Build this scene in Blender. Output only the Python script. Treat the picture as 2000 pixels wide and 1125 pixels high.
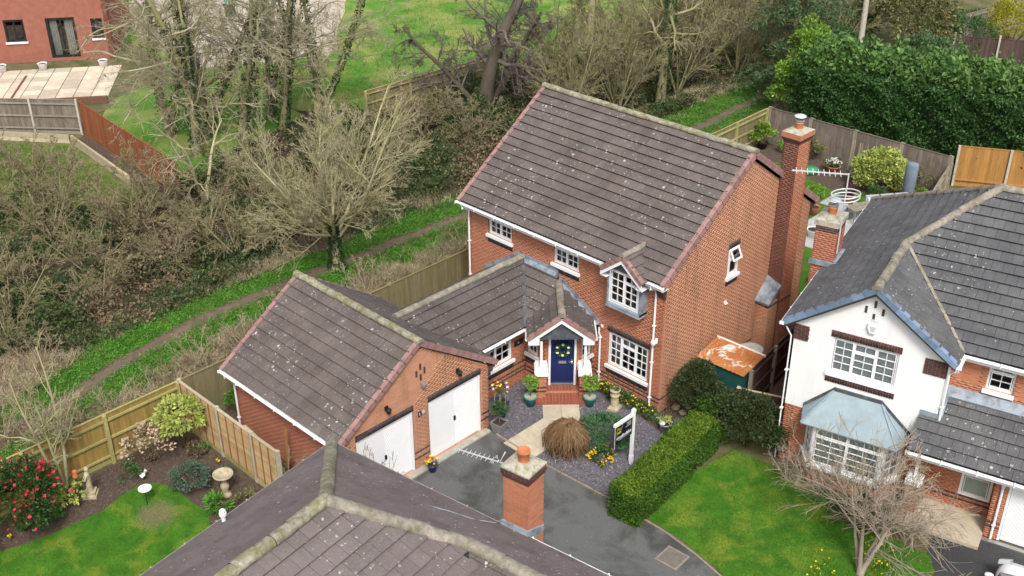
import bpy, math, random
import numpy as np
from mathutils import Vector, Matrix
R = math.radians
random.seed(7); RNG = np.random.default_rng(11)
for o in list(bpy.data.objects): bpy.data.objects.remove(o)
SC = bpy.context.scene
COL = SC.collection

# ---------------------------------------------------------------- camera
CAM = Vector((18.3244, -25.5998, 22.2259)); YAW, PITCH, ROLL = 0.7772, 0.5089, -0.0046
cd = bpy.data.cameras.new('camera'); cam = bpy.data.objects.new('camera', cd); COL.objects.link(cam)
dv = Vector((-math.sin(YAW)*math.cos(PITCH), math.cos(YAW)*math.cos(PITCH), -math.sin(PITCH)))
rt = dv.cross(Vector((0, 0, 1))).normalized(); up = rt.cross(dv)
r2 = rt*math.cos(ROLL)+up*math.sin(ROLL); u2 = -rt*math.sin(ROLL)+up*math.cos(ROLL)
cm = Matrix((r2, u2, -dv)).transposed().to_4x4(); cm.translation = CAM
cam.matrix_world = cm
cd.sensor_width = 36; cd.lens = 2205.66/2000*36; cd.clip_end = 1000; cd.clip_start = .1
SC.camera = cam
# ---------------------------------------------------------------- sky, sun, exposure
SUN = Vector((.60, -.50, .95)).normalized()
w = bpy.data.worlds.new('World'); SC.world = w; w.use_nodes = True
nt = w.node_tree; nt.nodes.clear()
sky = nt.nodes.new('ShaderNodeTexSky'); sky.sky_type = 'NISHITA'; sky.sun_disc = False
sky.sun_elevation = math.asin(SUN.z); sky.sun_rotation = math.atan2(SUN.x, SUN.y)
sky.air_density = 1.0; sky.dust_density = 4.0; sky.ozone_density = 1.0
hs = nt.nodes.new('ShaderNodeHueSaturation'); hs.inputs['Saturation'].default_value = .38
bg = nt.nodes.new('ShaderNodeBackground'); bg.inputs['Strength'].default_value = .105
wo = nt.nodes.new('ShaderNodeOutputWorld')
nt.links.new(sky.outputs[0], hs.inputs['Color']); nt.links.new(hs.outputs[0], bg.inputs[0]); nt.links.new(bg.outputs[0], wo.inputs[0])
sd = bpy.data.lights.new('sun', 'SUN'); sd.energy = 1.5; sd.angle = R(13); sd.color = (1, .965, .91)
sun = bpy.data.objects.new('sun', sd); COL.objects.link(sun); sun.location = (0, 0, 40)
sun.rotation_euler = SUN.to_track_quat('Z', 'Y').to_euler()
vs = SC.view_settings; vs.view_transform = 'Standard'; vs.look = 'None'; vs.gamma = 1; vs.exposure = 0.93; vs.use_curve_mapping = False

# ---------------------------------------------------------------- properties, objects
def tag(o, label=None, cat=None, group=None, kind=None):
    if label: o['label'] = label
    if cat: o['category'] = cat
    if group: o['group'] = group
    if kind: o['kind'] = kind
    return o
def thing(name, label, cat, loc=(0, 0, 0), rz=0, group=None):
    o = bpy.data.objects.new(name, None); COL.objects.link(o)
    o.location = loc; o.rotation_euler = (0, 0, rz); o.empty_display_size = .2
    return tag(o, label, cat, group)
def wmat(o):
    m = o.matrix_basis.copy(); p = o.parent
    while p: m = p.matrix_basis @ m; p = p.parent
    return m
def link(name, me, parent=None, mat=None, loc=None):
    o = bpy.data.objects.new(name, me); COL.objects.link(o)
    if parent: o.parent = parent
    if loc is not None: o.location = loc
    if mat is not None and not me.materials:
        for m in (mat if isinstance(mat, (list, tuple)) else [mat]): me.materials.append(m)
    return o
def copytree(o, parent=None):
    c = o.copy(); COL.objects.link(c)
    if parent: c.parent = parent
    for k in list(o.children): copytree(k, c)
    return c
def npmesh(name, V, F, mi=None, smooth=False):
    """F: list of int arrays (m,3)/(m,4)"""
    me = bpy.data.meshes.new(name); V = np.asarray(V, np.float32).reshape(-1, 3)
    F = [np.asarray(f, np.int32) for f in F if len(f)]
    me.vertices.add(len(V)); me.vertices.foreach_set('co', V.ravel())
    idx = np.concatenate([f.ravel() for f in F]); tot = np.concatenate([np.full(len(f), f.shape[1], np.int32) for f in F])
    st = np.concatenate([[0], np.cumsum(tot)[:-1]]).astype(np.int32)
    me.loops.add(len(idx)); me.loops.foreach_set('vertex_index', idx)
    me.polygons.add(len(tot)); me.polygons.foreach_set('loop_start', st); me.polygons.foreach_set('loop_total', tot)
    if mi is not None: me.polygons.foreach_set('material_index', np.asarray(mi, np.int32))
    if smooth: me.polygons.foreach_set('use_smooth', np.ones(len(tot), bool))
    me.update(calc_edges=True); return me
BOXF = [(0, 3, 2, 1), (4, 5, 6, 7), (0, 1, 5, 4), (1, 2, 6, 5), (2, 3, 7, 6), (3, 0, 4, 7)]
class MB:
    def __init__(s): s.v = []; s.f = []; s.m = []; s.cm = 0
    def add(s, vs, fs):
        b = len(s.v); s.v += [tuple(p) for p in vs]; s.f += [tuple(b+i for i in f) for f in fs]; s.m += [s.cm]*len(fs); return s
    def box(s, x0, x1, y0, y1, z0, z1):
        return s.add([(x0, y0, z0), (x1, y0, z0), (x1, y1, z0), (x0, y1, z0), (x0, y0, z1), (x1, y0, z1), (x1, y1, z1), (x0, y1, z1)], BOXF)
    def hexa(s, p): return s.add(p, BOXF)
    def obox(s, c, ax, ay, az):
        c, ax, ay, az = map(Vector, (c, ax, ay, az))
        return s.add([c+sx*ax+sy*ay+sz*az for sz in (-1, 1) for sx, sy in ((-1, -1), (1, -1), (1, 1), (-1, 1))], BOXF)
    def prism(s, pts, off):
        n = len(pts); off = Vector(off); pts = [Vector(p) for p in pts]
        return s.add(pts+[p+off for p in pts], [tuple(range(n-1, -1, -1)), tuple(range(n, 2*n))]+[(i, (i+1) % n, n+(i+1) % n, n+i) for i in range(n)])
    def poly(s, pts): return s.add(pts, [tuple(range(len(pts)))])
    def bar(s, a, b, w, h=None, up=(0, 0, 1)):
        a, b = Vector(a), Vector(b); d = (b-a).normalized(); h = h or w
        sd_ = d.cross(Vector(up)); sd_ = sd_.normalized() if sd_.length > 1e-5 else Vector((1, 0, 0)); u_ = sd_.cross(d)
        return s.obox((a+b)/2, d*((b-a).length/2), sd_*w/2, u_*h/2)
    def tube(s, pts, r, n=8, cap=True):
        pts = [Vector(p) for p in pts]; k = len(pts); rs = r if isinstance(r, (list, tuple)) else [r]*k; V = []
        for i, p in enumerate(pts):
            t = (pts[min(i+1, k-1)]-pts[max(i-1, 0)]).normalized()
            a = t.cross(Vector((0, 0, 1))) if abs(t.z) < .95 else t.cross(Vector((1, 0, 0)))
            a.normalize(); b = t.cross(a)
            V += [p+(a*math.cos(2*math.pi*j/n)+b*math.sin(2*math.pi*j/n))*rs[i] for j in range(n)]
        F = [(i*n+j, i*n+(j+1) % n, (i+1)*n+(j+1) % n, (i+1)*n+j) for i in range(k-1) for j in range(n)]
        if cap: F += [tuple(range(n-1, -1, -1)), tuple(range((k-1)*n, k*n))]
        return s.add(V, F)
    def lathe(s, prof, c=(0, 0, 0), n=16, sx=1, sy=1, cap=False):
        V = []; k = len(prof)
        for r, z in prof: V += [(c[0]+sx*r*math.cos(2*math.pi*j/n), c[1]+sy*r*math.sin(2*math.pi*j/n), c[2]+z) for j in range(n)]
        F = [(i*n+j, i*n+(j+1) % n, (i+1)*n+(j+1) % n, (i+1)*n+j) for i in range(k-1) for j in range(n)]
        if cap: F += [tuple(range(n-1, -1, -1)), tuple(range((k-1)*n, k*n))]
        return s.add(V, F)
    def mesh(s, name, smooth=False):
        me = bpy.data.meshes.new(name); me.from_pydata(s.v, [], s.f)
        if any(s.m): me.polygons.foreach_set('material_index', s.m)
        if smooth:
            me.polygons.foreach_set('use_smooth', [True]*len(s.f))
        return me
    def build(s, name, mat, parent=None, smooth=False, loc=None):
        return link(name, s.mesh(name, smooth), parent, mat, loc)
class Fr:  # frame on a wall: a along, d outward, z up
    def __init__(s, P0, u, n): s.P = Vector((P0[0], P0[1], 0)); s.u = Vector((u[0], u[1], 0)).normalized(); s.n = Vector((n[0], n[1], 0)).normalized()
    def __call__(s, a, d, z): return s.P+s.u*a+s.n*d+Vector((0, 0, z))
    def box(s, mb, a0, a1, d0, d1, z0, z1):
        return mb.hexa([s(a0, d1, z0), s(a1, d1, z0), s(a1, d0, z0), s(a0, d0, z0), s(a0, d1, z1), s(a1, d1, z1), s(a1, d0, z1), s(a0, d0, z1)])

# ---------------------------------------------------------------- materials
class NT:
    def __init__(s, name):
        s.m = bpy.data.materials.new(name); s.m.use_nodes = True; s.t = s.m.node_tree; s.t.nodes.clear()
        s.out = s.n('ShaderNodeOutputMaterial'); s.b = s.n('ShaderNodeBsdfPrincipled'); s.l(s.b.outputs[0], s.out.inputs[0])
        s._pos = None
    def n(s, t, **k):
        x = s.t.nodes.new(t)
        for a, b in k.items(): setattr(x, a, b)
        return x
    def l(s, a, b): s.t.links.new(a, b)
    def pos(s, scale=None, obj=False):
        if obj: p = s.n('ShaderNodeTexCoord').outputs['Object']
        else:
            if s._pos is None: s._pos = s.n('ShaderNodeNewGeometry')
            p = s._pos.outputs['Position']
        if scale is None: return p
        m = s.n('ShaderNodeVectorMath', operation='MULTIPLY'); s.l(p, m.inputs[0]); m.inputs[1].default_value = scale; return m.outputs[0]
    def noise(s, scale, detail=4, rough=.6, vec=None, dist=0):
        x = s.n('ShaderNodeTexNoise'); x.inputs['Scale'].default_value = scale; x.inputs['Detail'].default_value = detail; x.inputs['Roughness'].default_value = rough
        x.inputs['Distortion'].default_value = dist; s.l(vec or s.pos(), x.inputs['Vector']); return x.outputs['Fac']
    def vor(s, scale, vec=None, feat='F1'):
        x = s.n('ShaderNodeTexVoronoi', feature=feat); x.inputs['Scale'].default_value = scale; s.l(vec or s.pos(), x.inputs['Vector']); return x
    def rng(s, v, a, b, c=0., d=1., clamp=True):
        x = s.n('ShaderNodeMapRange'); x.clamp = clamp
        for i, q in enumerate((a, b, c, d)): x.inputs[i+1].default_value = q
        s.l(v, x.inputs[0]); return x.outputs[0]
    def math(s, op, a, b):
        x = s.n('ShaderNodeMath', operation=op)
        for i, q in enumerate((a, b)):
            if isinstance(q, (int, float)): x.inputs[i].default_value = q
            else: s.l(q, x.inputs[i])
        return x.outputs[0]
    def mix(s, f, a, b, bt='MIX'):
        x = s.n('ShaderNodeMix', data_type='RGBA', blend_type=bt)
        for i, q in ((0, f), (6, a), (7, b)):
            if isinstance(q, (int, float)): x.inputs[i].default_value = q
            elif isinstance(q, tuple): x.inputs[i].default_value = (*q[:3], 1)
            else: s.l(q, x.inputs[i])
        return x.outputs[2]
    def rand(s):
        oi = s.n('ShaderNodeObjectInfo'); g = s._pos or s.n('ShaderNodeNewGeometry'); s._pos = g
        return s.math('FRACT', s.math('ADD', oi.outputs['Random'], g.outputs['Random Per Island']), 0)
    def val(s, col, f, sat=None, hue=None):
        x = s.n('ShaderNodeHueSaturation'); s.l(f, x.inputs['Value'])
        if sat is not None: s.l(sat, x.inputs['Saturation'])
        if hue is not None: s.l(hue, x.inputs['Hue'])
        if isinstance(col, tuple): x.inputs['Color'].default_value = (*col, 1)
        else: s.l(col, x.inputs['Color'])
        return x.outputs[0]
    def bump(s, h, strength=.3, dist=.02):
        x = s.n('ShaderNodeBump'); x.inputs['Strength'].default_value = strength; x.inputs['Distance'].default_value = dist
        s.l(h, x.inputs['Height']); s.l(x.outputs[0], s.b.inputs['Normal'])
    def fin(s, col, rough=.8, spec=.3, metal=0):
        if isinstance(col, tuple): s.b.inputs['Base Color'].default_value = (*col, 1)
        else: s.l(col, s.b.inputs['Base Color'])
        if isinstance(rough, (int, float)): s.b.inputs['Roughness'].default_value = rough
        else: s.l(rough, s.b.inputs['Roughness'])
        s.b.inputs['Specular IOR Level'].default_value = spec; s.b.inputs['Metallic'].default_value = metal
        return s.m
def simple(name, col, rough=.7, var=.12, scale=6, isl=0., col2=None, mscale=2., mlo=.45, mhi=.65, bump=0, bscale=30, spec=.3, metal=0, stretch=None, hue=0):
    t = NT(name); c = col
    vec = t.pos(stretch) if stretch else None
    if col2: c = t.mix(t.rng(t.noise(mscale, 5, .65, vec), mlo, mhi), col, col2)
    f = t.rng(t.noise(scale, 5, .65, vec), .25, .75, 1-var, 1+var)
    h = None
    if isl:
        r = t.rand(); f = t.math('MULTIPLY', f, t.rng(r, 0, 1, 1-isl, 1+isl))
        if hue: h = t.rng(t.math('FRACT', t.math('MULTIPLY', r, 7.31), 0), 0, 1, .5-hue, .5+hue)
    c = t.val(c, f, hue=h)
    if bump: t.bump(t.noise(bscale, 4, .7, vec), bump)
    return t.fin(c, rough, spec, metal)

def tile_mat(name, c1, c2, lich=1., moss=(.10, .10, .04), mossamt=.35):
    t = NT(name); p = t.pos()
    wob = t.n('ShaderNodeVectorMath', operation='ADD'); nz = t.n('ShaderNodeTexNoise'); nz.inputs['Scale'].default_value = 17; t.l(p, nz.inputs['Vector'])
    sc = t.n('ShaderNodeVectorMath', operation='SCALE'); sc.inputs['Scale'].default_value = .075; t.l(nz.outputs['Color'], sc.inputs[0])
    t.l(p, wob.inputs[0]); t.l(sc.outputs[0], wob.inputs[1]); wv = wob.outputs[0]
    c = t.mix(t.rng(t.noise(1.1, 5, .6), .38, .62), c1, c2)
    f = t.math('MULTIPLY', t.rng(t.noise(26, 4, .7), .2, .8, .78, 1.2), t.rng(t.rand(), 0, 1, .91, 1.08))
    c = t.val(c, f)
    # grey lichen haze, then round pale lichen spots in two sizes, then dark algae
    c = t.mix(t.math('MULTIPLY', t.rng(t.noise(42, 3, .7), .5, .72), t.rng(t.noise(.7, 3, .5), .42, .68, 0, .55*lich)), c, (.34, .33, .31))
    for scl, rmin, rmax, pr, col in ((2.5, .04, .135, .50, (.60, .59, .55)), (5.2, .05, .19, .36, (.54, .53, .49)), (10, .08, .24, .2, (.45, .44, .40))):
        v = t.n('ShaderNodeTexVoronoi', feature='F1', voronoi_dimensions='2D'); v.inputs['Scale'].default_value = scl; t.l(wv, v.inputs['Vector']); sp = t.n('ShaderNodeSeparateColor'); t.l(v.outputs['Color'], sp.inputs[0])
        thr = t.math('MULTIPLY', t.rng(sp.outputs[0], 1-pr, 1, rmin, rmax), t.math('GREATER_THAN', sp.outputs[0], 1-pr))
        dens = t.rng(t.noise(.5, 3, .55), .40, .62, .30, 1.08)
        inside = t.math('LESS_THAN', v.outputs['Distance'], t.math('MULTIPLY', thr, t.math('MULTIPLY', dens, lich)))
        tone = t.rng(sp.outputs[1], 0, 1, .35, 1.15)
        c = t.mix(t.math('MULTIPLY', inside, t.rng(t.noise(38, 3, .7), .3, .6, .25, .8)), c, t.val(col, tone))
    c = t.mix(t.math('MULTIPLY', t.rng(t.noise(5, 5, .7), .58, .74), mossamt), c, moss)
    t.bump(t.noise(60, 3, .7), .35, .01)
    return t.fin(c, .85, .25)
def brick_mat(name, c1, c2, c3, grime=.25):
    t = NT(name); r = t.rand(); r2_ = t.math('FRACT', t.math('MULTIPLY', r, 9.7), 0)
    c = t.mix(t.rng(r, .1, .9), c1, c2); c = t.mix(t.math('MULTIPLY', t.math('GREATER_THAN', r2_, .88), .6), c, c3)
    f = t.math('MULTIPLY', t.rng(t.noise(35, 3, .7), .2, .8, .85, 1.13), t.rng(r2_, 0, 1, .93, 1.06)); c = t.val(c, f)
    g = t.rng(t.noise(1.0, 5, .65, t.pos((2.2, 2.2, .32))), .50, .70, 0, grime)
    c = t.mix(g, c, (.22, .13, .075))
    t.bump(t.noise(90, 2, .6), .25, .006)
    return t.fin(c, .88, .2)
def wood_mat(name, c1, c2, moss=None, mossamt=.5, isl=.18, hi=.66):
    t = NT(name); v = t.pos((7, 7, .8)); c = t.mix(t.rng(t.noise(2.2, 5, .7, v), .35, .65), c1, c2)
    f = t.math('MULTIPLY', t.rng(t.noise(9, 4, .7, v), .2, .8, .78, 1.16), t.rng(t.rand(), 0, 1, 1-isl, 1+isl)); c = t.val(c, f)
    if moss: c = t.mix(t.math('MULTIPLY', t.rng(t.noise(1.3, 5, .7), .42, hi), mossamt), c, moss)
    t.bump(t.noise(14, 4, .7, v), .3, .01)
    return t.fin(c, .85, .2)
def leaf_mat(name, c1, c2, rough=.55, tl=.25, var=.3, spec=.35):
    t = NT(name); r = t.rand()
    c = t.mix(t.rng(r, 0, 1), c1, c2)
    f = t.math('MULTIPLY', t.rng(t.noise(1.6, 4, .6), .3, .7, 1-var, 1+var), t.rng(t.math('FRACT', t.math('MULTIPLY', r, 5.3), 0), 0, 1, .75, 1.2))
    c = t.val(c, f); m = t.fin(c, rough, spec)
    tr = t.n('ShaderNodeBsdfTranslucent'); t.l(c, tr.inputs[0]); mx = t.n('ShaderNodeMixShader'); mx.inputs[0].default_value = tl
    t.l(t.b.outputs[0], mx.inputs[1]); t.l(tr.outputs[0], mx.inputs[2]); t.l(mx.outputs[0], t.out.inputs[0])
    return m
def bark_mat(name, c1, c2, green=(.16, .17, .06), gamt=.5):
    t = NT(name); c = t.mix(t.rng(t.noise(6, 4, .7), .35, .65), c1, c2)
    c = t.mix(t.math('MULTIPLY', t.rng(t.noise(1.2, 4, .6), .4, .65), gamt), c, green)
    c = t.val(c, t.rng(t.rand(), 0, 1, .8, 1.15)); t.bump(t.noise(40, 3, .7), .4, .01)
    return t.fin(c, .9, .15)
def glass_mat(name, tint=(.9, .95, .95)):
    t = NT(name); g = t.n('ShaderNodeBsdfGlossy'); g.inputs['Roughness'].default_value = .03
    tr = t.n('ShaderNodeBsdfTransparent'); tr.inputs[0].default_value = (*tint, 1)
    fr = t.n('ShaderNodeFresnel'); fr.inputs[0].default_value = 1.5
    mx = t.n('ShaderNodeMixShader'); t.l(t.rng(fr.outputs[0], 0, 1, .06, .9), mx.inputs[0]); t.l(tr.outputs[0], mx.inputs[1]); t.l(g.outputs[0], mx.inputs[2])
    t.l(mx.outputs[0], t.out.inputs[0]); return t.m
MT = {}
MT['tile_brown'] = tile_mat('tile_brown', (.104, .084, .076), (.136, .110, .100), .92)
MT['tile_wing'] = tile_mat('tile_wing', (.080, .068, .063), (.105, .088, .081), .8, (.02, .02, .018), .5)
MT['tile_grey'] = tile_mat('tile_grey', (.082, .083, .088), (.112, .112, .115), .72, (.09, .09, .07), .2)
MT['tile_fore'] = tile_mat('tile_fore', (.135, .110, .107), (.165, .138, .134), .75, (.11, .098, .09), .5)
MT['ridge'] = simple('ridge_concrete', (.30, .265, .225), .95, .3, 9, .12, (.19, .175, .125), 3.2, .42, .6, .8, 45)
MT['ridge_moss'] = simple('ridge_mossy', (.32, .29, .235), .95, .4, 12, .15, (.20, .195, .10), 4.5, .42, .58, 1., 40)
MT['verge'] = simple('verge_clay', (.30, .175, .16), .8, .18, 9, .14, (.22, .14, .125), 3, .5, .7, .3)
MT['felt'] = simple('roof_felt', (.022, .021, .02), .9)
MT['lead'] = simple('lead_sheet', (.26, .30, .35), .5, .18, 5, .05, (.12, .14, .16), 3, .45, .65, .15, 12, .4)
MT['lead_dark'] = simple('lead_dark', (.075, .085, .095), .5, .25, 5, 0, (.13, .145, .16), 4, .5, .68, .15, 12, .4)
MT['lead_bay'] = simple('lead_bay', (.27, .34, .37), .5, .08, 3, 0, (.22, .28, .31), 2, .4, .7, .05)
MT['blue_verge'] = simple('blue_verge', (.17, .235, .33), .5, .2, 6, .3, None)
MT['brick'] = brick_mat('brick_red', (.50, .205, .118), (.44, .172, .096), (.34, .135, .08), .22)
MT['brick_grimy'] = brick_mat('brick_weathered', (.53, .275, .170), (.48, .240, .145), (.42, .200, .12), .6)
MT['brick_pink'] = brick_mat('brick_pink', (.46, .180, .112), (.40, .148, .092), (.32, .12, .078), .12)
MT['brick_stack'] = brick_mat('brick_stack_dark', (.23, .098, .070), (.18, .078, .058), (.14, .068, .052), .4)
MT['dbrick'] = brick_mat('brick_blue_dark', (.075, .062, .062), (.055, .048, .050), (.095, .07, .066), .1)
MT['dbrick_brown'] = brick_mat('brick_brown_dark', (.105, .050, .042), (.075, .040, .036), (.13, .055, .045), .1)  # boxtop: yellower leaf, with the brightness of the lit hedge top painted in
MT['mortar'] = simple('mortar', (.43, .225, .14), .95, .2, 12)
MT['mortar_w'] = simple('mortar_weathered', (.49, .25, .155), .95, .15, 8, 0, (.36, .17, .10), 1.3, .5, .7)
MT['mortar_stack'] = simple('mortar_stack', (.19, .10, .075), .95, .2, 12)
MT['mortar_pale'] = simple('mortar_pale', (.40, .34, .28), .95, .2, 12)
MT['pvc'] = simple('white_upvc', (.80, .81, .82), .35, .03, 3, 0, None, spec=.45)
MT['paint'] = simple('white_paint', (.80, .80, .79), .5, .04, 3)
MT['render'] = simple('white_render', (.80, .80, .79), .9, .04, 1.5, 0, (.70, .70, .68), .8, .5, .8, .2, 120, stretch=(2., 2., .45))
MT['glass'] = glass_mat('glass')
MT['glass_green'] = simple('obscured_glass', (.24, .32, .27), .15, .15, 3, spec=.6)
MT['curtain'] = simple('curtain', (.55, .53, .49), .9, .12, 4)
MT['blind'] = simple('blind', (.62, .66, .66), .8, .08, 3)
MT['room'] = simple('room_wall', (.10, .095, .09), .9)
MT['blue_door'] = simple('blue_door', (.005, .018, .095), .4, .1, 4, spec=.5)
MT['chrome'] = simple('chrome', (.7, .7, .68), .25, .03, metal=1.)
MT['black'] = simple('black_plastic', (.015, .015, .017), .45)
MT['black_fr'] = simple('black_frame', (.02, .022, .024), .45)
MT['terracotta'] = simple('terracotta', (.48, .17, .075), .75, .15, 8, .08)
MT['concrete'] = simple('concrete', (.36, .34, .29), .9, .22, 7, .06, (.25, .25, .16), 2.4, .5, .7, .3)
MT['stone'] = simple('weathered_stone', (.45, .38, .26), .9, .22, 9, 0, (.32, .28, .18), 6, .45, .62, .4)
MT['flaunch'] = simple('flaunching', (.42, .39, .32), .95, .25, 12, 0, (.24, .25, .12), 7, .5, .64, .7, 50)
MT['steel'] = simple('galvanised', (.42, .43, .44), .4, .12, 5, metal=.7)
MT['alu'] = simple('aluminium', (.62, .63, .64), .4, .05, 5, metal=.25)
# ================================================================ building kit
UNIT = {}
def unit_cube(mat):
    if mat.name not in UNIT:
        me = MB().box(-1, 1, -1, 1, -1, 1).mesh('brick'); me.materials.append(mat); UNIT[mat.name] = me
    return UNIT[mat.name]
class House:
    def __init__(s, root): s.root = root; s.bricks = []; s.tiles = []; s.M = wmat(root)
    def seen(s, c, n, area):
        c = s.M @ Vector(c); n = (s.M.to_3x3() @ Vector(n)); d = CAM-c; L = d.length
        return max(0, n.dot(d)/L)*area/(L*L)
    # ---- brick wall. frame f; rect 0..L x z0..z1; gable (apex_a, apex_z) optional; openings (a0,a1,z0,z1)
    def wall(s, f, L, z0, z1, ops=(), gable=None, th=.28, mat='brick', mortar='mortar', dark=(), bricks=True, darkmat='dbrick', start=0., skip=None):
        mb = MB(); As = sorted({0, L, *[o[0] for o in ops], *[o[1] for o in ops]}); Zs = sorted({z0, z1, *[o[2] for o in ops], *[o[3] for o in ops]})
        for i in range(len(As)-1):
            for j in range(len(Zs)-1):
                a, z = (As[i]+As[i+1])/2, (Zs[j]+Zs[j+1])/2
                if not any(o[0] < a < o[1] and o[2] < z < o[3] for o in ops): f.box(mb, As[i], As[i+1], -th, 0, Zs[j], Zs[j+1])
        if gable: mb.prism([f(0, 0, z1), f(L, 0, z1), f(gable[0], 0, gable[1])], -f.n*th)
        w_ = mb.build('wall', MT[mortar] if bricks else MT[mat], s.root)
        if not bricks: return w_
        k = 0; z = z0
        top = gable[1] if gable else z1
        while z+.07 <= top+.001:
            lo, hi = 0., L; zt = z+.07
            if gable and zt > z1:
                q = (zt-z1)/(gable[1]-z1); lo = gable[0]*q; hi = L-(L-gable[0])*q
            iv = [(lo, hi)]
            for o in ops:
                if o[2] < z+.06 and o[3] > z+.01:
                    iv = [p for a, b in iv for p in ((a, min(b, o[0])), (max(a, o[1]), b)) if p[1]-p[0] > .02]
            isd = any(abs(z-dz) < .0376 for dz in dark)
            for a, b in iv:
                x = math.floor((a-start)/.225)*.225+start-(.1125 if k % 2 else 0)
                while x < b:
                    xa, xb = max(x+.005, a), min(x+.22, b)
                    if xb-xa > .03: s.bricks.append((f((xa+xb)/2, -.0183, z+.0375), f.u.copy(), f.n.copy(), (xb-xa)/2, .0325, darkmat if isd else (mat if not callable(skip) else skip((xa+xb)/2, z) or mat), w_))
                    x += .225
            z += .075; k += 1
        return w_
    def soldier(s, f, a0, a1, z0, z1, parent, mat='dbrick', proud=.012):
        n = max(1, round((a1-a0)/.075)); st = (a1-a0)/n
        for i in range(n):
            s.bricks.append((f(a0+(i+.5)*st, proud-.018, (z0+z1)/2), f.u.copy(), f.n.copy(), st/2-.006, (z1-z0)/2-.004, mat, parent))
    def finish_bricks(s, limit=300):
        B = sorted(s.bricks, key=lambda b: -s.seen(b[0], b[2], b[3]*b[4]))
        for c, u, n, hl, hh, mt, par in B[:limit]:
            o = link('brick', unit_cube(MT[mt]), par)
            m = Matrix((u*hl, n*.02, Vector((0, 0, hh)))).transposed().to_4x4(); m.translation = c; o.matrix_basis = m
        rest = B[limit:]
        if rest:
            kinds = sorted({b[5] for b in rest}); corner = np.array([(-1, -1, -1), (1, -1, -1), (1, 1, -1), (-1, 1, -1), (-1, -1, 1), (1, -1, 1), (1, 1, 1), (-1, 1, 1)], float)
            C = np.array([b[0][:] for b in rest]); U = np.array([(b[1]*b[3])[:] for b in rest]); N = np.array([(b[2]*.02)[:] for b in rest]); H = np.array([b[4] for b in rest])
            V = C[:, None]+corner[None, :, :1]*U[:, None]+corner[None, :, 1:2]*N[:, None]; V[:, :, 2] += corner[None, :, 2]*H[:, None]
            F = (np.arange(len(rest))*8)[:, None, None]+np.array(BOXF)[None]
            mi = np.repeat([kinds.index(b[5]) for b in rest], 6)
            me = npmesh('brickwork', V.reshape(-1, 3), [F.reshape(-1, 4)], mi)
            for k in kinds: me.materials.append(MT[k])
            tag(link('brickwork', me, s.root), kind='stuff')
    # ---- tiled roof plane: poly (3D list), e = eave direction
    def roof(s, poly, e, mat, name='roof', gauge=.345, tw=.30, parent=None, deck=True, phase=0., step=.078):
        P = [Vector(p) for p in poly]; e = Vector(e).normalized(); nn = Vector((0, 0, 0))
        for i in range(len(P)): nn += P[i].cross(P[(i+1) % len(P)])
        nn.normalize(); nn = -nn if nn.z < 0 else nn
        up_ = nn.cross(e); up_ = -up_ if up_.z < 0 else up_
        o = P[0]; Q = [((p-o).dot(e), (p-o).dot(up_)) for p in P]
        if deck:
            mb = MB().prism([p-nn*.02 for p in P], -nn*.06); parent = mb.build(name, MT['felt'], s.root)
        b0 = min(q[1] for q in Q); b1 = max(q[1] for q in Q); a0 = min(q[0] for q in Q)-phase*tw; a1 = max(q[0] for q in Q)
        k = 0; b = b0
        while b < b1-.03:
            a = a0-(tw/2 if k % 2 else 0)
            while a < a1:
                cl = clip_rect(Q, a+.004, a+tw-.004, b, min(b+gauge+.015, b1))
                if cl and abs(area2(cl)) > .004:
                    jit = random.uniform(-.004, .004)
                    lo_ = [o+e*x+up_*y+nn*((step-.013)*(1-(y-b)/gauge)-.018*(y-b)/gauge) for x, y in cl]; hi_ = [o+e*x+up_*y+nn*(step+jit-(step-.010)*(y-b)/gauge) for x, y in cl]
                    full = len(cl) == 4 and abs(abs(area2(cl))-(tw-.008)*(gauge+.015)) < 1e-4
                    c = sum(hi_, Vector())/len(hi_); s.tiles.append((c, nn.copy(), abs(area2(cl)), lo_, hi_, mat, parent, full, e.copy(), up_.copy()))
                a += tw
            b += gauge; k += 1
        return parent
    def finish_tiles(s, limit=300):
        T = sorted(s.tiles, key=lambda t: -s.seen(t[0], t[1], t[2])); base = {}
        for c, n, ar, lo_, hi_, mt, par, full, e, up_ in T[:limit]:
            mb = MB(); k = len(lo_)
            if full:
                key = mt
                m = Matrix((e, up_, n)).transposed().to_4x4(); m.translation = c
                if key not in base:
                    inv = m.inverted(); mb.add([inv @ p for p in lo_+hi_], [tuple(range(k-1, -1, -1)), tuple(range(k, 2*k))]+[(i, (i+1) % k, k+(i+1) % k, k+i) for i in range(k)])
                    me = mb.mesh('roof_tile'); me.materials.append(MT[mt]); base[key] = me
                o = link('roof_tile', base[key], par); o.matrix_basis = m
            else:
                mb.add(lo_+hi_, [tuple(range(k-1, -1, -1)), tuple(range(k, 2*k))]+[(i, (i+1) % k, k+(i+1) % k, k+i) for i in range(k)]); mb.build('roof_tile', MT[mt], par)
        rest = T[limit:]
        if rest:
            mb = MB(); kinds = sorted({t[5] for t in rest})
            for c, n, ar, lo_, hi_, mt, par, full, e, up_ in rest:
                k = len(lo_); mb.cm = kinds.index(mt)
                mb.add(lo_+hi_, [tuple(range(k-1, -1, -1)), tuple(range(k, 2*k))]+[(i, (i+1) % k, k+(i+1) % k, k+i) for i in range(k)])
            tag(mb.build('roof_tiling', [MT[k] for k in kinds], s.root), kind='stuff')
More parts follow.
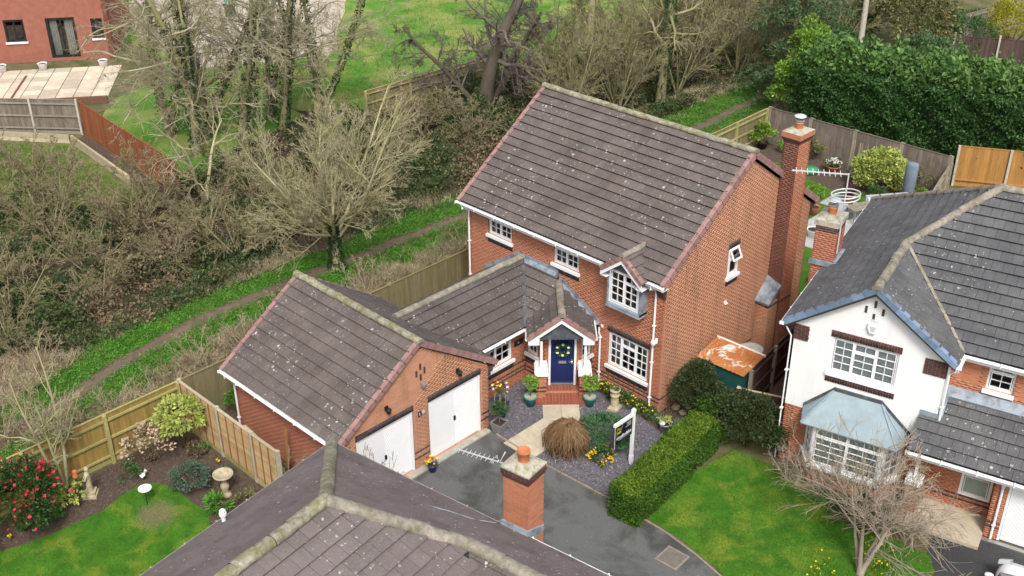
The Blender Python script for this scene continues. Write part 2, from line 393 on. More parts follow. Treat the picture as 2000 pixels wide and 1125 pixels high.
    def ridge(s, a, b, parent, mat='ridge', r=.125, seg=.45, ends=True, lift=.0, rough=.012):
        a, b = Vector(a), Vector(b); d = b-a; L = d.length; n = max(1, round(L/seg)); d.normalize()
        sd_ = d.cross(Vector((0, 0, 1))).normalized(); u_ = sd_.cross(d)
        for i in range(n):
            p, q = a+d*(L*i/n-.004), a+d*(L*(i+1)/n+.004); mb = MB(); K = 10
            off = u_*(lift+random.uniform(-rough, rough))+sd_*random.uniform(-rough, rough)
            rr = r*(1+random.uniform(-.03, .03)); V = []
            for m_, x in ((1.025, p), (1.025, p+d*.06), (1.0, p+d*.07), (1., q)):
                V += [x+off+(sd_*math.cos(math.pi*1.16*(j/K)-.25)+u_*math.sin(math.pi*1.16*(j/K)-.25)*.86)*rr*m_ for j in range(K+1)]
            F = [(r_*(K+1)+j, r_*(K+1)+j+1, (r_+1)*(K+1)+j+1, (r_+1)*(K+1)+j) for r_ in range(3) for j in range(K)]
            mb.add(V, F)
            if ends and i in (0, n-1):
                row = V[:K+1] if i == 0 else V[-(K+1):]; mb.poly(row)
            mb.build('ridge_tile', MT[mat], parent, smooth=False)
    def verge(s, a, b, out, parent, mat='verge', seg=.345, wd=.16, dp=.16):
        a, b = Vector(a), Vector(b); d = b-a; L = d.length; n = max(1, round(L/seg)); d.normalize(); out = Vector(out).normalized()
        nn = d.cross(out); nn = -nn if nn.z < 0 else nn
        for i in range(n):
            t0, t1 = L*i/n, L*(i+1)/n; mb = MB(); c0 = a+d*t0; c1 = a+d*(t1+.02)
            h0, h1 = .068, .050
            mb.hexa([c0-out*wd*.7-nn*.03, c0+out*.04-nn*dp, c1+out*.04-nn*dp, c1-out*wd*.7-nn*.03, c0-out*wd*.7+nn*h0, c0+out*.04+nn*h0, c1+out*.04+nn*h1, c1-out*wd*.7+nn*h1])
            mb.build('verge_tile', MT[mat], parent)
    def gutter(s, a, b, parent=None, mat='pvc', r=.06):
        a, b = Vector(a), Vector(b); d = (b-a).normalized(); sd_ = d.cross(Vector((0, 0, 1))).normalized(); K = 8; mb = MB(); V = []
        for x in (a, b):
            V += [x+sd_*math.cos(math.pi+math.pi*j/K)*r+Vector((0, 0, math.sin(math.pi+math.pi*j/K)*r)) for j in range(K+1)]
            V += [x+sd_*math.cos(-math.pi*j/K)*(r-.008)+Vector((0, 0, math.sin(-math.pi*j/K)*(r-.008))) for j in range(K+1)]
        m_ = 2*(K+1); mb.add(V, [(j, (j+1) % m_, m_+(j+1) % m_, m_+j) for j in range(m_)])
        n = max(1, int((b-a).length/.9))
        for i in range(n+1):
            c = a+(b-a)*(i/max(n, 1)); mb.obox(c-Vector((0, 0, .02)), d*.015, sd_*(r+.008), (0, 0, .05))
        return mb.build('gutter', MT[mat], parent or s.root)
    def pipe(s, pts, parent=None, mat='pvc', r=.036):
        mb = MB().tube(pts, r, 8); p = Vector(pts[-1])
        for z in np.arange(p.z+.5, Vector(pts[-2]).z, 1.4): mb.obox((p.x, p.y, z), (.05, 0, 0), (0, .05, 0), (0, 0, .02))
        return mb.build('downpipe', MT[mat], parent or s.root)
    # ---- window: lights = list of (width fraction, [(z fraction from bottom, cols, rows), ...])
    def window(s, f, a0, a1, z0, z1, lights, setb=.07, sill=True, bars=.02, mat='pvc', sillmat=None, curtain=None, blind=None, fw=.055, glass='glass', open_top=False, name='window'):
        fr = MB(); d0, d1 = -setb-.06, -setb
        f.box(fr, a0, a1, d0, d1, z1-fw, z1); f.box(fr, a0, a1, d0, d1, z0, z0+fw); f.box(fr, a0, a0+fw, d0, d1, z0+fw, z1-fw); f.box(fr, a1-fw, a1, d0, d1, z0+fw, z1-fw)
        root = None; x = a0+fw; W_ = a1-a0-2*fw; H_ = z1-z0-2*fw; cells = []
        for i, (wf, subs) in enumerate(lights):
            xe = x+W_*wf
            if i: f.box(fr, x-.03, x+.03, d0, d1+.002, z0+fw, z1-fw)
            zc = z0+fw
            for j, (zf, cols, rows) in enumerate(subs):
                ze = zc+H_*zf
                if j: f.box(fr, x, xe, d0, d1+.004, zc-.028, zc+.028)
                cells.append((x, xe, zc, ze, cols, rows)); zc = ze
            x = xe
        root = fr.build(name, MT[mat], s.root)
        gb = MB()
        for x0_, x1_, za, zb, cols, rows in cells:
            m_ = .045; xa, xb, ya, yb = x0_+m_, x1_-m_, za+m_, zb-m_
            f.box(gb, x0_+.02, x1_-.02, d0+.02, d1+.012, za+.015, ya); f.box(gb, x0_+.02, x1_-.02, d0+.02, d1+.012, yb, zb-.015)
            f.box(gb, x0_+.02, xa, d0+.02, d1+.012, ya, yb); f.box(gb, xb, x1_-.02, d0+.02, d1+.012, ya, yb)
            cw, rh = (xb-xa)/cols, (yb-ya)/rows
            for c in range(1, cols): f.box(gb, xa+c*cw-bars/2, xa+c*cw+bars/2, d0+.02, d1-.002, ya, yb)
            for r_ in range(1, rows): f.box(gb, xa, xb, d0+.021, d1-.004, ya+r_*rh-bars/2, ya+r_*rh+bars/2)
            for c in range(cols):
                for r_ in range(rows):
                    tl = random.uniform(-.004, .004)
                    MB().poly([f(xa+c*cw, d1-.03+tl, ya+r_*rh), f(xa+c*cw+cw, d1-.03-tl, ya+r_*rh), f(xa+c*cw+cw, d1-.03-tl, ya+r_*rh+rh), f(xa+c*cw, d1-.03+tl, ya+r_*rh+rh)]).build('pane', MT[glass], root)
        gb.build('sash', MT[mat], root)
        if sill:
            f.box(MB_ := MB(), a0-.07, a1+.07, -setb-.03, .09, z0-.11, z0-.002); MB_.build('sill', MT[sillmat or mat], root)
        for spec_ in (curtain or ()):
            cmb = MB(); c0, c1 = spec_; K = 14
            V = [f(a0+(a1-a0)*(c0+(c1-c0)*i/K), -setb-.22+.03*math.sin(i*2.1), zz) for zz in (z0, z1) for i in range(K+1)]
            cmb.add(V, [(i, i+1, K+2+i, K+1+i) for i in range(K)]).build('curtain', MT['curtain'], root)
        if blind:
            bm_ = MB(); n = int((z1-z0)*blind/.05)
            for i in range(n): f.box(bm_, a0+.03, a1-.03, -setb-.13, -setb-.10, z1-.03-(i+1)*.05+.004, z1-.03-i*.05)
            bm_.build('blind', MT['blind'], root)
        return root
def area2(p): return .5*sum(p[i][0]*p[(i+1) % len(p)][1]-p[(i+1) % len(p)][0]*p[i][1] for i in range(len(p)))
def clip_rect(P, x0, x1, y0, y1):
    for ax, lim, sg in ((0, x0, 1), (0, x1, -1), (1, y0, 1), (1, y1, -1)):
        out = []
        for i in range(len(P)):
            a, b = P[i-1], P[i]; da, db = sg*(a[ax]-lim), sg*(b[ax]-lim)
            if (da < 0) != (db < 0):
                t = da/(da-db); out.append((a[0]+t*(b[0]-a[0]), a[1]+t*(b[1]-a[1])))
            if db >= 0: out.append(b)
        P = out
        if len(P) < 3: return None
    Q = []
    for p in P:
        if not Q or abs(p[0]-Q[-1][0])+abs(p[1]-Q[-1][1]) > 1e-5: Q.append(p)
    if len(Q) > 2 and abs(Q[0][0]-Q[-1][0])+abs(Q[0][1]-Q[-1][1]) < 1e-5: Q.pop()
    return Q if len(Q) > 2 else None
def bargeboard(mb, a, b, h=.18, th=.03, out=(0, 0, 0)):
    a, b, out = Vector(a), Vector(b), Vector(out); mb.prism([a, b, b-Vector((0, 0, h)), a-Vector((0, 0, h))], out*th)
def garage_door(H, f, a0, a1, z0, z1, diag=True, name='garage_door', setb=.06):
    fr = MB(); fw = .07
    f.box(fr, a0, a0+fw, -setb-.05, -setb+.03, z0, z1); f.box(fr, a1-fw, a1, -setb-.05, -setb+.03, z0, z1); f.box(fr, a0+fw, a1-fw, -setb-.05, -setb+.03, z1-fw, z1)
    b0, b1, y0, y1 = a0+fw+.008, a1-fw-.008, z0+.02, z1-fw-.008
    d = MB(); f.box(d, b0, b1, -setb-.04, -setb-.012, y0, y1); root = d.build(name, MT['pvc'], H.root)
    fr.build('door_frame', MT['pvc'], root)
    rb = MB(); mid = (b0+b1)/2; E = .055
    for sgn, xa, xb in ((1, b0+E, mid-.002), (-1, mid+.002, b1-E)):
        w_, h_ = xb-xa, y1-y0-2*E; pitch = .125
        t = -w_
        while t < h_:
            # diagonal board between lines y = s*x + t (x measured from centre line outwards/inwards)
            q = [(0, t+.02), (w_, t+w_+.02), (w_, t+w_+pitch-.012), (0, t+pitch-.012)] if diag else [(0, t+.01), (w_, t+.01), (w_, t+pitch-.01), (0, t+pitch-.01)]
            cl = clip_rect(q, 0, w_, 0, h_)
            if cl and abs(area2(cl)) > .001:
                P = [f((xb-x) if sgn > 0 else (xa+x), -setb-.012, y0+E+y) for x, y in cl]; rb.prism(P, f.n*.007)
            t += pitch
    rb.build('pressed_rib', MT['pvc'], root)
    hd = MB(); f.box(hd, mid-.035, mid+.035, -setb-.01, -setb+.02, z0+(z1-z0)*.44, z0+(z1-z0)*.44+.16); f.box(hd, mid-.02, mid+.02, -setb+.02, -setb+.05, z0+(z1-z0)*.44+.07, z0+(z1-z0)*.44+.15)
    hd.build('door_handle', MT['black'], root)
    return root
# ================================================================ ground and surfaces
def asphalt(name, base, dark, damp=.5):
    t = NT(name); c = t.mix(t.rng(t.noise(.55, 6, .62, dist=.6), .46, .60, 0, damp), base, dark)
    c = t.mix(t.rng(t.noise(.9, 4, .6, t.pos((1, 1, 1))), .55, .72, 0, .35), c, (.085, .09, .075))
    v = t.vor(55); c = t.mix(t.math('MULTIPLY', t.math('LESS_THAN', v.outputs['Distance'], .22), t.rng(v.outputs['Color'], .55, .9)), c, (.34, .33, .30))
    c = t.val(c, t.rng(t.noise(70, 3, .7), .2, .8, .8, 1.2)); t.bump(t.noise(160, 2, .7), .4, .01)
    return t.fin(c, .9, .2)
def grass_ground(name, g1, g2, g3, sc=1.2, dry=.35, lo=.5, spot=None):
    t = NT(name); c = t.mix(t.rng(t.noise(sc, 5, .6), .35, .65), g1, g2)
    c = t.mix(t.math('MULTIPLY', t.rng(t.noise(sc*.6, 5, .62, dist=.5), lo, lo+.16), dry), c, g3)
    if spot:
        vd = t.n('ShaderNodeVectorMath', operation='DISTANCE'); t.l(t.pos(), vd.inputs[0]); vd.inputs[1].default_value = (*spot[:2], 0)
        dd = t.math('ADD', vd.outputs['Value'], t.rng(t.noise(3.2, 4, .6), 0, 1, -.35, .35)); c = t.mix(t.rng(dd, spot[2]*.45, spot[2], .8, 0), c, (.21, .165, .105))
    c = t.val(c, t.rng(t.noise(26, 4, .75), .2, .8, .62, 1.35)); t.bump(t.noise(50, 3, .8), .8, .03)
    return t.fin(c, .9, .1)
MT['rough'] = grass_ground('rough_ground', (.075, .10, .03), (.13, .12, .055), (.19, .15, .095), 1.3, .75, .42)
MT['litter'] = grass_ground('leaf_litter', (.075, .055, .036), (.055, .045, .03), (.10, .075, .05), 1.5, .5)
MT['lawn'] = grass_ground('lawn', (.040, .135, .012), (.075, .205, .018), (.19, .25, .032), 1.7, .78, .48, (-7.55, -14.45, .75))
MT['lawn_b'] = grass_ground('back_lawn', (.05, .135, .018), (.085, .18, .022), (.15, .18, .035), 1.1, .5)
MT['field'] = grass_ground('far_lawn', (.075, .20, .025), (.125, .25, .04), (.29, .30, .095), .55, .9, .45)
MT['scruffy'] = grass_ground('scruffy_grass', (.10, .15, .03), (.16, .17, .06), (.22, .19, .09), 1.0, .6)
MT['vergeg'] = grass_ground('verge_grass', (.06, .17, .02), (.10, .215, .03), (.17, .17, .07), 1.4, .7, .5)
MT['dirt'] = simple('footpath_dirt', (.155, .108, .078), .95, .25, 4, 0, (.115, .085, .06), 1.4, .4, .65, .4, 20)
MT['soil'] = simple('border_soil', (.085, .060, .045), .95, .4, 14, 0, (.13, .095, .075), 7, .5, .68, 1., 30)
MT['asphalt'] = asphalt('asphalt', (.118, .121, .118), (.050, .051, .046), .85)
MT['asphalt2'] = asphalt('asphalt_dark', (.055, .055, .057), (.035, .035, .036))
MT['slab'] = simple('sandstone_slab', (.50, .43, .32), .85, .1, 5, .09, (.44, .37, .27), 3, .45, .7, .15)
MT['slab_grey'] = simple('grey_slab', (.42, .42, .41), .85, .1, 5, .09, (.36, .36, .35), 3, .45, .7, .15)
MT['slab_pale'] = simple('pale_slab', (.55, .46, .35), .85, .1, 4, .2, (.62, .55, .46), 1.2, .45, .7, .1)
MT['yardstone'] = simple('yard_gravel', (.50, .43, .345), .95, .22, 8, 0, (.42, .36, .285), 1.2, .4, .65, .5, 30)
MT['slatebed'] = simple('slate_bed', (.11, .10, .115), .8, .35, 30, 0, (.16, .15, .165), 9, .45, .6, .8, 60)
MT['kerb'] = simple('edging', (.26, .215, .175), .9, .25, 8, .1)
MT['kerb_brown'] = simple('brown_timber', (.16, .085, .055), .9, .2, 6)
def sheet(name, pts, z, mat, sub=0, jit=0):
    if sub:
        P = []
        for i in range(len(pts)):
            a, b = Vector((*pts[i], 0)), Vector((*pts[(i+1) % len(pts)], 0)); n = max(1, int((b-a).length/sub))
            for k in range(n):
                p = a+(b-a)*(k/n); P.append((p.x+random.uniform(-jit, jit), p.y+random.uniform(-jit, jit)))
        pts = P
    import bmesh
    bm = bmesh.new(); f = bm.faces.new([bm.verts.new((x, y, z)) for x, y in pts])
    if f.normal.z < 0: f.normal_flip()
    bmesh.ops.triangulate(bm, faces=[f]); me = bpy.data.meshes.new(name); bm.to_mesh(me); bm.free()
    return tag(link(name, me, None, MT[mat]), kind='structure')
sheet('ground', [(-300, -300), (300, -300), (300, 300), (-300, 300)], -.012, 'rough')
sheet('woodland_floor', [(-17.6, -14), (-17.7, -5), (-17.4, 4), (-17.2, 12), (-16.6, 22), (-17, 34), (-20, 52), (-30, 46), (-29, 20), (-28.6, 13.5), (-33, 9), (-32, 2), (-26.5, -2.4), (-27.5, -6), (-26, -12), (-24, -22), (-18.5, -22)], -.008, 'litter', 1.2, .4)
sheet('field', [(-28.6, 13.2), (-29, 21), (-31, 48), (-95, 60), (-95, 0), (-52, 9), (-44, 8), (-36, 8.6), (-32.5, 9.5)], -.004, 'field', 2, .3)
sheet('far_lawn', [(-27.6, -1.6), (-37.3, -.95), (-42, 3), (-44, 9), (-36, 9), (-31.6, 9), (-30.5, 4)], -.002, 'field', 1, .2)
sheet('gravel_yard', [(-43.3, 9.0), (-39.5, 16.5), (-58, 34.0), (-64, 24), (-60, 12)], .0, 'yardstone', 2, .15)
sheet('neighbour_lawn', [(-27.5, -3.2), (-30.5, -2.75), (-37, -2.1), (-40, -4.6), (-37, -9), (-30, -9.5), (-26.5, -5)], -.003, 'scruffy', 1, .3)
pth = [(-13.6, -18.5), (-14.6, -14.8), (-15.8, -11.2), (-16.5, -7.2), (-16.35, -3.5), (-16.1, 1.8), (-15.9, 5.5), (-15.3, 14), (-14.75, 23), (-15.1, 29), (-16.8, 34), (-20, 40), (-26, 47)]
def strip(c, w, jit=.1):
    L = []; Rr = []
    for i in range(len(c)-1):
        a, b = Vector(c[i]), Vector(c[i+1]); n = 5
        for k in range(n):
            p = a.lerp(b, k/n); d = (b-a).normalized(); s_ = Vector((-d.y, d.x)); ww = w*(1+random.uniform(-.3, .3))
            L.append(tuple(p+s_*ww)); Rr.append(tuple(p-s_*ww))
    return L+Rr[::-1]
sheet('verge', strip(pth[1:9], 1.35), -.002, 'vergeg')
sheet('footpath', strip(pth, .46), .002, 'dirt')
# left neighbour's garden behind the foreground house
bededge = [(-9.31, -18.4), (-9.0, -17.3), (-8.92, -16.4), (-8.85, -15.5), (-9.1, -14.6), (-9.15, -14.1), (-8.9, -13.7), (-8.5, -13.5), (-8.0, -13.4), (-7.2, -13.4), (-6.5, -13.3), (-6.0, -13.6)]
sheet('garden_bed', [(-10.7, -22), (-10.7, -11.45), (-3.5, -11.45), (-3.5, -16), (-6.0, -13.6)]+bededge[::-1][1:]+[(-9.4, -22)], .0, 'soil')
sheet('lawn', bededge+[(-3, -14), (-1, -24), (-9.4, -24)], .006, 'lawn')
sheet('side_path', [(-10.7, -11.4), (-3.5, -11.4), (-3.5, -10.25), (-10.7, -10.25)], .0, 'soil')
sheet('side_yard', [(-10.7, -10.2), (-9.42, -10.2), (-9.42, 0), (-10.7, 0)], .0, 'soil')
# drive and front garden
dr = [(-3.6, -4.62), (-3.6, -14), (14, -16), (14, -7.5), (9.5, -5.9), (7.4, -5.15), (6.0, -4.88), (5.0, -4.66), (3.8, -4.5), (2.4, -4.5), (1.7, -4.5), (-.84, -4.64)]
sheet('driveway', dr, .0, 'asphalt')
sheet('slate_bed', [(-3.55, -4.5), (-.84, -4.58), (1.7, -4.42), (2.4, -4.42), (2.4, -.3), (1.2, .3), (.0, .0), (-4.7, 0), (-4.7, -4.5)], .004, 'slatebed')
sheet('soil_strip', [(-2.5, -.45), (-1.2, -.35), (-.2, -.55), (.5, -.75), (1.9, -.1), (2.5, .9), (1.2, 2.5), (0, 2.5), (0, 0), (-2.6, 0)], .008, 'soil', .4, .05)
sheet('side_passage', [(0, 2.4), (3.2, 2.2), (1.4, 9.5), (-.5, 9.5)], .0, 'dirt')
lawnR = [(3.0, .15), (4.2, .25), (6.2, .35), (7.6, .1), (8.8, -.2), (9.75, -.05), (10.15, -.6), (10.4, -2.2), (10.2, -4.2), (9.6, -5.78), (7.4, -5.05), (6.0, -4.78), (5.0, -4.56), (3.8, -4.4), (3.0, -4.4), (2.7, -2)]
sheet('lawn', lawnR, .006, 'lawn', .5, .03)
sheet('neighbour_drive', [(9.7, -.1), (9.2, 1.2), (20, 3.8), (24, -4), (14, -9), (9.7, -5.8), (10.3, -4.2), (10.45, -2.2), (10.2, -.6)], .0, 'asphalt2', .6, .03)
# kerb edging pieces along the drive
kl = [(-3.1, -4.60), (-.84, -4.66), (1.7, -4.52), (2.4, -4.52), (3.8, -4.52), (5.0, -4.68), (6.0, -4.9), (7.4, -5.17), (9.5, -5.92)]
kr = tag(bpy.data.objects.new('kerb', None), kind='structure'); COL.objects.link(kr); kr.location = (-3.1, -4.6, 0)
for a, b in zip(kl[:-1], kl[1:]):
    a, b = Vector((*a, .0)), Vector((*b, .0)); L_ = (b-a).length; n = max(1, round(L_/.6))
    for i in range(n):
        p, q_ = a+(b-a)*(i/n+.006), a+(b-a)*((i+1)/n-.006)
        hgt = .05 if b.x < 2.5 else .03
        MB().bar(p+Vector((0, 0, hgt/2-.02)), q_+Vector((0, 0, hgt/2-.02)), .055, hgt+.04).build('edging_stone', MT['kerb'], kr).location = (3.1, 4.6, 0)
# concrete lip in front of the garage doors
MB().box(-3.55, -3.30, -10.0, -4.62, 0.0, .05).build('threshold_strip', MT['concrete']); tag(bpy.data.objects['threshold_strip'], kind='structure')
# paving slabs from the porch to the drive
sp = tag(bpy.data.objects.new('paved_path', None), kind='structure'); COL.objects.link(sp)
def slab(P, z=.03, mat='slab', par=sp):
    P = [Vector((*p, 0)) for p in P]; c = sum(P, Vector())/len(P)
    P = [c+(p-c)*.985 for p in P]; zz = z+random.uniform(-.003, .003)
    MB().prism([(p.x, p.y, zz-.04) for p in P], (0, 0, .04)).build('paving_slab', MT[mat], par)
q = math.sqrt(.5)
def dg(c, a, d): return (c[0]+a*q+d*q, c[1]+a*q-d*q)
pc = (-3.0, -1.59)  # middle of the bottom step's front edge on the ground
for k in range(2):
    for i in (-1, 0):
        slab([dg(pc, i*.62, .02+k*.58), dg(pc, (i+1)*.62, .02+k*.58), dg(pc, (i+1)*.62, .02+(k+1)*.58), dg(pc, i*.62, .02+(k+1)*.58)])
A_ = dg(pc, -.62, 1.19); B_ = dg(pc, .62, 1.19)
for k in range(4):
    y0 = -2.98-k*.62 if k else None; y1 = -2.98-(k+1)*.62+.0
    ya = -2.98-k*.6; yb = ya-.6
    if k == 3: break
    for i in range(2):
        xa = -2.58+i*.62; slab([(xa, ya), (xa+.62, ya), (xa+.62, yb), (xa, yb)])
slab([(-2.58, -2.98), A_, dg(pc, 0, 1.19), (-1.96, -2.98)]); slab([(-1.96, -2.98), dg(pc, 0, 1.19), B_, (-1.34, -2.98)])
# inspection cover in the drive
ic = thing('inspection_cover', 'square grey inspection cover set into the drive beside the lawn', 'manhole cover', (4.60, -5.24, .0), R(3))
MB().box(-.36, .36, -.36, .36, .001, .012).build('frame', MT['kerb'], ic); MB().box(-.30, .30, -.30, .30, .012, .02).build('cover_plate', simple('cover_tar', (.16, .145, .125), .9, .25, 8, 0, None, bump=.5), ic)
# back garden of the brick house
sheet('back_lawn', [(-10.3, 9.5), (-10.2, 20.5), (-8.6, 21.6), (-6.6, 20.6), (-5.2, 20.3), (-3.8, 21.2), (-1.5, 21.5), (-.6, 17), (.5, 12), (1, 9.5)], .004, 'lawn_b', .8, .08)
sheet('back_bed', [(-10.9, 9), (-11.0, 23.3), (-1.3, 23.6), (.5, 19), (2, 11), (1, 9)], .0, 'soil')
pt = tag(bpy.data.objects.new('patio', None), kind='structure'); COL.objects.link(pt)
for i in range(9):
    for j in range(9):
        x, y = -5.0+i*.62, 14.2+j*.62
        if x+ (y-14)*.1 > -4.6+.0 and x < .5: slab([(x, y), (x+.62, y), (x+.62, y+.62), (x, y+.62)], .03, 'slab_grey', pt)
# far patio by the brick house beyond the trees
fpr = math.atan2(5.0, 3.7); fpt = tag(bpy.data.objects.new('far_patio', None), kind='structure'); COL.objects.link(fpt); fpt.location = (-51.2, 1.2, 0); fpt.rotation_euler = (0, 0, fpr)
for i in range(11):
    for j in range(8):
        x, y = -4.5+i*1.0, -.35-j*.82
        MB().box(x, x+.955, y-.78, y, -.02, .10+random.uniform(-.003, .003)).build('paving_slab', MT['slab_pale'], fpt)

for x0, x1, y0, y1, z1 in ((-4.6, 6.6, -7.15, -6.98, .42), (-1.05, -.93, -6.9, -.4, .14), (.95, 1.07, -6.9, -1.6, .14), (-4.6, -.2, -7.6, -7.45, .25)): MB().box(x0, x1, y0, y1, 0, z1).build('timber_edging', MT['kerb_brown'], fpt)
# ================================================================ the brick house with its attached garage
root = thing('brick_house', 'red brick house with brown tiled roof, blue front door and attached double garage', 'house', (0, 0, 0))
H = House(root); S = .695
EZ, EY, RY = 5.06, -.33, 4.22; RZ = EZ+S*(RY-EY); XL, XR = -9.25, .10; BY = 2*RY-EY
WX = -9.15; DY = 8.44
stain = lambda a, z: None
fF = Fr((WX, 0), (1, 0), (0, -1)); FA = lambda x: x-WX
fG = Fr((0, 0), (0, 1), (1, 0))
opsF = [(FA(-8.03), FA(-6.85), 4.02, 4.86), (FA(-4.84), FA(-3.68), 4.0, 4.86), (FA(-2.0), FA(-.84), 3.75, 5.0), (FA(-2.27), FA(-.55), 1.0, 2.32)]
darkF = (.38, .56)
wF = H.wall(fF, 9.15, 0, 5.02, opsF, dark=darkF, start=9.15)
opsG = [(3.36, 3.98, 3.9, 4.95)]
wG = H.wall(fG, DY, 0, 5.02, opsG, gable=(DY/2, 5.02+S*DY/2), mat='brick_grimy', dark=(.56,), mortar='mortar_w')
H.wall(Fr((WX, DY), (0, -1), (-1, 0)), DY, 0, 5.02, (), gable=(DY/2, 5.02+S*DY/2), mat='brick_pink')
H.wall(Fr((0, DY), (-1, 0), (0, 1)), 9.15, 0, 5.02, (), bricks=False, mat='brick_pink')
MB().box(WX+.3, -.3, .3, DY-.3, 2.5, 2.6).box(WX+.3, -.3, 2.8, 2.9, .05, 4.9).build('inner_floor', MT['room'], root)
# corbelled dark brick kneelers under the verge
for y0, y1 in ((-.30, .0), (DY, DY+.30)):
    k = MB(); n = 6
    for i in range(n):
        q = .30*(i+1)/n; z0 = 4.42+.1*i; ya, yb = (-q, 0) if y0 < 0 else (DY, DY+q)
        k.box(-.30, .012, ya, yb, z0, z0+.092)
    k.build('kneeler', MT['dbrick_brown'], root)
# roof
e = (1, 0, 0)
rf = H.roof([(XL, EY, EZ), (XR, EY, EZ), (XR, RY, RZ), (XL, RY, RZ)], e, 'tile_brown', 'roof', tw=.298)
rb_ = H.roof([(XR, BY, EZ), (XL, BY, EZ), (XL, RY, RZ), (XR, RY, RZ)], (-1, 0, 0), 'tile_brown', 'roof', tw=.298)
H.ridge((XL-.04, RY, RZ+.03), (XR+.06, RY, RZ+.03), rf, 'ridge_moss')
H.verge((XR, EY-.02, EZ), (XR, RY-.06, RZ-.04), (1, 0, 0), rf); H.verge((XR, BY+.02, EZ), (XR, RY+.06, RZ-.04), (1, 0, 0), rb_)
H.verge((XL, EY-.02, EZ), (XL, RY-.06, RZ-.04), (-1, 0, 0), rf); H.verge((XL, BY+.02, EZ), (XL, RY+.06, RZ-.04), (-1, 0, 0), rb_)
MB().box(XL+.06, -2.36, EY+.02, EY+.045, EZ-.24, EZ-.045).box(-.62, XR-.02, EY+.02, EY+.045, EZ-.24, EZ-.045).box(XL+.06, -2.36, EY+.045, -.0, EZ-.235, EZ-.215).box(-.62, XR-.02, EY+.045, 0, EZ-.235, EZ-.215).build('fascia', MT['pvc'], root)
MB().box(XL+.06, XR-.02, BY-.045, BY-.02, EZ-.24, EZ-.045).build('fascia', MT['pvc'], root)
H.gutter((XL-.05, EY-.06, EZ-.05), (-2.4, EY-.06, EZ-.05)); H.gutter((-.6, EY-.06, EZ-.05), (XR+.02, EY-.06, EZ-.05))
H.pipe([(-9.0, EY-.05, EZ-.09), (-9.0, EY-.05, EZ-.25), (-9.0, -.06, EZ-.42), (-9.0, -.06, .1)])
H.pipe([(-.36, EY-.05, EZ-.09), (-.36, EY-.05, EZ-.25), (-.36, -.06, EZ-.42), (-.36, -.06, .03)])
# windows of the main front
G2 = [(.5, [(1., 2, 2)]), (.5, [(.7, 2, 2), (.3, 2, 1)])]
for i, o in enumerate(opsF[:2]):
    H.window(fF, *o, [(.5, [(1., 2, 3)]), (.5, [(.70, 2, 2), (.30, 2, 1)])], setb=.05, curtain=[(.0, .18), (.8, 1.)] if i else [(.0, .14)])
    H.soldier(fF, o[0]-.04, o[1]+.04, o[2]-.33, o[2]-.115, wF)
o = opsF[3]; H.window(fF, *o, [(.31, [(1., 2, 4)]), (.38, [(.74, 2, 3), (.26, 2, 1)]), (.31, [(1., 2, 4)])], setb=.05, curtain=[(.02, .2), (.36, .44)])
H.soldier(fF, o[0]-.05, o[1]+.05, o[3]+.005, o[3]+.22, wF); H.soldier(fF, o[0]-.05, o[1]+.05, o[2]-.33, o[2]-.115, wF)
# oriel with lead cheeks and its own little gable
fO = Fr((-2.05, -.36), (1, 0), (0, -1)); OW = 1.27
H.window(fO, 0.0, OW, 3.72, 5.0, [(.5, [(1., 2, 4)]), (.5, [(.74, 2, 3), (.26, 2, 1)])], setb=.0, sill=False, fw=.07, curtain=[(.56, .7)])
ol = MB().box(-2.11, -2.052, -.40, .0, 3.62, 5.0).box(-.778, -.72, -.40, .0, 3.62, 5.0).box(-2.11, -.72, -.42, .0, 3.60, 3.70).box(-2.13, -.70, -.44, -.0, 3.56, 3.598)
ol.build('oriel_cheek', MT['lead'], root)
for zz in np.arange(3.66, 4.9, .14): pass
cx, gz, gs = -1.415, 5.64, .80; gy0, gy1, hw = -.56, .75, .86
gl = H.roof([(cx-hw, gy0, gz-gs*hw), (cx-hw, gy1, gz-gs*hw), (cx, gy1, gz), (cx, gy0, gz)], (0, 1, 0), 'tile_brown', 'gablet_roof', gauge=.3)
gr_ = H.roof([(cx+hw, gy0, gz-gs*hw), (cx+hw, gy1, gz-gs*hw), (cx, gy1, gz), (cx, gy0, gz)], (0, -1, 0), 'tile_brown', 'gablet_roof', gauge=.3)
H.ridge((cx, gy0-.03, gz+.03), (cx, .62, gz+.03), gl, 'ridge', r=.11)
for sg in (-1, 1): H.verge((cx+sg*hw, gy0, gz-gs*hw), (cx+sg*.05, gy0, gz-gs*.05), (0, -1, 0), gl if sg < 0 else gr_, seg=.28, dp=.09)
bb = MB()
for sg in (-1, 1): bargeboard(bb, (cx+sg*hw, gy0+.01, gz-gs*hw-.08), (cx, gy0+.01, gz-.08), .17, .03, (0, -1, 0)); bb.box(min(cx+sg*hw, cx+sg*(hw-.26)), max(cx+sg*hw, cx+sg*(hw-.26)), gy0, -.05, gz-gs*hw-.26, gz-gs*hw-.235)
bb.build('bargeboard', MT['pvc'], root)
MB().prism([(cx-.62, -.41, 5.0), (cx+.62, -.41, 5.0), (cx, -.41, 5.50)], (0, .06, 0)).build('gablet_panel', MT['lead_dark'], root)
# lead valley strip beside the gablet
vl = MB().bar((cx+hw+.04, -.2, 5.17), (cx+.09, .72, 5.80), .10, .02); vl.build('valley', MT['lead_dark'], root)
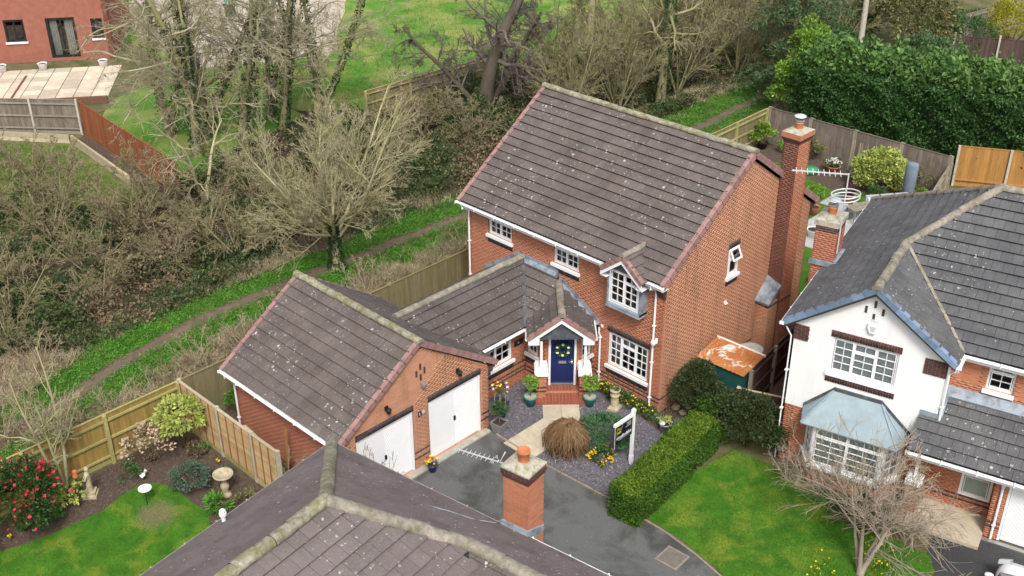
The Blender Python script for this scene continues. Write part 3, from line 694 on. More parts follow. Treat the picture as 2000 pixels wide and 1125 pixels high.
# gable side: window, chimney, vents
sidew = H.window(fG, *opsG[0], [(1., [(.60, 1, 1), (.40, 1, 1)])], setb=-.005, fw=.075)
H.soldier(fG, opsG[0][0]-.02, opsG[0][1]+.02, 4.955, 5.17, wG); H.soldier(fG, opsG[0][0]-.04, opsG[0][1]+.04, 3.57, 3.785, wG)
tp = MB(); top_ = fG(3.67, .02, 4.90); dn_ = (fG.n*.16+Vector((0, 0, -.33))); pn_ = dn_.cross(fG.u).normalized()
for a_, b_ in ((-.25, .25),): tp.obox(top_, fG.u*.25, dn_.normalized()*.03, pn_*.018).obox(top_+dn_, fG.u*.25, dn_.normalized()*.03, pn_*.018).obox(top_+dn_/2-fG.u*.225, fG.u*.028, dn_/2, pn_*.016).obox(top_+dn_/2+fG.u*.225, fG.u*.028, dn_/2, pn_*.016)
oc = tp.build('open_casement', MT['pvc'], sidew)
MB().poly([top_-fG.u*.22, top_+fG.u*.22, top_+fG.u*.22+dn_, top_-fG.u*.22+dn_]).build('pane', MT['glass'], sidew)
MB().box(.0, .05, 3.36, 3.46, 2.88, 2.98).box(.03, .08, 3.36, 3.50, 2.86, 2.90).build('outlet', MT['pvc'], root)
MB().lathe([(0, 0), (.045, 0), (.045, .16), (0, .16)], (-.18, -.12, 2.78), 10).lathe([(0, 0), (.075, .02), (.09, .1), (.07, .16), (0, .17)], (-.24, -.2, 2.72), 12).build('security_camera', MT['pvc'], root)
cs = .58
wC = []
for f_, L_, mt in ((Fr((0, 6.05), (1, 0), (0, -1)), cs, 'brick_stack'), (Fr((cs, 6.05), (0, 1), (1, 0)), .75, 'brick'), (Fr((cs, 6.80), (-1, 0), (0, 1)), cs, 'brick')):
    H.wall(f_, L_, 0., 8.10, (), th=.1, mat=mt, dark=(2.02,), mortar='mortar_stack' if mt == 'brick_stack' else 'mortar')  # front face of the stack takes the darker brick and mortar
MB().box(.1, .48, 6.15, 6.7, 0, 8.1).build('chimney_core', MT['mortar'], root)
H.wall(Fr((0, 5.42), (1, 0), (0, -1)), .53, 0, 2.18, (), th=.1, mat='brick_grimy', dark=(2.02,)); H.wall(Fr((.53, 5.42), (0, 1), (1, 0)), .63, 0, 2.18, (), th=.1, mat='brick_grimy', dark=(2.02,))
MB().hexa([(0, 5.36, 2.18), (.59, 5.36, 2.18), (.59, 6.07, 2.55), (0, 6.07, 2.75), (0, 5.36, 2.24), (.59, 5.36, 2.24), (.59, 6.07, 2.78), (0, 6.07, 2.98)]).build('shoulder_flashing', MT['lead'], root)
cap = MB().box(-.03, .61, 6.02, 6.83, 8.10, 8.17).box(-.06, .64, 5.99, 6.86, 8.172, 8.24); cap.build('chimney_band', MT['dbrick_brown'], root)
MB().box(-.08, .66, 5.97, 6.88, 8.242, 8.42).build('chimney_cap', MT['brick'], root)
MB().hexa([(-.07, 5.98, 8.422), (.65, 5.98, 8.422), (.65, 6.87, 8.422), (-.07, 6.87, 8.422), (.1, 6.2, 8.5), (.46, 6.2, 8.5), (.46, 6.65, 8.5), (.1, 6.65, 8.5)]).build('flaunching', MT['flaunch'], root)
def pot_cowl(par, c, s=1., pot=True):
    p = MB().lathe([(.13*s, 0), (.135*s, .18*s), (.15*s, .2*s), (.15*s, .25*s), (.12*s, .25*s), (.11*s, .1*s)], c, 16); p = p.build('chimney_pot', MT['terracotta'], par, True)
    k = MB().lathe([(.155*s, .26*s), (.165*s, .30*s), (.10*s, .33*s)], c, 16)
    for i in range(4):
        t_ = i*math.pi/2+.4; k.tube([(c[0]+.1*s*math.cos(t_), c[1]+.1*s*math.sin(t_), c[2]+.25*s), (c[0]+.12*s*math.cos(t_), c[1]+.12*s*math.sin(t_), c[2]+.44*s)], .012*s, 5)
    k.build('cowl_cage', MT['steel'], p); MB().lathe([(.2*s, .44*s), (.18*s, .47*s), (.05*s, .5*s), (.0, .5*s)], c, 18).build('cowl_lid', MT['alu'], p, True)
    return p
pot_cowl(root, (.29, 6.42, 8.47))
# ---- garage
gx, gxb = -3.57, -9.40; gyn, gyf = -10.25, -4.45; GE, GRz, GRy = 2.44, 4.62, -7.35; gev, gef = -10.56, -4.14
fD = Fr((gx, gyn), (0, 1), (1, 0)); A = lambda y: y-gyn
d1 = (A(-9.87), A(-7.67), 0.02, 2.26); d2 = (A(-7.04), A(-4.81), 0.02, 2.26)
wD = H.wall(fD, gyf-gyn, 0, 2.42, [d1, d2], gable=(A(GRy), 2.42+.70*(GRy-gyn)), mat='brick_grimy', start=A(-7.04), dark=(.375, .6), mortar='mortar_w')
wS = H.wall(Fr((gxb, gyn), (1, 0), (0, -1)), gx-gxb, 0, 2.42, (), mat='brick_pink')
H.wall(Fr((gxb, gyf), (0, -1), (-1, 0)), gyf-gyn, 0, 2.42, (), gable=(A(GRy), 2.42+.70*(GRy-gyn)), bricks=False, mat='brick_pink')
H.wall(Fr((gx, gyf), (-1, 0), (0, 1)), gx-gxb, 0, 2.42, (), bricks=False, mat='brick_pink')
for o in (d1, d2):
    garage_door(H, fD, *o); H.soldier(fD, o[0]-.02, o[1]+.02, 2.265, 2.48, wD)
gs_ = (GRz-GE)/(GRy-gev)
GX0, GX1 = -9.50, -3.49
gfr = H.roof([(GX0, gev, GE), (GX1, gev, GE), (GX1, GRy, GRz), (GX0, GRy, GRz)], e, 'tile_brown', 'garage_roof', tw=.30)
gbk = H.roof([(GX1, gef, GE), (GX0, gef, GE), (GX0, GRy, GRz), (GX1, GRy, GRz)], (-1, 0, 0), 'tile_wing', 'garage_roof', tw=.30)
H.ridge((GX0-.05, GRy, GRz+.03), (GX1+.08, GRy, GRz+.03), gfr, 'ridge_moss', r=.13)
for y, pr_, x, ou in ((gev, gfr, GX1, (1, 0, 0)), (gef, gbk, GX1, (1, 0, 0)), (gev, gfr, GX0, (-1, 0, 0)), (gef, gbk, GX0, (-1, 0, 0))):
    sg = 1 if y < GRy else -1; H.verge((x, y-sg*.02, GE), (x, GRy-sg*.06, GRz-.04), ou, pr_, dp=.11)
MB().box(GX0+.05, GX1-.05, gev+.02, gev+.045, GE-.2, GE-.045).box(GX0+.05, GX1-.05, gev+.045, gyn, GE-.195, GE-.18).box(GX0+.05, -8.3, gef-.045, gef-.02, GE-.2, GE-.045).build('fascia', MT['pvc'], root)
H.gutter((GX0-.04, gev-.06, GE-.05), (GX1+.02, gev-.06, GE-.05)); H.gutter((GX0, gef+.06, GE-.05), (-8.2, gef+.06, GE-.05), mat='concrete')
H.pipe([(gxb+.12, gev-.05, GE-.09), (gxb+.12, gev-.05, GE-.2), (gxb+.12, gyn-.06, GE-.33), (gxb+.12, gyn-.06, .05)])
k = MB()
for i in range(3): k.box(gx-.2, gx+.012, gyf, gyf+.10*(i+1), 2.0+.12*i, 2.112+.12*i)
k.build('kneeler', MT['dbrick_brown'], root)
def wall_lamp(y, z):
    l = MB().box(gx, gx+.05, y-.06, y+.06, z-.02, z+.12).lathe([(.02, .0), (.06, .02), (.085, .13), (.095, .14), (.05, .2), (0, .23)], (gx+.13, y, z-.1), 8); return l.build('wall_lamp', MT['black'], root)
wall_lamp(-5.8, 2.80); wall_lamp(-8.68, 2.84)
MB().box(gx, gx+.06, -7.31, -7.21, 3.08, 3.14).obox((gx+.1, -7.26, 3.06), (.06, 0, -.02), (0, .07, 0), (.01, 0, .05)).build('floodlight', MT['steel'], root)
dm = MB()
for dy, dz in ((0, .19), (0, -.19), (-.16, 0), (.16, 0)): dm.box(gx-.005, gx+.016, -7.29+dy-.035, -7.29+dy+.035, 3.50+dz-.11, 3.50+dz+.11)
for i_ in range(0): pass
dm.build('diamond_brick', MT['dbrick_brown'], root)
pl = MB().box(gx, gx+.018, -7.47, -7.33, 1.93, 2.11).build('number_plate', MT['black'], root)
pl['label'] = 'small dark plate with a white figure one'
MB().box(gx+.018, gx+.021, -7.42, -7.40, 1.96, 2.08).box(gx+.018, gx+.021, -7.435, -7.42, 2.05, 2.07).build('figure', MT['paint'], pl)
MB().tube([(gx, -7.26, 2.04), (gx+.03, -7.26, 2.04)], .065, 16).build('round_plate', simple('pale_plate', (.5, .47, .47), .5), root)
# ---- link wing
lx = -4.70; LRx, LRz, LE, LEx = -6.30, 3.70, 2.40, -4.36; LEl = 2*LRx-LEx
fL = Fr((lx, gyf), (0, 1), (1, 0)); la = lambda y: y-gyf
oL = (la(-3.75), la(-2.2), 1.13, 2.20)
wL = H.wall(fL, 4.45-1.55, 0, 2.40, [oL], dark=(.38, .56, .75))
H.wall(Fr((LEl+.3, 0), (0, -1), (-1, 0)), 4.45, 0, 2.40, (), bricks=False, mat='brick_pink')
H.window(fL, *oL, [(.5, [(1., 3, 3)]), (.5, [(1., 2, 3)])], setb=.05, fw=.07)
H.soldier(fL, oL[0]-.05, oL[1]+.05, .80, 1.015, wL)
MB().box(lx, lx+.025, -2.10, -1.68, 1.55, 1.76).build('name_plaque', MT['black'], root)
MB().tube([(lx+.024, -1.92, 1.66), (lx+.032, -1.92, 1.66)], .05, 10).build('plaque_motif', MT['steel'], root)
lr = H.roof([(LEx, -4.75, LE), (LEx, -.0, LE), (LRx, .0, LRz), (LRx, -6.2, LRz), (LEx, -6.2, LE)], (0, 1, 0), 'tile_wing', 'wing_roof', tw=.30)
ll = H.roof([(LEl, .0, LE), (LEl, -6.2, LE), (LRx, -6.2, LRz), (LRx, 0, LRz)], (0, -1, 0), 'tile_wing', 'wing_roof', tw=.30)
H.ridge((LRx, -5.95, LRz+.03), (LRx, -.02, LRz+.03), lr, 'ridge', r=.125)
MB().box(LEx-.045, LEx-.02, -4.2, -1.95, LE-.19, LE-.045).box(lx, LEx-.045, -4.2, -1.95, LE-.185, LE-.17).build('fascia', MT['pvc'], root)
H.gutter((LEx+.05, -4.1, LE-.05), (LEx+.05, -1.86, LE-.05)); H.gutter((LEl-.06, -4.1, LE-.05), (LEl-.06, 0, LE-.05), mat='concrete')
# ---- infill with angled porch
ly, px_, pd = -1.58, -2.90, -2.04      # wall facing the drive, wall facing right, door plane x-y = pd
c1 = (ly+pd, ly); c2 = (px_, px_-pd)
fA = Fr((lx, ly), (1, 0), (0, -1)); LA = c1[0]-lx
oA = (.12, .62, 1.18, 2.15); wA = H.wall(fA, LA, 0, 2.38, [oA], dark=(.38, .56, .75), th=.2)
H.window(fA, *oA, [(1., [(1., 2, 3)])], setb=.04, fw=.05); H.soldier(fA, .05, .68, .85, 1.065, wA)
fB = Fr(c2, (0, 1), (1, 0)); LB = -c2[1]; oB = (LB-.66, LB-.14, 1.18, 2.15)
wB = H.wall(fB, LB, 0, 2.38, [oB], dark=(.38, .56, .75), th=.2); H.window(fB, *oB, [(1., [(1., 2, 3)])], setb=.04, fw=.05); H.soldier(fB, oB[0]-.05, oB[1]+.05, .85, 1.065, wB)
q = math.sqrt(.5); fP = Fr(c1, (q, q), (q, -q)); LP = (Vector(c2)-Vector(c1)).length; mid = LP/2
dw = .40; dz0 = .30; dtop = 2.30
dps = MB(); fP.box(dps, mid-dw-.075, mid-dw, -.08, .03, dz0-.06, dtop); fP.box(dps, mid+dw, mid+dw+.075, -.08, .03, dz0-.06, dtop); fP.box(dps, mid-dw, mid+dw, -.08, .03, dtop-.06, dtop)
dm = MB(); fP.box(dm, mid-dw, mid+dw, -.07, -.02, dz0, dtop-.06); door = dm.build('front_door', MT['blue_door'], root)
door['label'] = 'dark blue panelled front door with a wreath'
dps.build('door_frame', MT['pvc'], door)
pn = MB()
for sx in (-1, 1):
    x0, x1 = (mid-.30, mid-.05) if sx < 0 else (mid+.05, mid+.30)
    for za, zb in ((dz0+.16, dz0+.72), (dz0+.98, dz0+1.10), (dz0+1.2, dz0+1.82)):
        fP.box(pn, x0, x1, -.021, -.008, za, zb); fP.box(pn, x0+.03, x1-.03, -.009, -.0, za+.03, zb-.03)
pn.build('door_panel', MT['blue_door'], door)
fP.box(t_ := MB(), mid-.13, mid+.13, -.02, .005, dz0+.82, dz0+.90); t_.build('letterbox', MT['chrome'], door)
t_ = MB(); fP.box(t_, mid+dw-.09, mid+dw-.05, -.02, .005, dz0+.78, dz0+.98); fP.box(t_, mid+dw-.19, mid+dw-.05, .005, .03, dz0+.86, dz0+.89); t_.build('door_handle', MT['chrome'], door)
fP.box(t_ := MB(), mid-dw, mid+dw, -.03, .04, dz0-.03, dz0-.002); t_.build('threshold', MT['steel'], door)
MBg = MB(); fP.box(MBg, -.02, mid-dw-.076, -.2, -.01, 0, 2.4); fP.box(MBg, mid+dw+.076, LP+.02, -.2, -.01, 0, 2.4); fP.box(MBg, mid-dw-.08, mid+dw+.08, -.2, -.01, dtop, 2.6); MBg.build('door_reveal', MT['brick'], root)
MT['step_tile'] = brick_mat('quarry_tile', (.30, .095, .06), (.25, .08, .05), (.2, .07, .05), .2)
# brick piers with white caps and slim posts, steps
GD = .66   # pier front distance from the door plane
for sg in (-1, 1):
    a0, a1 = (mid-.92, mid-.56) if sg < 0 else (mid+.56, mid+.92)
    for f_, L_ in ((Fr(fP(a0, GD, 0), fP.u, fP.n), a1-a0), (Fr(fP(a1, GD, 0), -fP.n, fP.u), GD-.02), (Fr(fP(a0, .02, 0), fP.n, -fP.u), GD-.02)):
        H.wall(f_, L_, 0, 1.05, (), th=.09, dark=(.38, .56, .975))
    fP.box(t_ := MB(), a0-.05, a1+.05, .0, GD+.06, 1.052, 1.17); fP.box(t_, a0-.02, a1+.02, .0, GD+.03, 1.172, 1.25)
    ac = (a0+a1)/2
    for i in range(2): t_.hexa([fP(ac-.09+.03*i, GD-.22+.03*i, 1.25+.1*i), fP(ac+.09-.03*i, GD-.22+.03*i, 1.25+.1*i), fP(ac+.09-.03*i, GD-.04-.03*i, 1.25+.1*i), fP(ac-.09+.03*i, GD-.04-.03*i, 1.25+.1*i), fP(ac-.06+.03*i, GD-.19+.03*i, 1.35+.1*i), fP(ac+.06-.03*i, GD-.19+.03*i, 1.35+.1*i), fP(ac+.06-.03*i, GD-.07-.03*i, 1.35+.1*i), fP(ac-.06+.03*i, GD-.07-.03*i, 1.35+.1*i)])
    t_.build('pier_cap', MT['paint'], root)
    fP.box(t_ := MB(), ac-.04, ac+.04, GD-.17, GD-.09, 1.25, 2.32); t_.build('porch_post', MT['paint'], root)
fP.box(t_ := MB(), mid-.56, mid+.56, .0, .36, 0, .235); fP.box(t_, mid-.93, mid+.93, .36, GD+.22, 0, .13); st = t_.build('door_step', MT['mortar'], root)
for ii, (za, zb, da, db, aa, ab) in enumerate(((.235, .25, .02, .36, mid-.555, mid+.555), (.13, .145, .37, GD+.22, mid-.925, mid+.925))):
    n = int((ab-aa)/.11)
    for i in range(n):
        w_ = (ab-aa)/n; fP.box(t_ := MB(), aa+i*w_+.005, aa+(i+1)*w_-.005, da, db, za, zb); t_.build('brick', MT['step_tile'], st)
n = int(1.85/.225)
for k_ in range(2):
    for i in range(n+1):
        a0 = mid-.93+i*.225-(.11 if k_ else 0); a1 = min(a0+.215, mid+.93); a0 = max(a0, mid-.93)
        if a1-a0 > .04: fP.box(t_ := MB(), a0, a1, GD+.19, GD+.232, k_*.07+.004, k_*.07+.062); t_.build('brick', MT['step_tile'], st)
# porch roof (ridge runs on the diagonal) and the lean-to between it and the wing
pz, ps, phw = 3.36, .76, 1.10; off = -4.60; gpl = -1.08
rbk = Vector((off, 0, pz)); rfr = Vector(((off+gpl)/2, (off-gpl)/2, pz)); du = Vector((q, q, 0))
dn = lambda p, d: Vector((p.x, p.y, pz))+du*d+Vector((0, 0, -abs(d)*ps))
GR_, GL_ = dn(rfr, phw), dn(rfr, -phw)
G2_ = dn(Vector((off-.0, 0, pz))+(rfr-rbk)*.17, phw); WPd = 1.36
WP_ = Vector((off+WPd*math.sqrt(2), 0, pz-ps*WPd))
pr1 = H.roof([GR_, G2_, WP_, rbk, rfr], (rfr-rbk), 'tile_wing', 'porch_roof', gauge=.32, tw=.28)
pr2 = H.roof([dn(rbk+(rfr-rbk)*.12, -phw), GL_, rfr, rbk], (rfr-rbk), 'tile_wing', 'porch_roof', gauge=.32, tw=.28)
LZ = 3.60; lsl = (LZ-LE)/1.93; lz = lambda x, y: (x, y, LZ+lsl*y)
H.roof([lz(-6.3, -1.93), lz(-4.05, -1.93), lz(-4.12, -.5), lz(-4.6, 0), lz(-6.3, 0)], (1, 0, 0), 'tile_brown', 'leanto_roof')
H.ridge(rfr+(rfr-rbk).normalized()*.04+Vector((0, 0, .03)), rbk+Vector((.02, -.02, .03)), pr1, 'ridge', r=.13)
gn = Vector((q, -q, 0))
for d_, pr_ in ((phw, pr1), (-phw, pr2)): H.verge(dn(rfr, d_*1.02), dn(rfr, d_*.06), gn, pr_, seg=.33, dp=.08)
bb = MB()
for d_ in (phw, -phw):
    bargeboard(bb, dn(rfr, d_)+gn*-.01-Vector((0, 0, .07)), dn(rfr, 0)+gn*-.01-Vector((0, 0, .07)), .17, .03, gn)
    e0 = dn(rfr, d_); e1 = dn(rfr, d_*.66); zb = e0.z-.25
    bb.prism([Vector((e0.x, e0.y, e0.z-.235)), Vector((e1.x, e1.y, e0.z-.235)), Vector((e1.x, e1.y, e1.z-.235)), ], gn*.02)
    bb.prism([Vector((e0.x, e0.y, zb)), Vector((e1.x, e1.y, zb)), Vector((e1.x, e1.y, zb))-gn*.75, Vector((e0.x, e0.y, zb))-gn*.75], (0, 0, .02))
bb.build('bargeboard', MT['pvc'], root)
g0 = rfr-gn*.12; hwp = .74; zb = 2.44
pts = [Vector((g0.x, g0.y, zb))+du*(-hwp)]+[Vector((g0.x, g0.y, zb-.0-(.035 if i % 2 else 0)))+du*(-hwp+2*hwp*i/24) for i in range(1, 24)]+[Vector((g0.x, g0.y, zb))+du*hwp, Vector((g0.x, g0.y, zb+.08))+du*hwp, Vector((g0.x, g0.y, pz-.12)), Vector((g0.x, g0.y, zb+.08))-du*hwp]
MB().prism(pts, -gn*.03).build('gable_panel', MT['lead_dark'], root)
for seg_ in ([(LEx+.05, -1.9, LE-.05), (LEx+.16, -2.02, LE-.03), tuple(GL_+Vector((-.06, -.02, -.05)))], [(-2.52, -.02, LE-.02), tuple(G2_+Vector((.06, .05, -.05))), tuple(GR_+Vector((.03, .06, -.05)))]):
    MB().tube(seg_, .05, 8).build('gutter', MT['pvc'], root)
H.pipe([(-2.60, -.12, LE-.05), (-2.60, -.12, LE-.25), (-2.58, -.07, LE-.4), (-2.58, -.07, .05)])
# stepped lead flashing where the roofs meet the front wall
fl = MB()
def flash(p, q_, n):
    p, q_ = Vector(p), Vector(q_)
    for i in range(n):
        a = p+(q_-p)*(i/n); b = p+(q_-p)*((i+1)/n); zt = max(a.z, b.z)+.15
        fl.add([(a.x, -.028, a.z), (b.x, -.028, b.z), (b.x, -.028, zt), (a.x, -.028, zt), (a.x, -.012, a.z), (b.x, -.012, b.z), (b.x, -.012, zt), (a.x, -.012, zt)], [(0, 1, 2, 3), (3, 2, 6, 7), (0, 3, 7, 4), (1, 5, 6, 2)])
        fl.add([(a.x, -.03, a.z+.03), (b.x, -.03, b.z+.03), (b.x, -.20, b.z-.055 if abs(p.z-q_.z) < .1 else b.z+.055), (a.x, -.20, a.z-.055 if abs(p.z-q_.z) < .1 else a.z+.055)], [(0, 1, 2, 3)])
flash((LEl, 0, LE+.05), (LRx, 0, LRz+.05), 14); flash((LRx, 0, LZ+.07), (off, 0, LZ+.06), 6); flash((off, 0, pz+.10), (WP_.x, 0, WP_.z+.06), 13)
fl.build('flashing', MT['lead'], root)
MB().bar((LRx+.03, -.06, LRz-.0), (LEx+.02, -1.90, LE+.07), .13, .03).build('valley', MT['lead_dark'], root)
H.finish_tiles(); H.finish_bricks()
# wreath hanging on the door
wr = thing('wreath', 'green leaf wreath with white flowers hanging on the blue front door', 'wreath', tuple(fP(mid, .035, dz0+1.42)), math.atan2(fP.u.y, fP.u.x))
# ================================================================ white rendered house on the right
root = thing('rendered_house', 'white rendered gable house with dark grey tiled roof and lead bay window', 'house', (3.98, .44, 0), R(13.9))
H = House(root); s_ = .71; E5 = 5.10
fW = Fr((.28, .28), (1, 0), (0, -1)); WL = 4.38
opw = (1.42-.28, 3.34-.28, 3.66, 4.87); bay_o = (.85, 3.55, .6, 2.2)
ops = [opw, (bay_o[0], bay_o[1], bay_o[2], bay_o[3])]
wb = H.wall(fW, WL, 0, 2.12, [bay_o[:2]+(.6, 2.12)], mat='brick', th=.25)
wr_ = MB(); As = sorted({0, WL, opw[0], opw[1], bay_o[0], bay_o[1]}); Zs = sorted({2.12, 2.2, 5.0, opw[2], opw[3]})
for i in range(len(As)-1):
    for j in range(len(Zs)-1):
        a, z = (As[i]+As[i+1])/2, (Zs[j]+Zs[j+1])/2
        if not any(o[0] < a < o[1] and o[2] < z < o[3] for o in ops): fW.box(wr_, As[i], As[i+1], -.25, .018, Zs[j], Zs[j+1])
wr_.prism([fW(0, .018, 5.0), fW(WL, .018, 5.0), fW(WL/2, .018, 5.0+s_*WL/2)], -fW.n*.26)
fWr = Fr((4.66, .28), (0, 1), (1, 0)); fWr.box(wr_, 0, .9, -.24, .0, 2.9, 5.0)
wr_ = wr_.build('wall', MT['render'], root)
H.wall(Fr((.28, 9.5), (0, -1), (-1, 0)), 9.22, 0, 5.0, (), bricks=False, mat='brick')
fM = Fr((4.66, 1.12), (1, 0), (0, -1)); om = (1.0, 1.72, 3.98, 4.86)
wm = H.wall(fM, 6., 2.4, 5.0, [om], mat='brick')
H.window(fM, *om, [(1., [(.68, 2, 2), (.32, 2, 1)])], setb=.05, blind=.3)
H.wall(Fr((10.66, 9.5), (-1, 0), (0, 1)), 10.38, 0, 5., (), bricks=False, mat='brick'); H.wall(Fr((10.66, 1.12), (0, 1), (1, 0)), 8.38, 0, 5., (), gable=(4.19, 8.1), bricks=False, mat='brick')
H.window(fW, *opw, [(.32, [(1., 2, 4)]), (.36, [(.72, 2, 3), (.28, 2, 1)]), (.32, [(1., 2, 4)])], setb=.03, blind=1., fw=.06)
H.soldier(fW, opw[0]-.06, opw[1]+.06, opw[3]+.005, opw[3]+.22, wr_, 'dbrick_brown', .045); H.soldier(fW, opw[0]-.06, opw[1]+.06, opw[2]-.33, opw[2]-.112, wr_, 'dbrick_brown', .045)
for dx, dz in ((0, .22), (0, -.2), (-.24, .0), (.24, .02)):
    c = WL/2-.02; MB().obox(fW(c+dx, .022, 6.02+dz), fW.u*.036, fW.n*.012, (0, 0, .11)).build('brick', MT['dbrick'], wr_)
# dark brick quoins at the eaves corners
for a0, a1 in ((-.02, .44), (WL-.62, WL+.02)):
    fW.box(t_ := MB(), a0+.012, a1-.012, -.02, .035, 4.47, 4.985); qn = t_.build('quoin', MT['mortar_pale'], root)
    for k in range(7):
        x = a0-(.11 if k % 2 else 0)
        while x < a1:
            xa, xb = max(x+.006, a0), min(x+.219, a1)
            if xb-xa > .03: fW.box(t_ := MB(), xa, xb, .0, .048, 4.475+k*.073, 4.475+k*.073+.062); t_.build('brick', MT['dbrick_brown'], qn)
            x += .225
al = MB(); c = WL/2+.03
al.prism([fW(c-.15, .02, 5.62), fW(c+.15, .02, 5.62), fW(c+.16, .02, 5.5), fW(c+.08, .02, 5.33), fW(c-.08, .02, 5.33), fW(c-.16, .02, 5.5)][::-1], fW.n*.09)
al.build('alarm_box', MT['pvc'], root); MB().prism([fW(c-.09, .111, 5.56), fW(c+.09, .111, 5.56), fW(c+.05, .111, 5.40), fW(c-.05, .111, 5.40)], fW.n*.006).build('alarm_light', simple('alarm_grey', (.5, .55, .53), .4), root)
fW.box(t_ := MB(), c-.10, c+.10, .02, .05, 5.66, 5.76); t_.build('vent_grille', simple('vent_grey', (.62, .62, .61), .6), root)
PK = (4.52, 5.33, E5+s_*4.52); JN = (2.46, 3.26, E5+s_*2.46); WA = (2.46, 0, E5+s_*2.46); VB = (4.92, .80, E5)
r1 = H.roof([(0, 0, E5), (0, 9.85, E5), PK, JN, WA], (0, 1, 0), 'tile_grey', tw=.31)
r2_ = H.roof([(4.92, 0, E5), WA, JN, VB], (0, 1, 0), 'tile_grey', tw=.31)
r3 = H.roof([VB, (11, .80, E5), (11, 5.33, PK[2]), PK, JN], (1, 0, 0), 'tile_grey', tw=.31)
MB().prism([(0, 9.85, E5), (11, 9.85, E5), (11, 5.33, PK[2]), PK], (0, 0, -.06)).build('roof', MT['tile_grey'], root)
z3 = Vector((0, 0, .03))
H.ridge(Vector(WA)+Vector((0, -.05, .03)), Vector(JN)+z3, r1, 'ridge', r=.14); H.ridge(Vector(JN)+z3, Vector(PK)+z3, r3, 'ridge', r=.13); H.ridge(Vector(PK)+z3, (11, 5.33, PK[2]+.03), r3, 'ridge', r=.14); H.ridge(Vector(PK)+z3, Vector((0, 9.85, E5))+z3, r1, 'ridge', r=.12)
H.verge((0, 0, E5), (2.42, 0, E5+s_*2.42), (0, -1, 0), r1, 'blue_verge', seg=.36, wd=.2, dp=.10); H.verge((4.92, 0, E5), (2.50, 0, E5+s_*2.42), (0, -1, 0), r2_, 'blue_verge', seg=.36, wd=.2, dp=.10)
vb = MB()
for sg in (-1, 1): bargeboard(vb, (2.46+sg*2.44, .01, E5-.10), (2.46, .01, E5+s_*2.46-.13), .09, .26, (0, 1, 0))
vb.build('verge_course', MT['dbrick'], root)
MB().bar(Vector(JN)+Vector((.05, -.05, .06)), Vector(VB)+Vector((0, 0, .07)), .10, .035).build('valley', MT['ridge'], root)
H.gutter((-.06, -.02, E5-.05), (-.06, 9.85, E5-.05)); H.gutter((4.98, .05, E5-.05), (4.98, .72, E5-.05)); H.gutter((4.95, .74, E5-.05), (11, .74, E5-.05))
MB().box(4.95, 11, .80, .825, E5-.22, E5-.04).box(4.895, 4.92, .02, .8, E5-.22, E5-.04).box(4.66, 11, .825, 1.12, E5-.22, E5-.20).build('fascia', MT['pvc'], root)
H.pipe([(4.96, .16, E5-.09), (4.96, .16, E5-.25), (4.74, .22, E5-.42), (4.74, .22, 3.05)])
H.pipe([(.0, .06, E5-.08), (.1, .12, E5-.3), (.21, .20, E5-.55), (.21, .20, .05)], r=.024)
# lower roof over porch and garage
pr = H.roof([(4.18, -.68, 2.42), (11, -.68, 2.42), (11, 1.10, 3.64), (4.68, 1.10, 3.64), (4.68, .27, 3.07), (4.18, .27, 3.07)], (1, 0, 0), 'tile_grey', 'porch_roof', tw=.31)
fl = MB().hexa([(4.66, .86, 3.55), (11, .86, 3.55), (11, 1.11, 3.66), (4.66, 1.11, 3.66), (4.66, .86, 3.57), (11, .86, 3.57), (11, 1.09, 3.78), (4.66, 1.09, 3.80)])
fl.hexa([(4.66, .30, 3.14), (4.80, .30, 3.14), (4.80, .86, 3.54), (4.66, .86, 3.54), (4.67, .30, 3.26), (4.8, .30, 3.18), (4.8, .86, 3.58), (4.67, .86, 3.68)]).box(4.18, 4.70, .235, .262, 3.0, 3.26)
fl.build('flashing', MT['lead'], root)
H.gutter((4.15, -.74, 2.37), (11, -.74, 2.37)); MB().box(4.2, 11, -.68, -.655, 2.2, 2.37).box(4.2, 11, -.655, .5, 2.2, 2.22).build('fascia', MT['pvc'], root)
wp = H.wall(Fr((4.66, .50), (1, 0), (0, -1)), 2.0, 0, 2.25, [(.98, 1.86, .62, 1.42)], mat='brick', dark=(.38, .56)); fR = Fr((4.66, .50), (1, 0), (0, -1))
H.window(fR, .98, 1.86, .62, 1.42, [(1., [(1., 1, 1)])], setb=-.02, fw=.08, glass='glass_green', sill=False)
H.wall(Fr((6.98, .52), (0, -1), (-1, 0)), .0+.8, 0, 2.25, (), mat='brick') if False else None
fPi = Fr((6.60, -.30), (1, 0), (0, -1)); H.wall(fPi, .38, 0, 2.25, (), th=.2, mat='brick', dark=(.38, .56)); H.wall(Fr((6.60, .5), (0, -1), (-1, 0)), .8, 0, 2.25, (), th=.1, mat='brick', dark=(.38, .56))
fGd = Fr((6.98, -.28), (1, 0), (0, -1)); garage_door(H, fGd, 0, 2.25, .03, 2.2, True, setb=.0)
H.pipe([(6.82, -.72, 2.33), (6.82, -.60, 2.2), (6.82, -.36, 2.05), (6.82, -.36, .05)])
H.wall(Fr((4.30, -.42), (1, 0), (0, -1)), .36, 0, 1.08, (), th=.1, mat='brick'); H.wall(Fr((4.66, -.42), (0, 1), (1, 0)), .36, 0, 1.08, (), th=.1, mat='brick')
MB().box(4.25, 4.71, -.47, .0, 1.082, 1.24).box(4.3, 4.66, -.42, -.05, 1.242, 1.30).build('pier_cap', MT['paint'], root); MB().box(4.44, 4.52, -.28, -.20, 1.3, 2.22).build('porch_post', MT['paint'], root)
MB().box(4.5, 6.60, -1.0, .5, .0, .10).build('porch_slab', MT['slab'], root); MB().box(6.6, 9.4, -.50, -.36, .0, .03).build('drain_channel', MT['steel'], root)
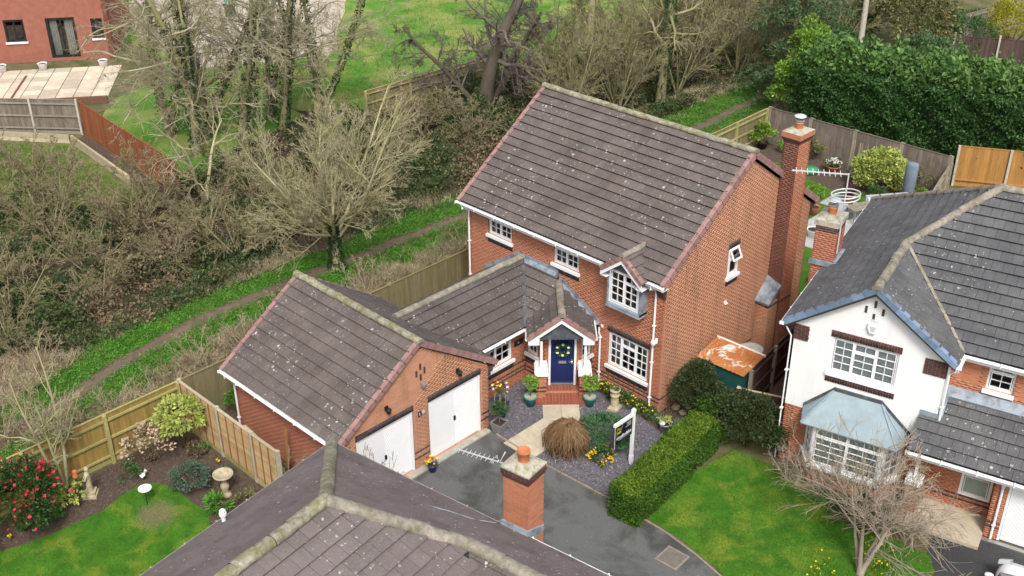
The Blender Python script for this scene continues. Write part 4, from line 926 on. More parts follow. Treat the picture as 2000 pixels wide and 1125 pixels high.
# bay window
B0, B1, B2, B3 = (1.02, .28), (1.42, -.46), (3.52, -.46), (3.92, .28); bz0, bz1 = .74, 2.16
for P, Q, lt in ((B0, B1, [(1., [(1., 2, 4)])]), (B1, B2, [(.5, [(.76, 2, 4), (.24, 2, 1)]), (.5, [(.76, 2, 4), (.24, 2, 1)])]), (B2, B3, [(1., [(1., 2, 4)])])):
    d = Vector(Q)-Vector(P); n_ = (d.y, -d.x); f_ = Fr(P, d, n_); L_ = d.length
    H.wall(f_, L_, 0, bz0-.11, (), th=.12, mat='brick'); H.window(f_, .02, L_-.02, bz0, bz1, lt, setb=0., blind=1., fw=.07)
MB().prism([(1.0, .27, 2.165), (1.35, -.5, 2.165), (3.58, -.5, 2.165), (3.95, .27, 2.165)], (0, 0, .05)).build('bay_soffit', MT['pvc'], root)
e0, e1, e2, e3 = (.84, .27, 2.20), (1.05, -.62, 2.20), (3.90, -.62, 2.20), (4.08, .27, 2.20); t0, t1 = (1.70, .262, 3.06), (3.10, .262, 3.06)
br = MB().add([e0, e1, e2, e3, t0, t1], [(0, 1, 4), (1, 2, 5, 4), (2, 3, 5)]).prism([e0, e1, e2, e3], (0, 0, -.03)).build('bay_roof', MT['lead_bay'], root)
rb = MB()
for a, b in ((e1, t0), (e2, t1), (tuple(Vector(e0).lerp(Vector(e1), .5)), t0), (tuple(Vector(e2).lerp(Vector(e3), .5)), t1)): rb.bar(Vector(a)+Vector((0, 0, .015)), Vector(b)+Vector((0, 0, .015)), .05, .04)
rb.build('lead_roll', MT['lead_bay'], br)
ff = MB()
for a, b in ((e0, t0), (t0, t1), (t1, e3)): ff.prism([Vector(a), Vector(b), Vector(b)+Vector((0, 0, .12)), Vector(a)+Vector((0, 0, .12))], (0, -.03, 0))
ff.build('flashing', MT['lead_dark'], root)
# chimney on the left eaves, with cowl
for f_, L_ in ((Fr((-.40, 3.72), (1, 0), (0, -1)), .70), (Fr((.30, 3.72), (0, 1), (1, 0)), .92)): H.wall(f_, L_, 4.3, 6.62, (), th=.1, mat='brick_pink', dark=(6.50, 6.42))
MB().box(-.40, .2, 3.82, 4.64, 0, 6.6).build('chimney_core', MT['brick_pink'], root)
MB().box(-.45, .35, 3.67, 4.69, 6.622, 6.80).build('chimney_cap', MT['flaunch'], root); MB().hexa([(-.44, 3.68, 6.80), (.34, 3.68, 6.8), (.34, 4.68, 6.8), (-.44, 4.68, 6.8), (-.2, 3.95, 6.9), (.1, 3.95, 6.9), (.1, 4.4, 6.9), (-.2, 4.4, 6.9)]).build('flaunching', MT['flaunch'], root)
pot_cowl(root, (-.05, 4.18, 6.88), 1.05)
MB().box(-.46, .36, 3.66, 3.72, 5.25, 5.42).box(.3, .42, 3.66, 4.7, 5.36, 5.5).build('flashing', MT['lead'], root)
H.finish_tiles(); H.finish_bricks()
# aerial on that chimney
AE = thing('tv_aerial', 'tall grey mast with yagi aerial and ring loops strapped to the right-hand chimney', 'aerial', tuple(wmat(root) @ Vector((.37, 3.74, 5.75))), R(13.9))
MB().tube([(0, 0, 0), (0, 0, 2.75)], .022, 8).build('mast', MT['alu'], AE)
y_ = MB(); dvec = Vector((-.86, -.5, .08)); dvec.normalize(); sv = dvec.cross(Vector((0, 0, 1))).normalized(); o_ = Vector((0, 0, 2.72))
y_.bar(o_, o_+dvec*1.75, .035); [y_.bar(o_+dvec*(.25+.17*i)-Vector((0, 0, .07))-sv*.08, o_+dvec*(.25+.17*i)+Vector((0, 0, .07))+sv*.08, .012) for i in range(9)]; y_.build('yagi', MT['alu'], AE)
rg = MB()
for zc in (1.95, 2.07): rg.tube([(.43*math.cos(t), .43*math.sin(t)+.0, zc+.06*math.cos(t)) for t in np.linspace(0, 2*math.pi, 33)], .02, 6, False)
rg.bar((-.43, 0, 1.95), (.43, 0, 2.05), .025); rg.build('ring_loop', MT['alu'], AE)
MB().tube([(0, .01, .6), (-.03, .05, .3), (-.02, .1, -.2), (-.3, -.02, -.35), (-.35, -.02, -.9)], .008, 5).build('cable', MT['black'], AE)
# ================================================================ foreground house (only its roof and chimney show)
root = thing('foreground_house', 'brown tiled hipped roof with mossy ridge and one brick chimney, nearest the camera', 'house', (-.87, -12.54, 0), R(8.5))
H = House(root); J = Vector((4.02, -4.02, 7.914)); K = Vector((6.2, -2.4, 6.78)); B = Vector((13, -2.4, 6.78))
r1 = H.roof([(0, 0, 5.1), (0, -11, 5.1), (4.02, -11, 7.914), J], (0, 1, 0), 'tile_fore', tw=.33, gauge=.35, step=.05)
r2_ = H.roof([(0, 0, 5.1), (13, 0, 5.1), B, K, J], (1, 0, 0), 'tile_fore', tw=.33, gauge=.35, step=.05)
cz = lambda u, v: (u, v, 7.914-.518*(u-4.02))
r3 = H.roof([tuple(J), tuple(K), cz(7.4, -2.4), cz(9.5, -5.5), cz(9.5, -11), cz(4.02, -11)], (0, 1, 0), 'tile_fore', tw=.36, gauge=.36)
dz = lambda u, v: (u, v, 6.78+.7*(v+2.4))
r4 = H.roof([dz(6.2, -2.4), dz(13, -2.4), dz(13, -6), dz(6.2, -6)], (1, 0, 0), 'tile_brown', tw=.33, gauge=.35)
H.ridge((4.02, -11, 7.95), J+Vector((0, -.05, .035)), r1, 'ridge_moss', r=.15, rough=.02); H.ridge(Vector((0, 0, 5.13)), J+Vector((0, 0, .03)), r2_, 'ridge_moss', r=.15, rough=.006); H.ridge(J+Vector((0, 0, .03)), K+Vector((0, 0, .03)), r2_, 'ridge', r=.15); H.ridge(K+Vector((0, 0, .03)), B+Vector((0, 0, .03)), r4, 'ridge', r=.15)
MB().bar(K+Vector((.06, -.1, .02)), dz(8.6, -5.6), .12, .05).build('valley', MT['felt'], root)
H.gutter((-.07, .05, 5.05), (-.07, -11, 5.05), mat='concrete', r=.065); H.gutter((-.05, .07, 5.05), (5.25, .07, 5.05), mat='concrete', r=.065); H.gutter((6.05, .07, 5.05), (13, .07, 5.05), mat='pvc', r=.065)
MB().box(.3, .55, -10.5, -.3, 0, 5.05).box(.3, 12.7, -.55, -.3, 0, 5.05).box(0, .03, -11, 0, 4.87, 5.07).box(0, 13, -.03, 0, 4.87, 5.07).build('wall', MT['brick'], root)
cx0, cx1, cy0, cy1 = 5.30, 5.97, .04, .66
for f_, L_ in ((Fr((cx0, cy0), (1, 0), (0, -1)), cx1-cx0), (Fr((cx1, cy0), (0, 1), (1, 0)), cy1-cy0), (Fr((cx1, cy1), (-1, 0), (0, 1)), cx1-cx0), (Fr((cx0, cy1), (0, -1), (-1, 0)), cy1-cy0)):
    H.wall(f_, L_, 3.0, 6.525, (), th=.1, mat='brick', darkmat='dbrick_brown')
MB().box(cx0+.0, cx1, cy0, cy1, 0, 3.0).build('chimney_breast', MT['brick'], root)
# stepped cap: brick bands then flaunching
for i, (o_, mt) in enumerate(((.02, 'dbrick_brown'), (.045, 'dbrick_brown'), (.045, 'dbrick_brown'))):
    z0 = 6.528+i*.078; MB().box(cx0-o_+.01, cx1+o_-.01, cy0-o_+.01, cy1+o_-.01, z0, z0+.076).build('cap_course', MT['mortar'], root)
    for f_, L_ in ((Fr((cx0-o_, cy0-o_), (1, 0), (0, -1)), cx1-cx0+2*o_), (Fr((cx1+o_, cy0-o_), (0, 1), (1, 0)), cy1-cy0+2*o_)):
        n = 3; x = -.11 if i % 2 else 0
        while x < L_:
            xa, xb = max(x, 0), min(x+.215, L_)
            if xb-xa > .04: f_.box(t_ := MB(), xa+.003, xb-.003, -.05, .004, z0+.005, z0+.068); t_.build('brick', MT[mt], root)
            x += .225
MB().box(cx0-.05, cx1+.05, cy0-.05, cy1+.05, 6.764, 6.80).hexa([(cx0-.045, cy0-.045, 6.8), (cx1+.045, cy0-.045, 6.8), (cx1+.045, cy1+.045, 6.8), (cx0-.045, cy1+.045, 6.8), (cx0+.16, cy0+.14, 6.88), (cx1-.16, cy0+.14, 6.88), (cx1-.16, cy1-.14, 6.88), (cx0+.16, cy1-.14, 6.88)]).build('flaunching', MT['flaunch'], root)
cc = ((cx0+cx1)/2-.02, (cy0+cy1)/2+.03, 6.84)
MB().lathe([(.135, 0), (.125, .24), (.15, .25), (.155, .30), (.15, .31), (.115, .31), (.105, .05), (0, .05)], cc, 20).build('chimney_pot', MT['terracotta'], root, True)
fls = MB().hexa([(cx0-.06, cy0-.10, 5.04), (cx1+.04, cy0-.10, 5.04), (cx1+.04, cy0+.0, 5.0), (cx0-.06, cy0, 5.0), (cx0-.03, cy0-.03, 5.28), (cx1+.03, cy0-.03, 5.28), (cx1+.02, cy0+.02, 5.28), (cx0-.02, cy0+.02, 5.28)])
for i in range(5): fls.box(cx1, cx1+.03, cy0+i*.12, cy0+(i+1)*.12, 4.9, 5.26-.05*i)
fls.build('flashing', MT['lead'], root)
vp = MB().lathe([(.05, 0), (.05, .22), (.085, .23), (.085, .30), (.06, .31), (.075, .36), (.03, .40), (0, .40)], (.32, -3.75, 5.32), 12); vp.build('vent_pipe', MT['pvc'], root)
MB().tube([(4.25, -1.25, 6.04), (4.6, -1.0, 5.88), (5.0, -.6, 5.56), (5.25, -.2, 5.32), (5.3, 0, 5.3)], .012, 5).build('cable', MT['lead'], root)
H.finish_tiles(); H.finish_bricks()
A2 = thing('tv_aerial', 'white horizontal yagi aerial beside the orange chimney pot in front', 'aerial', tuple(wmat(root) @ Vector((5.25, .20, 5.9))), R(8.5))
MB().tube([(0, 0, 0), (0, 0, .8)], .016, 8).build('mast', MT['steel'], A2); MB().box(-.05, .06, -.03, .03, .38, .46).build('bracket', MT['black'], A2)
y_ = MB(); a_ = Vector((-.05, .1, .72)); b_ = Vector((-1.28, -.1, .72)); y_.bar(a_, b_, .022); dd = (b_-a_).normalized(); sv = dd.cross(Vector((0, 0, 1)))
for i in range(8): c = a_+dd*(.36+.115*i); y_.bar(c-sv*.11, c+sv*.11, .011)
c = a_+dd*.16
for k in (-1, 1): y_.hexa([c-sv*.02, c+sv*.02, c+sv*.02+dd*.02, c-sv*.02+dd*.02, c+sv*.16*k+Vector((0, 0, .2*1))-dd*.06, c+sv*.16*k+Vector((0, 0, .2))-dd*.04, c+sv*.2*k+Vector((0, 0, .16))-dd*.04, c+sv*.2*k+Vector((0, 0, .16))-dd*.06])
for k in (-1, 1): y_.tube([c+dd*.12+sv*(k*.1), c+dd*.12+sv*(k*.1)+Vector((0, 0, .09)), c+dd*.16+sv*(k*.1)], .014, 6)
y_.build('yagi', MT['alu'], A2)
# ================================================================ far brick house with the pale patio
root = thing('far_house', 'distant red brick house with black windows above a pale stone patio', 'house', (-53.1, 1.1, 0), math.atan2(5.0, 3.7))
H = House(root); f_ = Fr((-6, 0), (1, 0), (0, -1))
MT['far_brick'] = simple('far_brick', (.30, .115, .08), .9, .18, 3, 0, (.28, .11, .08), 1.2, .45, .7, .2, 60)
H.wall(f_, 13., 0, 5.2, [(6.7, 7.9, 1.35, 2.75), (9.2, 10.95, .2, 2.75), (11.9, 12.6, 1.35, 2.6)], bricks=False, mat='far_brick')
H.wall(Fr((7, 0), (0, 1), (1, 0)), 8., 0, 5.2, (), gable=(4, 8.2), bricks=False, mat='far_brick')
H.wall(Fr((7, 8), (-1, 0), (0, 1)), 13, 0, 5.2, (), bricks=False, mat='far_brick'); H.wall(Fr((-6, 8), (0, -1), (-1, 0)), 8, 0, 5.2, (), gable=(4, 8.2), bricks=False, mat='far_brick')
H.window(f_, 6.7, 7.9, 1.35, 2.75, [(.5, [(1., 1, 1)]), (.5, [(1., 1, 1)])], mat='black_fr', sillmat='paint', fw=.09)
H.window(f_, 9.2, 10.95, .2, 2.75, [(.5, [(1., 1, 1)]), (.5, [(1., 1, 1)])], mat='black_fr', sill=False, fw=.12, curtain=[(.1, .35), (.6, .9)], name='french_door')
H.window(f_, 11.9, 12.6, 1.35, 2.6, [(1., [(1., 1, 1)])], mat='black_fr', sillmat='paint', fw=.09)
H.pipe([f_(5.85, .1, 5.2), f_(5.85, .1, 5.), f_(5.85, .1, 1.), f_(5.85, .1, .1)], mat='black')
MB().prism([f_(-.2, .3, 5.1), f_(13.2, .3, 5.1), f_(13.2, -4, 8.3), f_(-.2, -4, 8.3)], (0, 0, .08)).prism([f_(-.2, -8.3, 5.1), f_(13.2, -8.3, 5.1), f_(13.2, -4, 8.3), f_(-.2, -4, 8.3)], (0, 0, .08)).build('roof', MT['tile_brown'], root)
# ================================================================ fences
MT['fence_gold'] = wood_mat('fence_golden', (.36, .235, .075), (.27, .175, .06), (.17, .17, .04), .6)
MT['fence_rail'] = wood_mat('fence_rail_mossy', (.42, .36, .16), (.33, .29, .12), (.20, .22, .05), .6)
MT['fence_olive'] = wood_mat('fence_olive', (.25, .205, .115), (.19, .16, .09), (.17, .17, .06), .6)
MT['fence_grey'] = wood_mat('fence_grey', (.24, .205, .17), (.15, .115, .09), (.10, .08, .065), .5)
MT['fence_dark'] = wood_mat('fence_dark', (.10, .068, .055), (.075, .05, .045), None)
MT['fence_lap'] = wood_mat('fence_lap', (.50, .35, .20), (.42, .27, .13), (.36, .29, .14), .3)
MT['batten'] = wood_mat('fence_batten', (.30, .14, .05), (.24, .11, .04), None)
MT['fence_new'] = wood_mat('fence_new', (.42, .225, .07), (.33, .165, .05), None)
MT['fence_red'] = wood_mat('fence_red', (.30, .095, .04), (.23, .075, .035), (.20, .10, .05), .4)
MT['post'] = simple('concrete_post', (.44, .41, .34), .9, .18, 7, .06, (.34, .33, .2), 2.5, .5, .7)
MT['wood_pale'] = wood_mat('wood_pale', (.50, .43, .30), (.40, .34, .22), (.30, .29, .17), .4)
MT['wood_grey'] = wood_mat('wood_grey_old', (.30, .27, .22), (.22, .19, .15), (.2, .19, .12), .4)
def fence(label, p0, p1, h, bm_, rm, pm=None, bw=.125, side=1, span=2.9, rails=(.3, .95, 1.6), gravel=True, capped=True, postw=.11, name='fence', posth=.02, rot=0):
    a, b = Vector((*p0, 0)), Vector((*p1, 0)); L = (b-a).length; t = thing(name, label, 'fence', tuple(a), math.atan2(b.y-a.y, b.x-a.x))
    n = max(1, int(L/bw)); w_ = L/n; g = .16 if gravel else .03; box = None
    for i in range(n):
        dz = random.uniform(-.012, .012); me = box
        if box is None: box = MB().hexa([(.003, -.011, g), (w_*1.06, -.004, g), (w_*1.06, .004, g), (.003, .011, g), (.003, -.011, h), (w_*1.06, -.004, h), (w_*1.06, .004, h), (.003, .011, h)]).mesh('board'); box.materials.append(MT[bm_])
        o = link('board', box, t, None, (i*w_, random.uniform(-.002, .002), dz))
    k = max(1, round(L/span)); sp_ = L/k; y = side*.05
    pmesh = MB().box(-postw/2, postw/2, -postw/2, postw/2, 0, h+posth).mesh('post'); pmesh.materials.append(MT[pm or rm])
    for i in range(k+1): link('post', pmesh, t, None, (min(max(i*sp_, .05), L-.05), side*.07, 0))
    rmesh = MB().box(.05, sp_-.05, -.03, .03, -.035, .035).mesh('rail'); rmesh.materials.append(MT[rm])
    for i in range(k):
        for z in rails: link('rail', rmesh, t, None, (i*sp_, y, z*h/1.8))
        if gravel: MB().box(i*sp_+.03, (i+1)*sp_-.03, -.02, .02, 0, .155).build('gravel_board', MT[rm], t)
        if capped: MB().hexa([(i*sp_, -.035, h+.012), ((i+1)*sp_, -.035, h+.012), ((i+1)*sp_, .035, h+.012), (i*sp_, .035, h+.012), (i*sp_, -.03, h+.035), ((i+1)*sp_, -.03, h+.035), ((i+1)*sp_, .03, h+.035), (i*sp_, .03, h+.035)]).build('cap_rail', MT[rm], t)
    return t
fence('golden mossy feather-edge fence behind the flower bed with the birdbath', (-10.80, -22.0), (-10.80, -11.45), 1.8, 'fence_gold', 'fence_rail', side=-1, span=2.64)
fence('olive weathered board fence between the garage, the link roof and the footpath', (-10.80, -11.4), (-10.80, 3.5), 1.8, 'fence_olive', 'fence_olive', side=1, rails=(.3, 1.5), postw=.2)
fence('low mossy board fence along the footpath behind the brick house', (-10.95, 3.6), (-11.25, 23.4), 1.75, 'fence_olive', 'fence_rail', side=-1)
fence('tall grey-brown board fence across the back garden in front of the conifer hedge', (-11.2, 23.5), (-1.35, 23.7), 1.8, 'fence_grey', 'fence_grey', 'wood_grey', bw=.14, side=1, span=2.45, postw=.2)
fence('short weathered fence running forward from the corner by the golden panels', (-1.3, 23.6), (-.2, 19.2), 1.55, 'wood_pale', 'wood_grey', side=1, span=1.5)
fence('bright orange-brown new fence panels at the right edge behind the grey roof', (-1.55, 24.75), (2.6, 27.0), 2.0, 'fence_new', 'fence_new', 'post', bw=.13, side=-1, span=2.36, rails=(.3,), posth=.06)
fence('dark brown lap fence between the brick house and the white house', (2.15, 1.9), (1.35, 7.6), 1.75, 'fence_dark', 'fence_dark', 'wood_grey', side=-1, span=1.9, posth=.08)
fence('low closed gate fence joining the dark fence to the white house', (2.15, 1.25), (3.75, 1.9), 1.45, 'fence_dark', 'wood_pale', side=1, span=1.6)
fence('dark brown fence panels with pale posts beside the yellow conifer', (-9.9, 41.8), (-3.0, 45.6), 1.9, 'fence_dark', 'fence_dark', 'post', bw=.14, side=-1, span=2.6, posth=.25, rails=(.3,))
fence('moss covered fence under the twisted oak', (-29.0, 11.0), (-28.6, 20.5), 1.5, 'fence_olive', 'fence_rail', side=-1)
fence('red painted fence running past the ivy covered trees', (-38.0, -1.0), (-27.2, -1.8), 1.8, 'fence_red', 'fence_red', bw=.15, side=1)
fence('grey fence with pale posts in front of the far patio', (-46.0, -7.8), (-38.0, -1.05), 1.9, 'fence_grey', 'wood_grey', 'post', bw=.15, side=-1, posth=.1)
fence('weathered grey fence by the leafless hedge at top right', (-11.5, 46.8), (-10.3, 54), 1.9, 'wood_grey', 'wood_grey', bw=.2, side=-1)
# waney-lap panel fence with concrete posts
t = thing('panel_fence', 'tan lap panel fence with concrete posts and pale cap rails beside the garage wall', 'fence', (-10.72, -11.45, 0), 0)
xs = [0, 2.2, 4.06, 5.42]
for x in xs: MB().box(x-.05, x+.05, -.055, .055, 0, 1.92).build('post', MT['post'], t)
for x0, x1 in zip(xs[:-1], xs[1:]):
    MB().box(x0+.05, x1-.05, -.025, .025, 0, .2).build('gravel_board', MT['fence_rail'], t)
    for k in range(13):
        z = .2+k*.122; MB().hexa([(x0+.055, -.022, z), (x1-.055, -.022, z), (x1-.055, -.006, z), (x0+.055, -.006, z), (x0+.055, -.008, z+.135), (x1-.055, -.008, z+.135), (x1-.055, .004, z+.135), (x0+.055, .004, z+.135)]).build('slat', MT['fence_lap'], t)
    n = max(2, round((x1-x0)/.46))
    for i in range(n+1):
        x = x0+.07+(x1-x0-.14)*i/n; MB().box(x-.02, x+.02, -.045, -.022, .2, 1.82).box(x-.02, x+.02, .006, .03, .2, 1.82).build('batten', MT['batten'], t)
    MB().box(x0+.04, x1-.04, -.05, .05, 1.823, 1.86).build('cap_rail', MT['wood_pale'], t)
# timber retaining boards in the far garden
t = thing('retaining_edge', 'pale timber retaining boards edging the far garden bed', 'retaining wall', (-37.2, -2.1, 0), math.atan2(-.6, 7.0))
for i in range(3):
    for k in range(2): MB().box(i*2.35, i*2.35+2.3, -.06, .06, k*.24, k*.24+.225).build('plank', MT['wood_pale'], t)
t2 = thing('retaining_edge', 'pale timber edging below the grey fence at far left', 'retaining wall', (-40.6, -4.6, 0), math.atan2(2.5, 3.4))
for k in range(2): MB().box(0, 4.1, -.06, .06, k*.24, k*.24+.225).build('plank', MT['wood_pale'], t2)
tag(t, group=None)
sheet('far_bed', [(-37.2, -2.0), (-30.2, -2.65), (-27.4, -1.9), (-37.9, -1.05)], .004, 'soil')
# ================================================================ front garden
MT['teal'] = simple('teal_glaze', (.045, .27, .25), .35, .12, 5, spec=.5)
MT['bluepot'] = simple('blue_glaze', (.012, .035, .16), .3, .15, 5, spec=.5)
MT['greypot'] = simple('grey_pot', (.20, .195, .19), .7, .1, 5)
MT['compost'] = simple('compost', (.045, .032, .024), .95, .3, 30)
MT['pebble'] = simple('pebble_top', (.45, .37, .27), .9, .3, 40, bump=.8, bscale=60)
MT['galv'] = simple('tin_pot', (.36, .37, .36), .45, .15, 8, metal=.4)
def pot(name, label, loc, prof, mat, fill, fr, fz, group=None, rimmat=None):
    t = thing(name, label, 'plant pot', loc, 0, group); MB().lathe(prof, (0, 0, 0), 20).build('pot', MT[mat], t, True)
    MB().lathe([(0, fz), (fr, fz), (fr, fz-.02)], (0, 0, 0), 20).build('fill', MT[fill], t); return t
TP = [(.0, .0), (.14, .0), (.19, .30), (.195, .305), (.225, .31), (.235, .40), (.21, .40), (.195, .30)]
pot('teal_pot', 'teal glazed pot left of the porch steps', (-3.43, -2.62, .004), TP, 'teal', 'pebble', .205, .365)
pot('teal_pot', 'teal glazed pot right of the porch steps', (-1.98, -1.22, .004), TP, 'teal', 'pebble', .205, .365)
pot('blue_pot', 'large cobalt blue pot beside the garage corner', (-3.75, -3.72, .004), [(0, 0), (.17, 0), (.25, .42), (.26, .44), (.28, .45), (.285, .52), (.26, .52), (.24, .42)], 'bluepot', 'compost', .245, .46)
t = thing('square_pot', 'grey square tapered pot with a small bay ball at the garage corner', 'plant pot', (-3.12, -4.42, .004), R(45))
t.rotation_euler = (0, 0, R(8)); b0, b1, hh = .15, .23, .42
MB().add([(sx*b, sy*b, z) for b, z in ((b0, 0), (b1, hh), (b1-.025, hh), (b1-.04, hh-.06)) for sx, sy in ((-1, -1), (1, -1), (1, 1), (-1, 1))], [(0, 3, 2, 1)]+[(r_*4+i, r_*4+(i+1) % 4, r_*4+4+(i+1) % 4, r_*4+4+i) for r_ in range(3) for i in range(4)]).build('pot', MT['greypot'], t)
MB().box(-.19, .19, -.19, .19, hh-.08, hh-.06).build('fill', MT['compost'], t)
pot('blue_pot', 'small blue pot of pansies between the two garage doors', (-3.14, -7.36, .05), [(0, 0), (.10, 0), (.15, .20), (.165, .21), (.165, .25), (.14, .25), (.13, .2)], 'bluepot', 'compost', .135, .22)
pot('tin_pot', 'galvanised tin pot by the house corner', (.80, -.66, .008), [(0, 0), (.15, 0), (.20, .34), (.215, .345), (.215, .37), (.19, .37), (.18, .3)], 'galv', 'compost', .185, .33)
MB().lathe([(0, .33), (.10, .33), (.11, .37), (.06, .40), (0, .41)], (-.08, -.06, 0), 12).build('white_lid', MT['paint'], bpy.data.objects['tin_pot'])
t = thing('chimney_pot_planter', 'cream clay chimney pot used as a planter in the slate bed', 'planter', (-1.22, -.82, .004), R(20))
MB().box(-.19, .19, -.19, .19, 0, .10).hexa([(-.19, -.19, .1), (.19, -.19, .1), (.19, .19, .1), (-.19, .19, .1), (-.14, -.14, .17), (.14, -.14, .17), (.14, .14, .17), (-.14, .14, .17)]).build('base', MT['stone'], t)
MT['cream'] = simple('cream_clay', (.50, .43, .27), .85, .15, 8, 0, (.42, .36, .22), 4)
MB().lathe([(.14, .15), (.145, .4), (.14, .55), (.16, .57), (.16, .61), (.145, .63), (.155, .75), (.18, .77), (.18, .83), (.15, .84), (.13, .7), (0, .72)], (0, 0, 0), 18).build('shaft', MT['cream'], t, True)
# for-sale board
t = thing('sale_board', "white post with black estate agent's for sale board in the slate bed", 'sign', (1.04, -2.72, 0), R(-90))
MB().box(-.045, .045, -.045, .045, 0, 1.98).build('post', MT['paint'], t)
MB().box(-.055, .055, -.055, .055, 1.98, 2.08).hexa([(-.05, -.05, 2.08), (.05, -.05, 2.08), (.05, .05, 2.08), (-.05, .05, 2.08), (-.02, -.02, 2.13), (.02, -.02, 2.13), (.02, .02, 2.13), (-.02, .02, 2.13)]).build('finial', MT['paint'], t)
MB().box(-.055, .055, -.056, .056, .12, .34).build('spike_sleeve', MT['paint'], t)
MB().box(.045, .92, -.04, .04, 1.86, 1.96).build('arm', MT['paint'], t)
MT['board'] = simple('board_black', (.012, .013, .018), .4, .1, 3); MT['yellow'] = simple('yellow_print', (.62, .60, .02), .5, .02); MT['print'] = simple('white_print', (.75, .77, .8), .5, .02); MT['gprint'] = simple('grey_print', (.42, .43, .47), .5, .02)
bd = MB().box(.05, .86, -.008, .008, 1.20, 1.855).build('board', MT['board'], t); MB().box(.862, .878, -.012, .012, 1.02, 1.855).build('board_edge', MT['gprint'], bd)
def text(s, size, x, z, mat, par, y=.0095, rx=90, rz=180):
    cu = bpy.data.curves.new('text', 'FONT'); cu.body = s; cu.size = size; cu.extrude = .0008; cu.align_x = 'CENTER'
    o = bpy.data.objects.new('text', cu); COL.objects.link(o); dg_ = bpy.context.evaluated_depsgraph_get(); me = bpy.data.meshes.new_from_object(o.evaluated_get(dg_)); bpy.data.objects.remove(o)
    me.materials.clear(); me.materials.append(MT[mat]); p = link('lettering', me, par); p.rotation_euler = (R(rx), 0, R(rz)); p.location = (x, y, z); return p
# the side of the board that faces the drive is local +y
text('For', .14, .70, 1.66, 'yellow', bd); text('Sale', .15, .70, 1.53, 'yellow', bd)
ar = MB(); arc = [(.86-.33*math.cos(a_), 1.855-.40*math.sin(a_)) for a_ in np.linspace(0, math.pi/2, 14)]
for p, q_ in zip(arc[:-1], arc[1:]): ar.bar((p[0], .0095, p[1]), (q_[0], .0095, q_[1]), .002, .014, (0, 1, 0))
ar = MB()
for p, q_ in zip(arc[:-1], arc[1:]): ar.hexa([(p[0]-.007, .008, p[1]), (p[0]+.007, .008, p[1]-.007), (q_[0]+.007, .008, q_[1]-.007), (q_[0]-.007, .008, q_[1]), (p[0]-.007, .010, p[1]), (p[0]+.007, .010, p[1]-.007), (q_[0]+.007, .010, q_[1]-.007), (q_[0]-.007, .010, q_[1])])
ar.build('arc', MT['gprint'], bd)
for i, (x0, x1, z0) in enumerate(((.12, .33, 1.72), (.12, .31, 1.66), (.12, .36, 1.60))):
    lm = MB(); x = x0
    while x < x1:
        w_ = random.uniform(.012, .026); lm.box(x, x+w_, .008, .0098, z0, z0+random.choice((.03, .034, .042))); x += w_+.008
    lm.build('small_print', MT['gprint'], bd)
lm = MB(); x = .10
while x < .78:
    w_ = random.uniform(.02, .045); hgt = random.choice((.075, .08, .115)); lm.box(x, x+w_, .008, .0098, 1.32, 1.32+hgt) if random.random() < .35 else lm.box(x, x+w_, .008, .0098, 1.32, 1.345).box(x, x+.014, .008, .0099, 1.346, 1.32+hgt).box(x+.015, x+w_, .008, .0098, 1.375, 1.395); x += w_+.012
lm.build('agent_print', MT['print'], bd)
MB().box(.18, .70, .008, .0096, 1.262, 1.278).build('underline', MT['gprint'], bd)
# stones at the house corner
for i, (x, y, s0) in enumerate(((.27, .62, .17), (.62, .55, .15), (.98, .50, .13))):
    lab = ('round buff stone nearest the house corner', 'round buff stone in the middle of the corner bed edging', 'flat grey stone at the hedge end of the corner bed')[i]
    r_ = np.random.default_rng(i); mb = MB().lathe([(0, -.3*s0), (.7*s0, -.25*s0), (1*s0, .1*s0), (.85*s0, .5*s0), (.4*s0, .75*s0), (0, .8*s0)], (0, 0, .3*s0), 10)
    mb.v = [(a*(1+r_.normal()*.06), b*(1+r_.normal()*.06), c*(1+r_.normal()*.05)) for a, b, c in mb.v]
    o = mb.build('edging_rock', MT['stone' if i < 2 else 'slab_grey'], None, True, (x, y, .01)); tag(o, lab, 'rock', 'rocks edging the corner bed')
# ================================================================ side passage
t = thing('rusty_shed', 'low green metal shed with a rusty sheet roof beside the gable wall', 'shed', (.35, 1.5, 0), R(2))
tm = NT('rusty_sheet'); c_ = tm.mix(tm.rng(tm.noise(2.2, 5, .7), .35, .65), (.36, .115, .035), (.45, .19, .06)); c_ = tm.mix(tm.rng(tm.noise(1.25, 5, .75, dist=.8), .52, .58), c_, (.62, .60, .54)); c_ = tm.val(c_, tm.rng(tm.noise(20, 4, .7), .2, .8, .8, 1.15)); MT['rust'] = tm.fin(c_, .8, .3)
MT['shed_green'] = simple('shed_green', (.015, .075, .065), .6, .2, 5)
MB().box(.08, 1.72, .08, 1.15, 0, 1.72).build('body', MT['shed_green'], t)
rp = MB(); n = 44
for side_ in (0,):
    V = []; 
    for j, yy in enumerate((-.02, 1.27)):
        V += [(-.03+i*1.86/n, yy, 1.76+.20*j+.007*math.cos(i*math.pi/2)) for i in range(n+1)]
    rp.add(V, [(i, i+1, n+2+i, n+1+i) for i in range(n)])
rs = rp.build('roof_sheet', MT['rust'], t); MB().box(-.04, 1.84, 1.24, 1.29, 1.90, 1.985).build('edge_trim', MT['paint'], rs)
MB().box(.3, 1.0, 1.15, 1.17, .2, 1.6).build('door', MT['shed_green'], t)
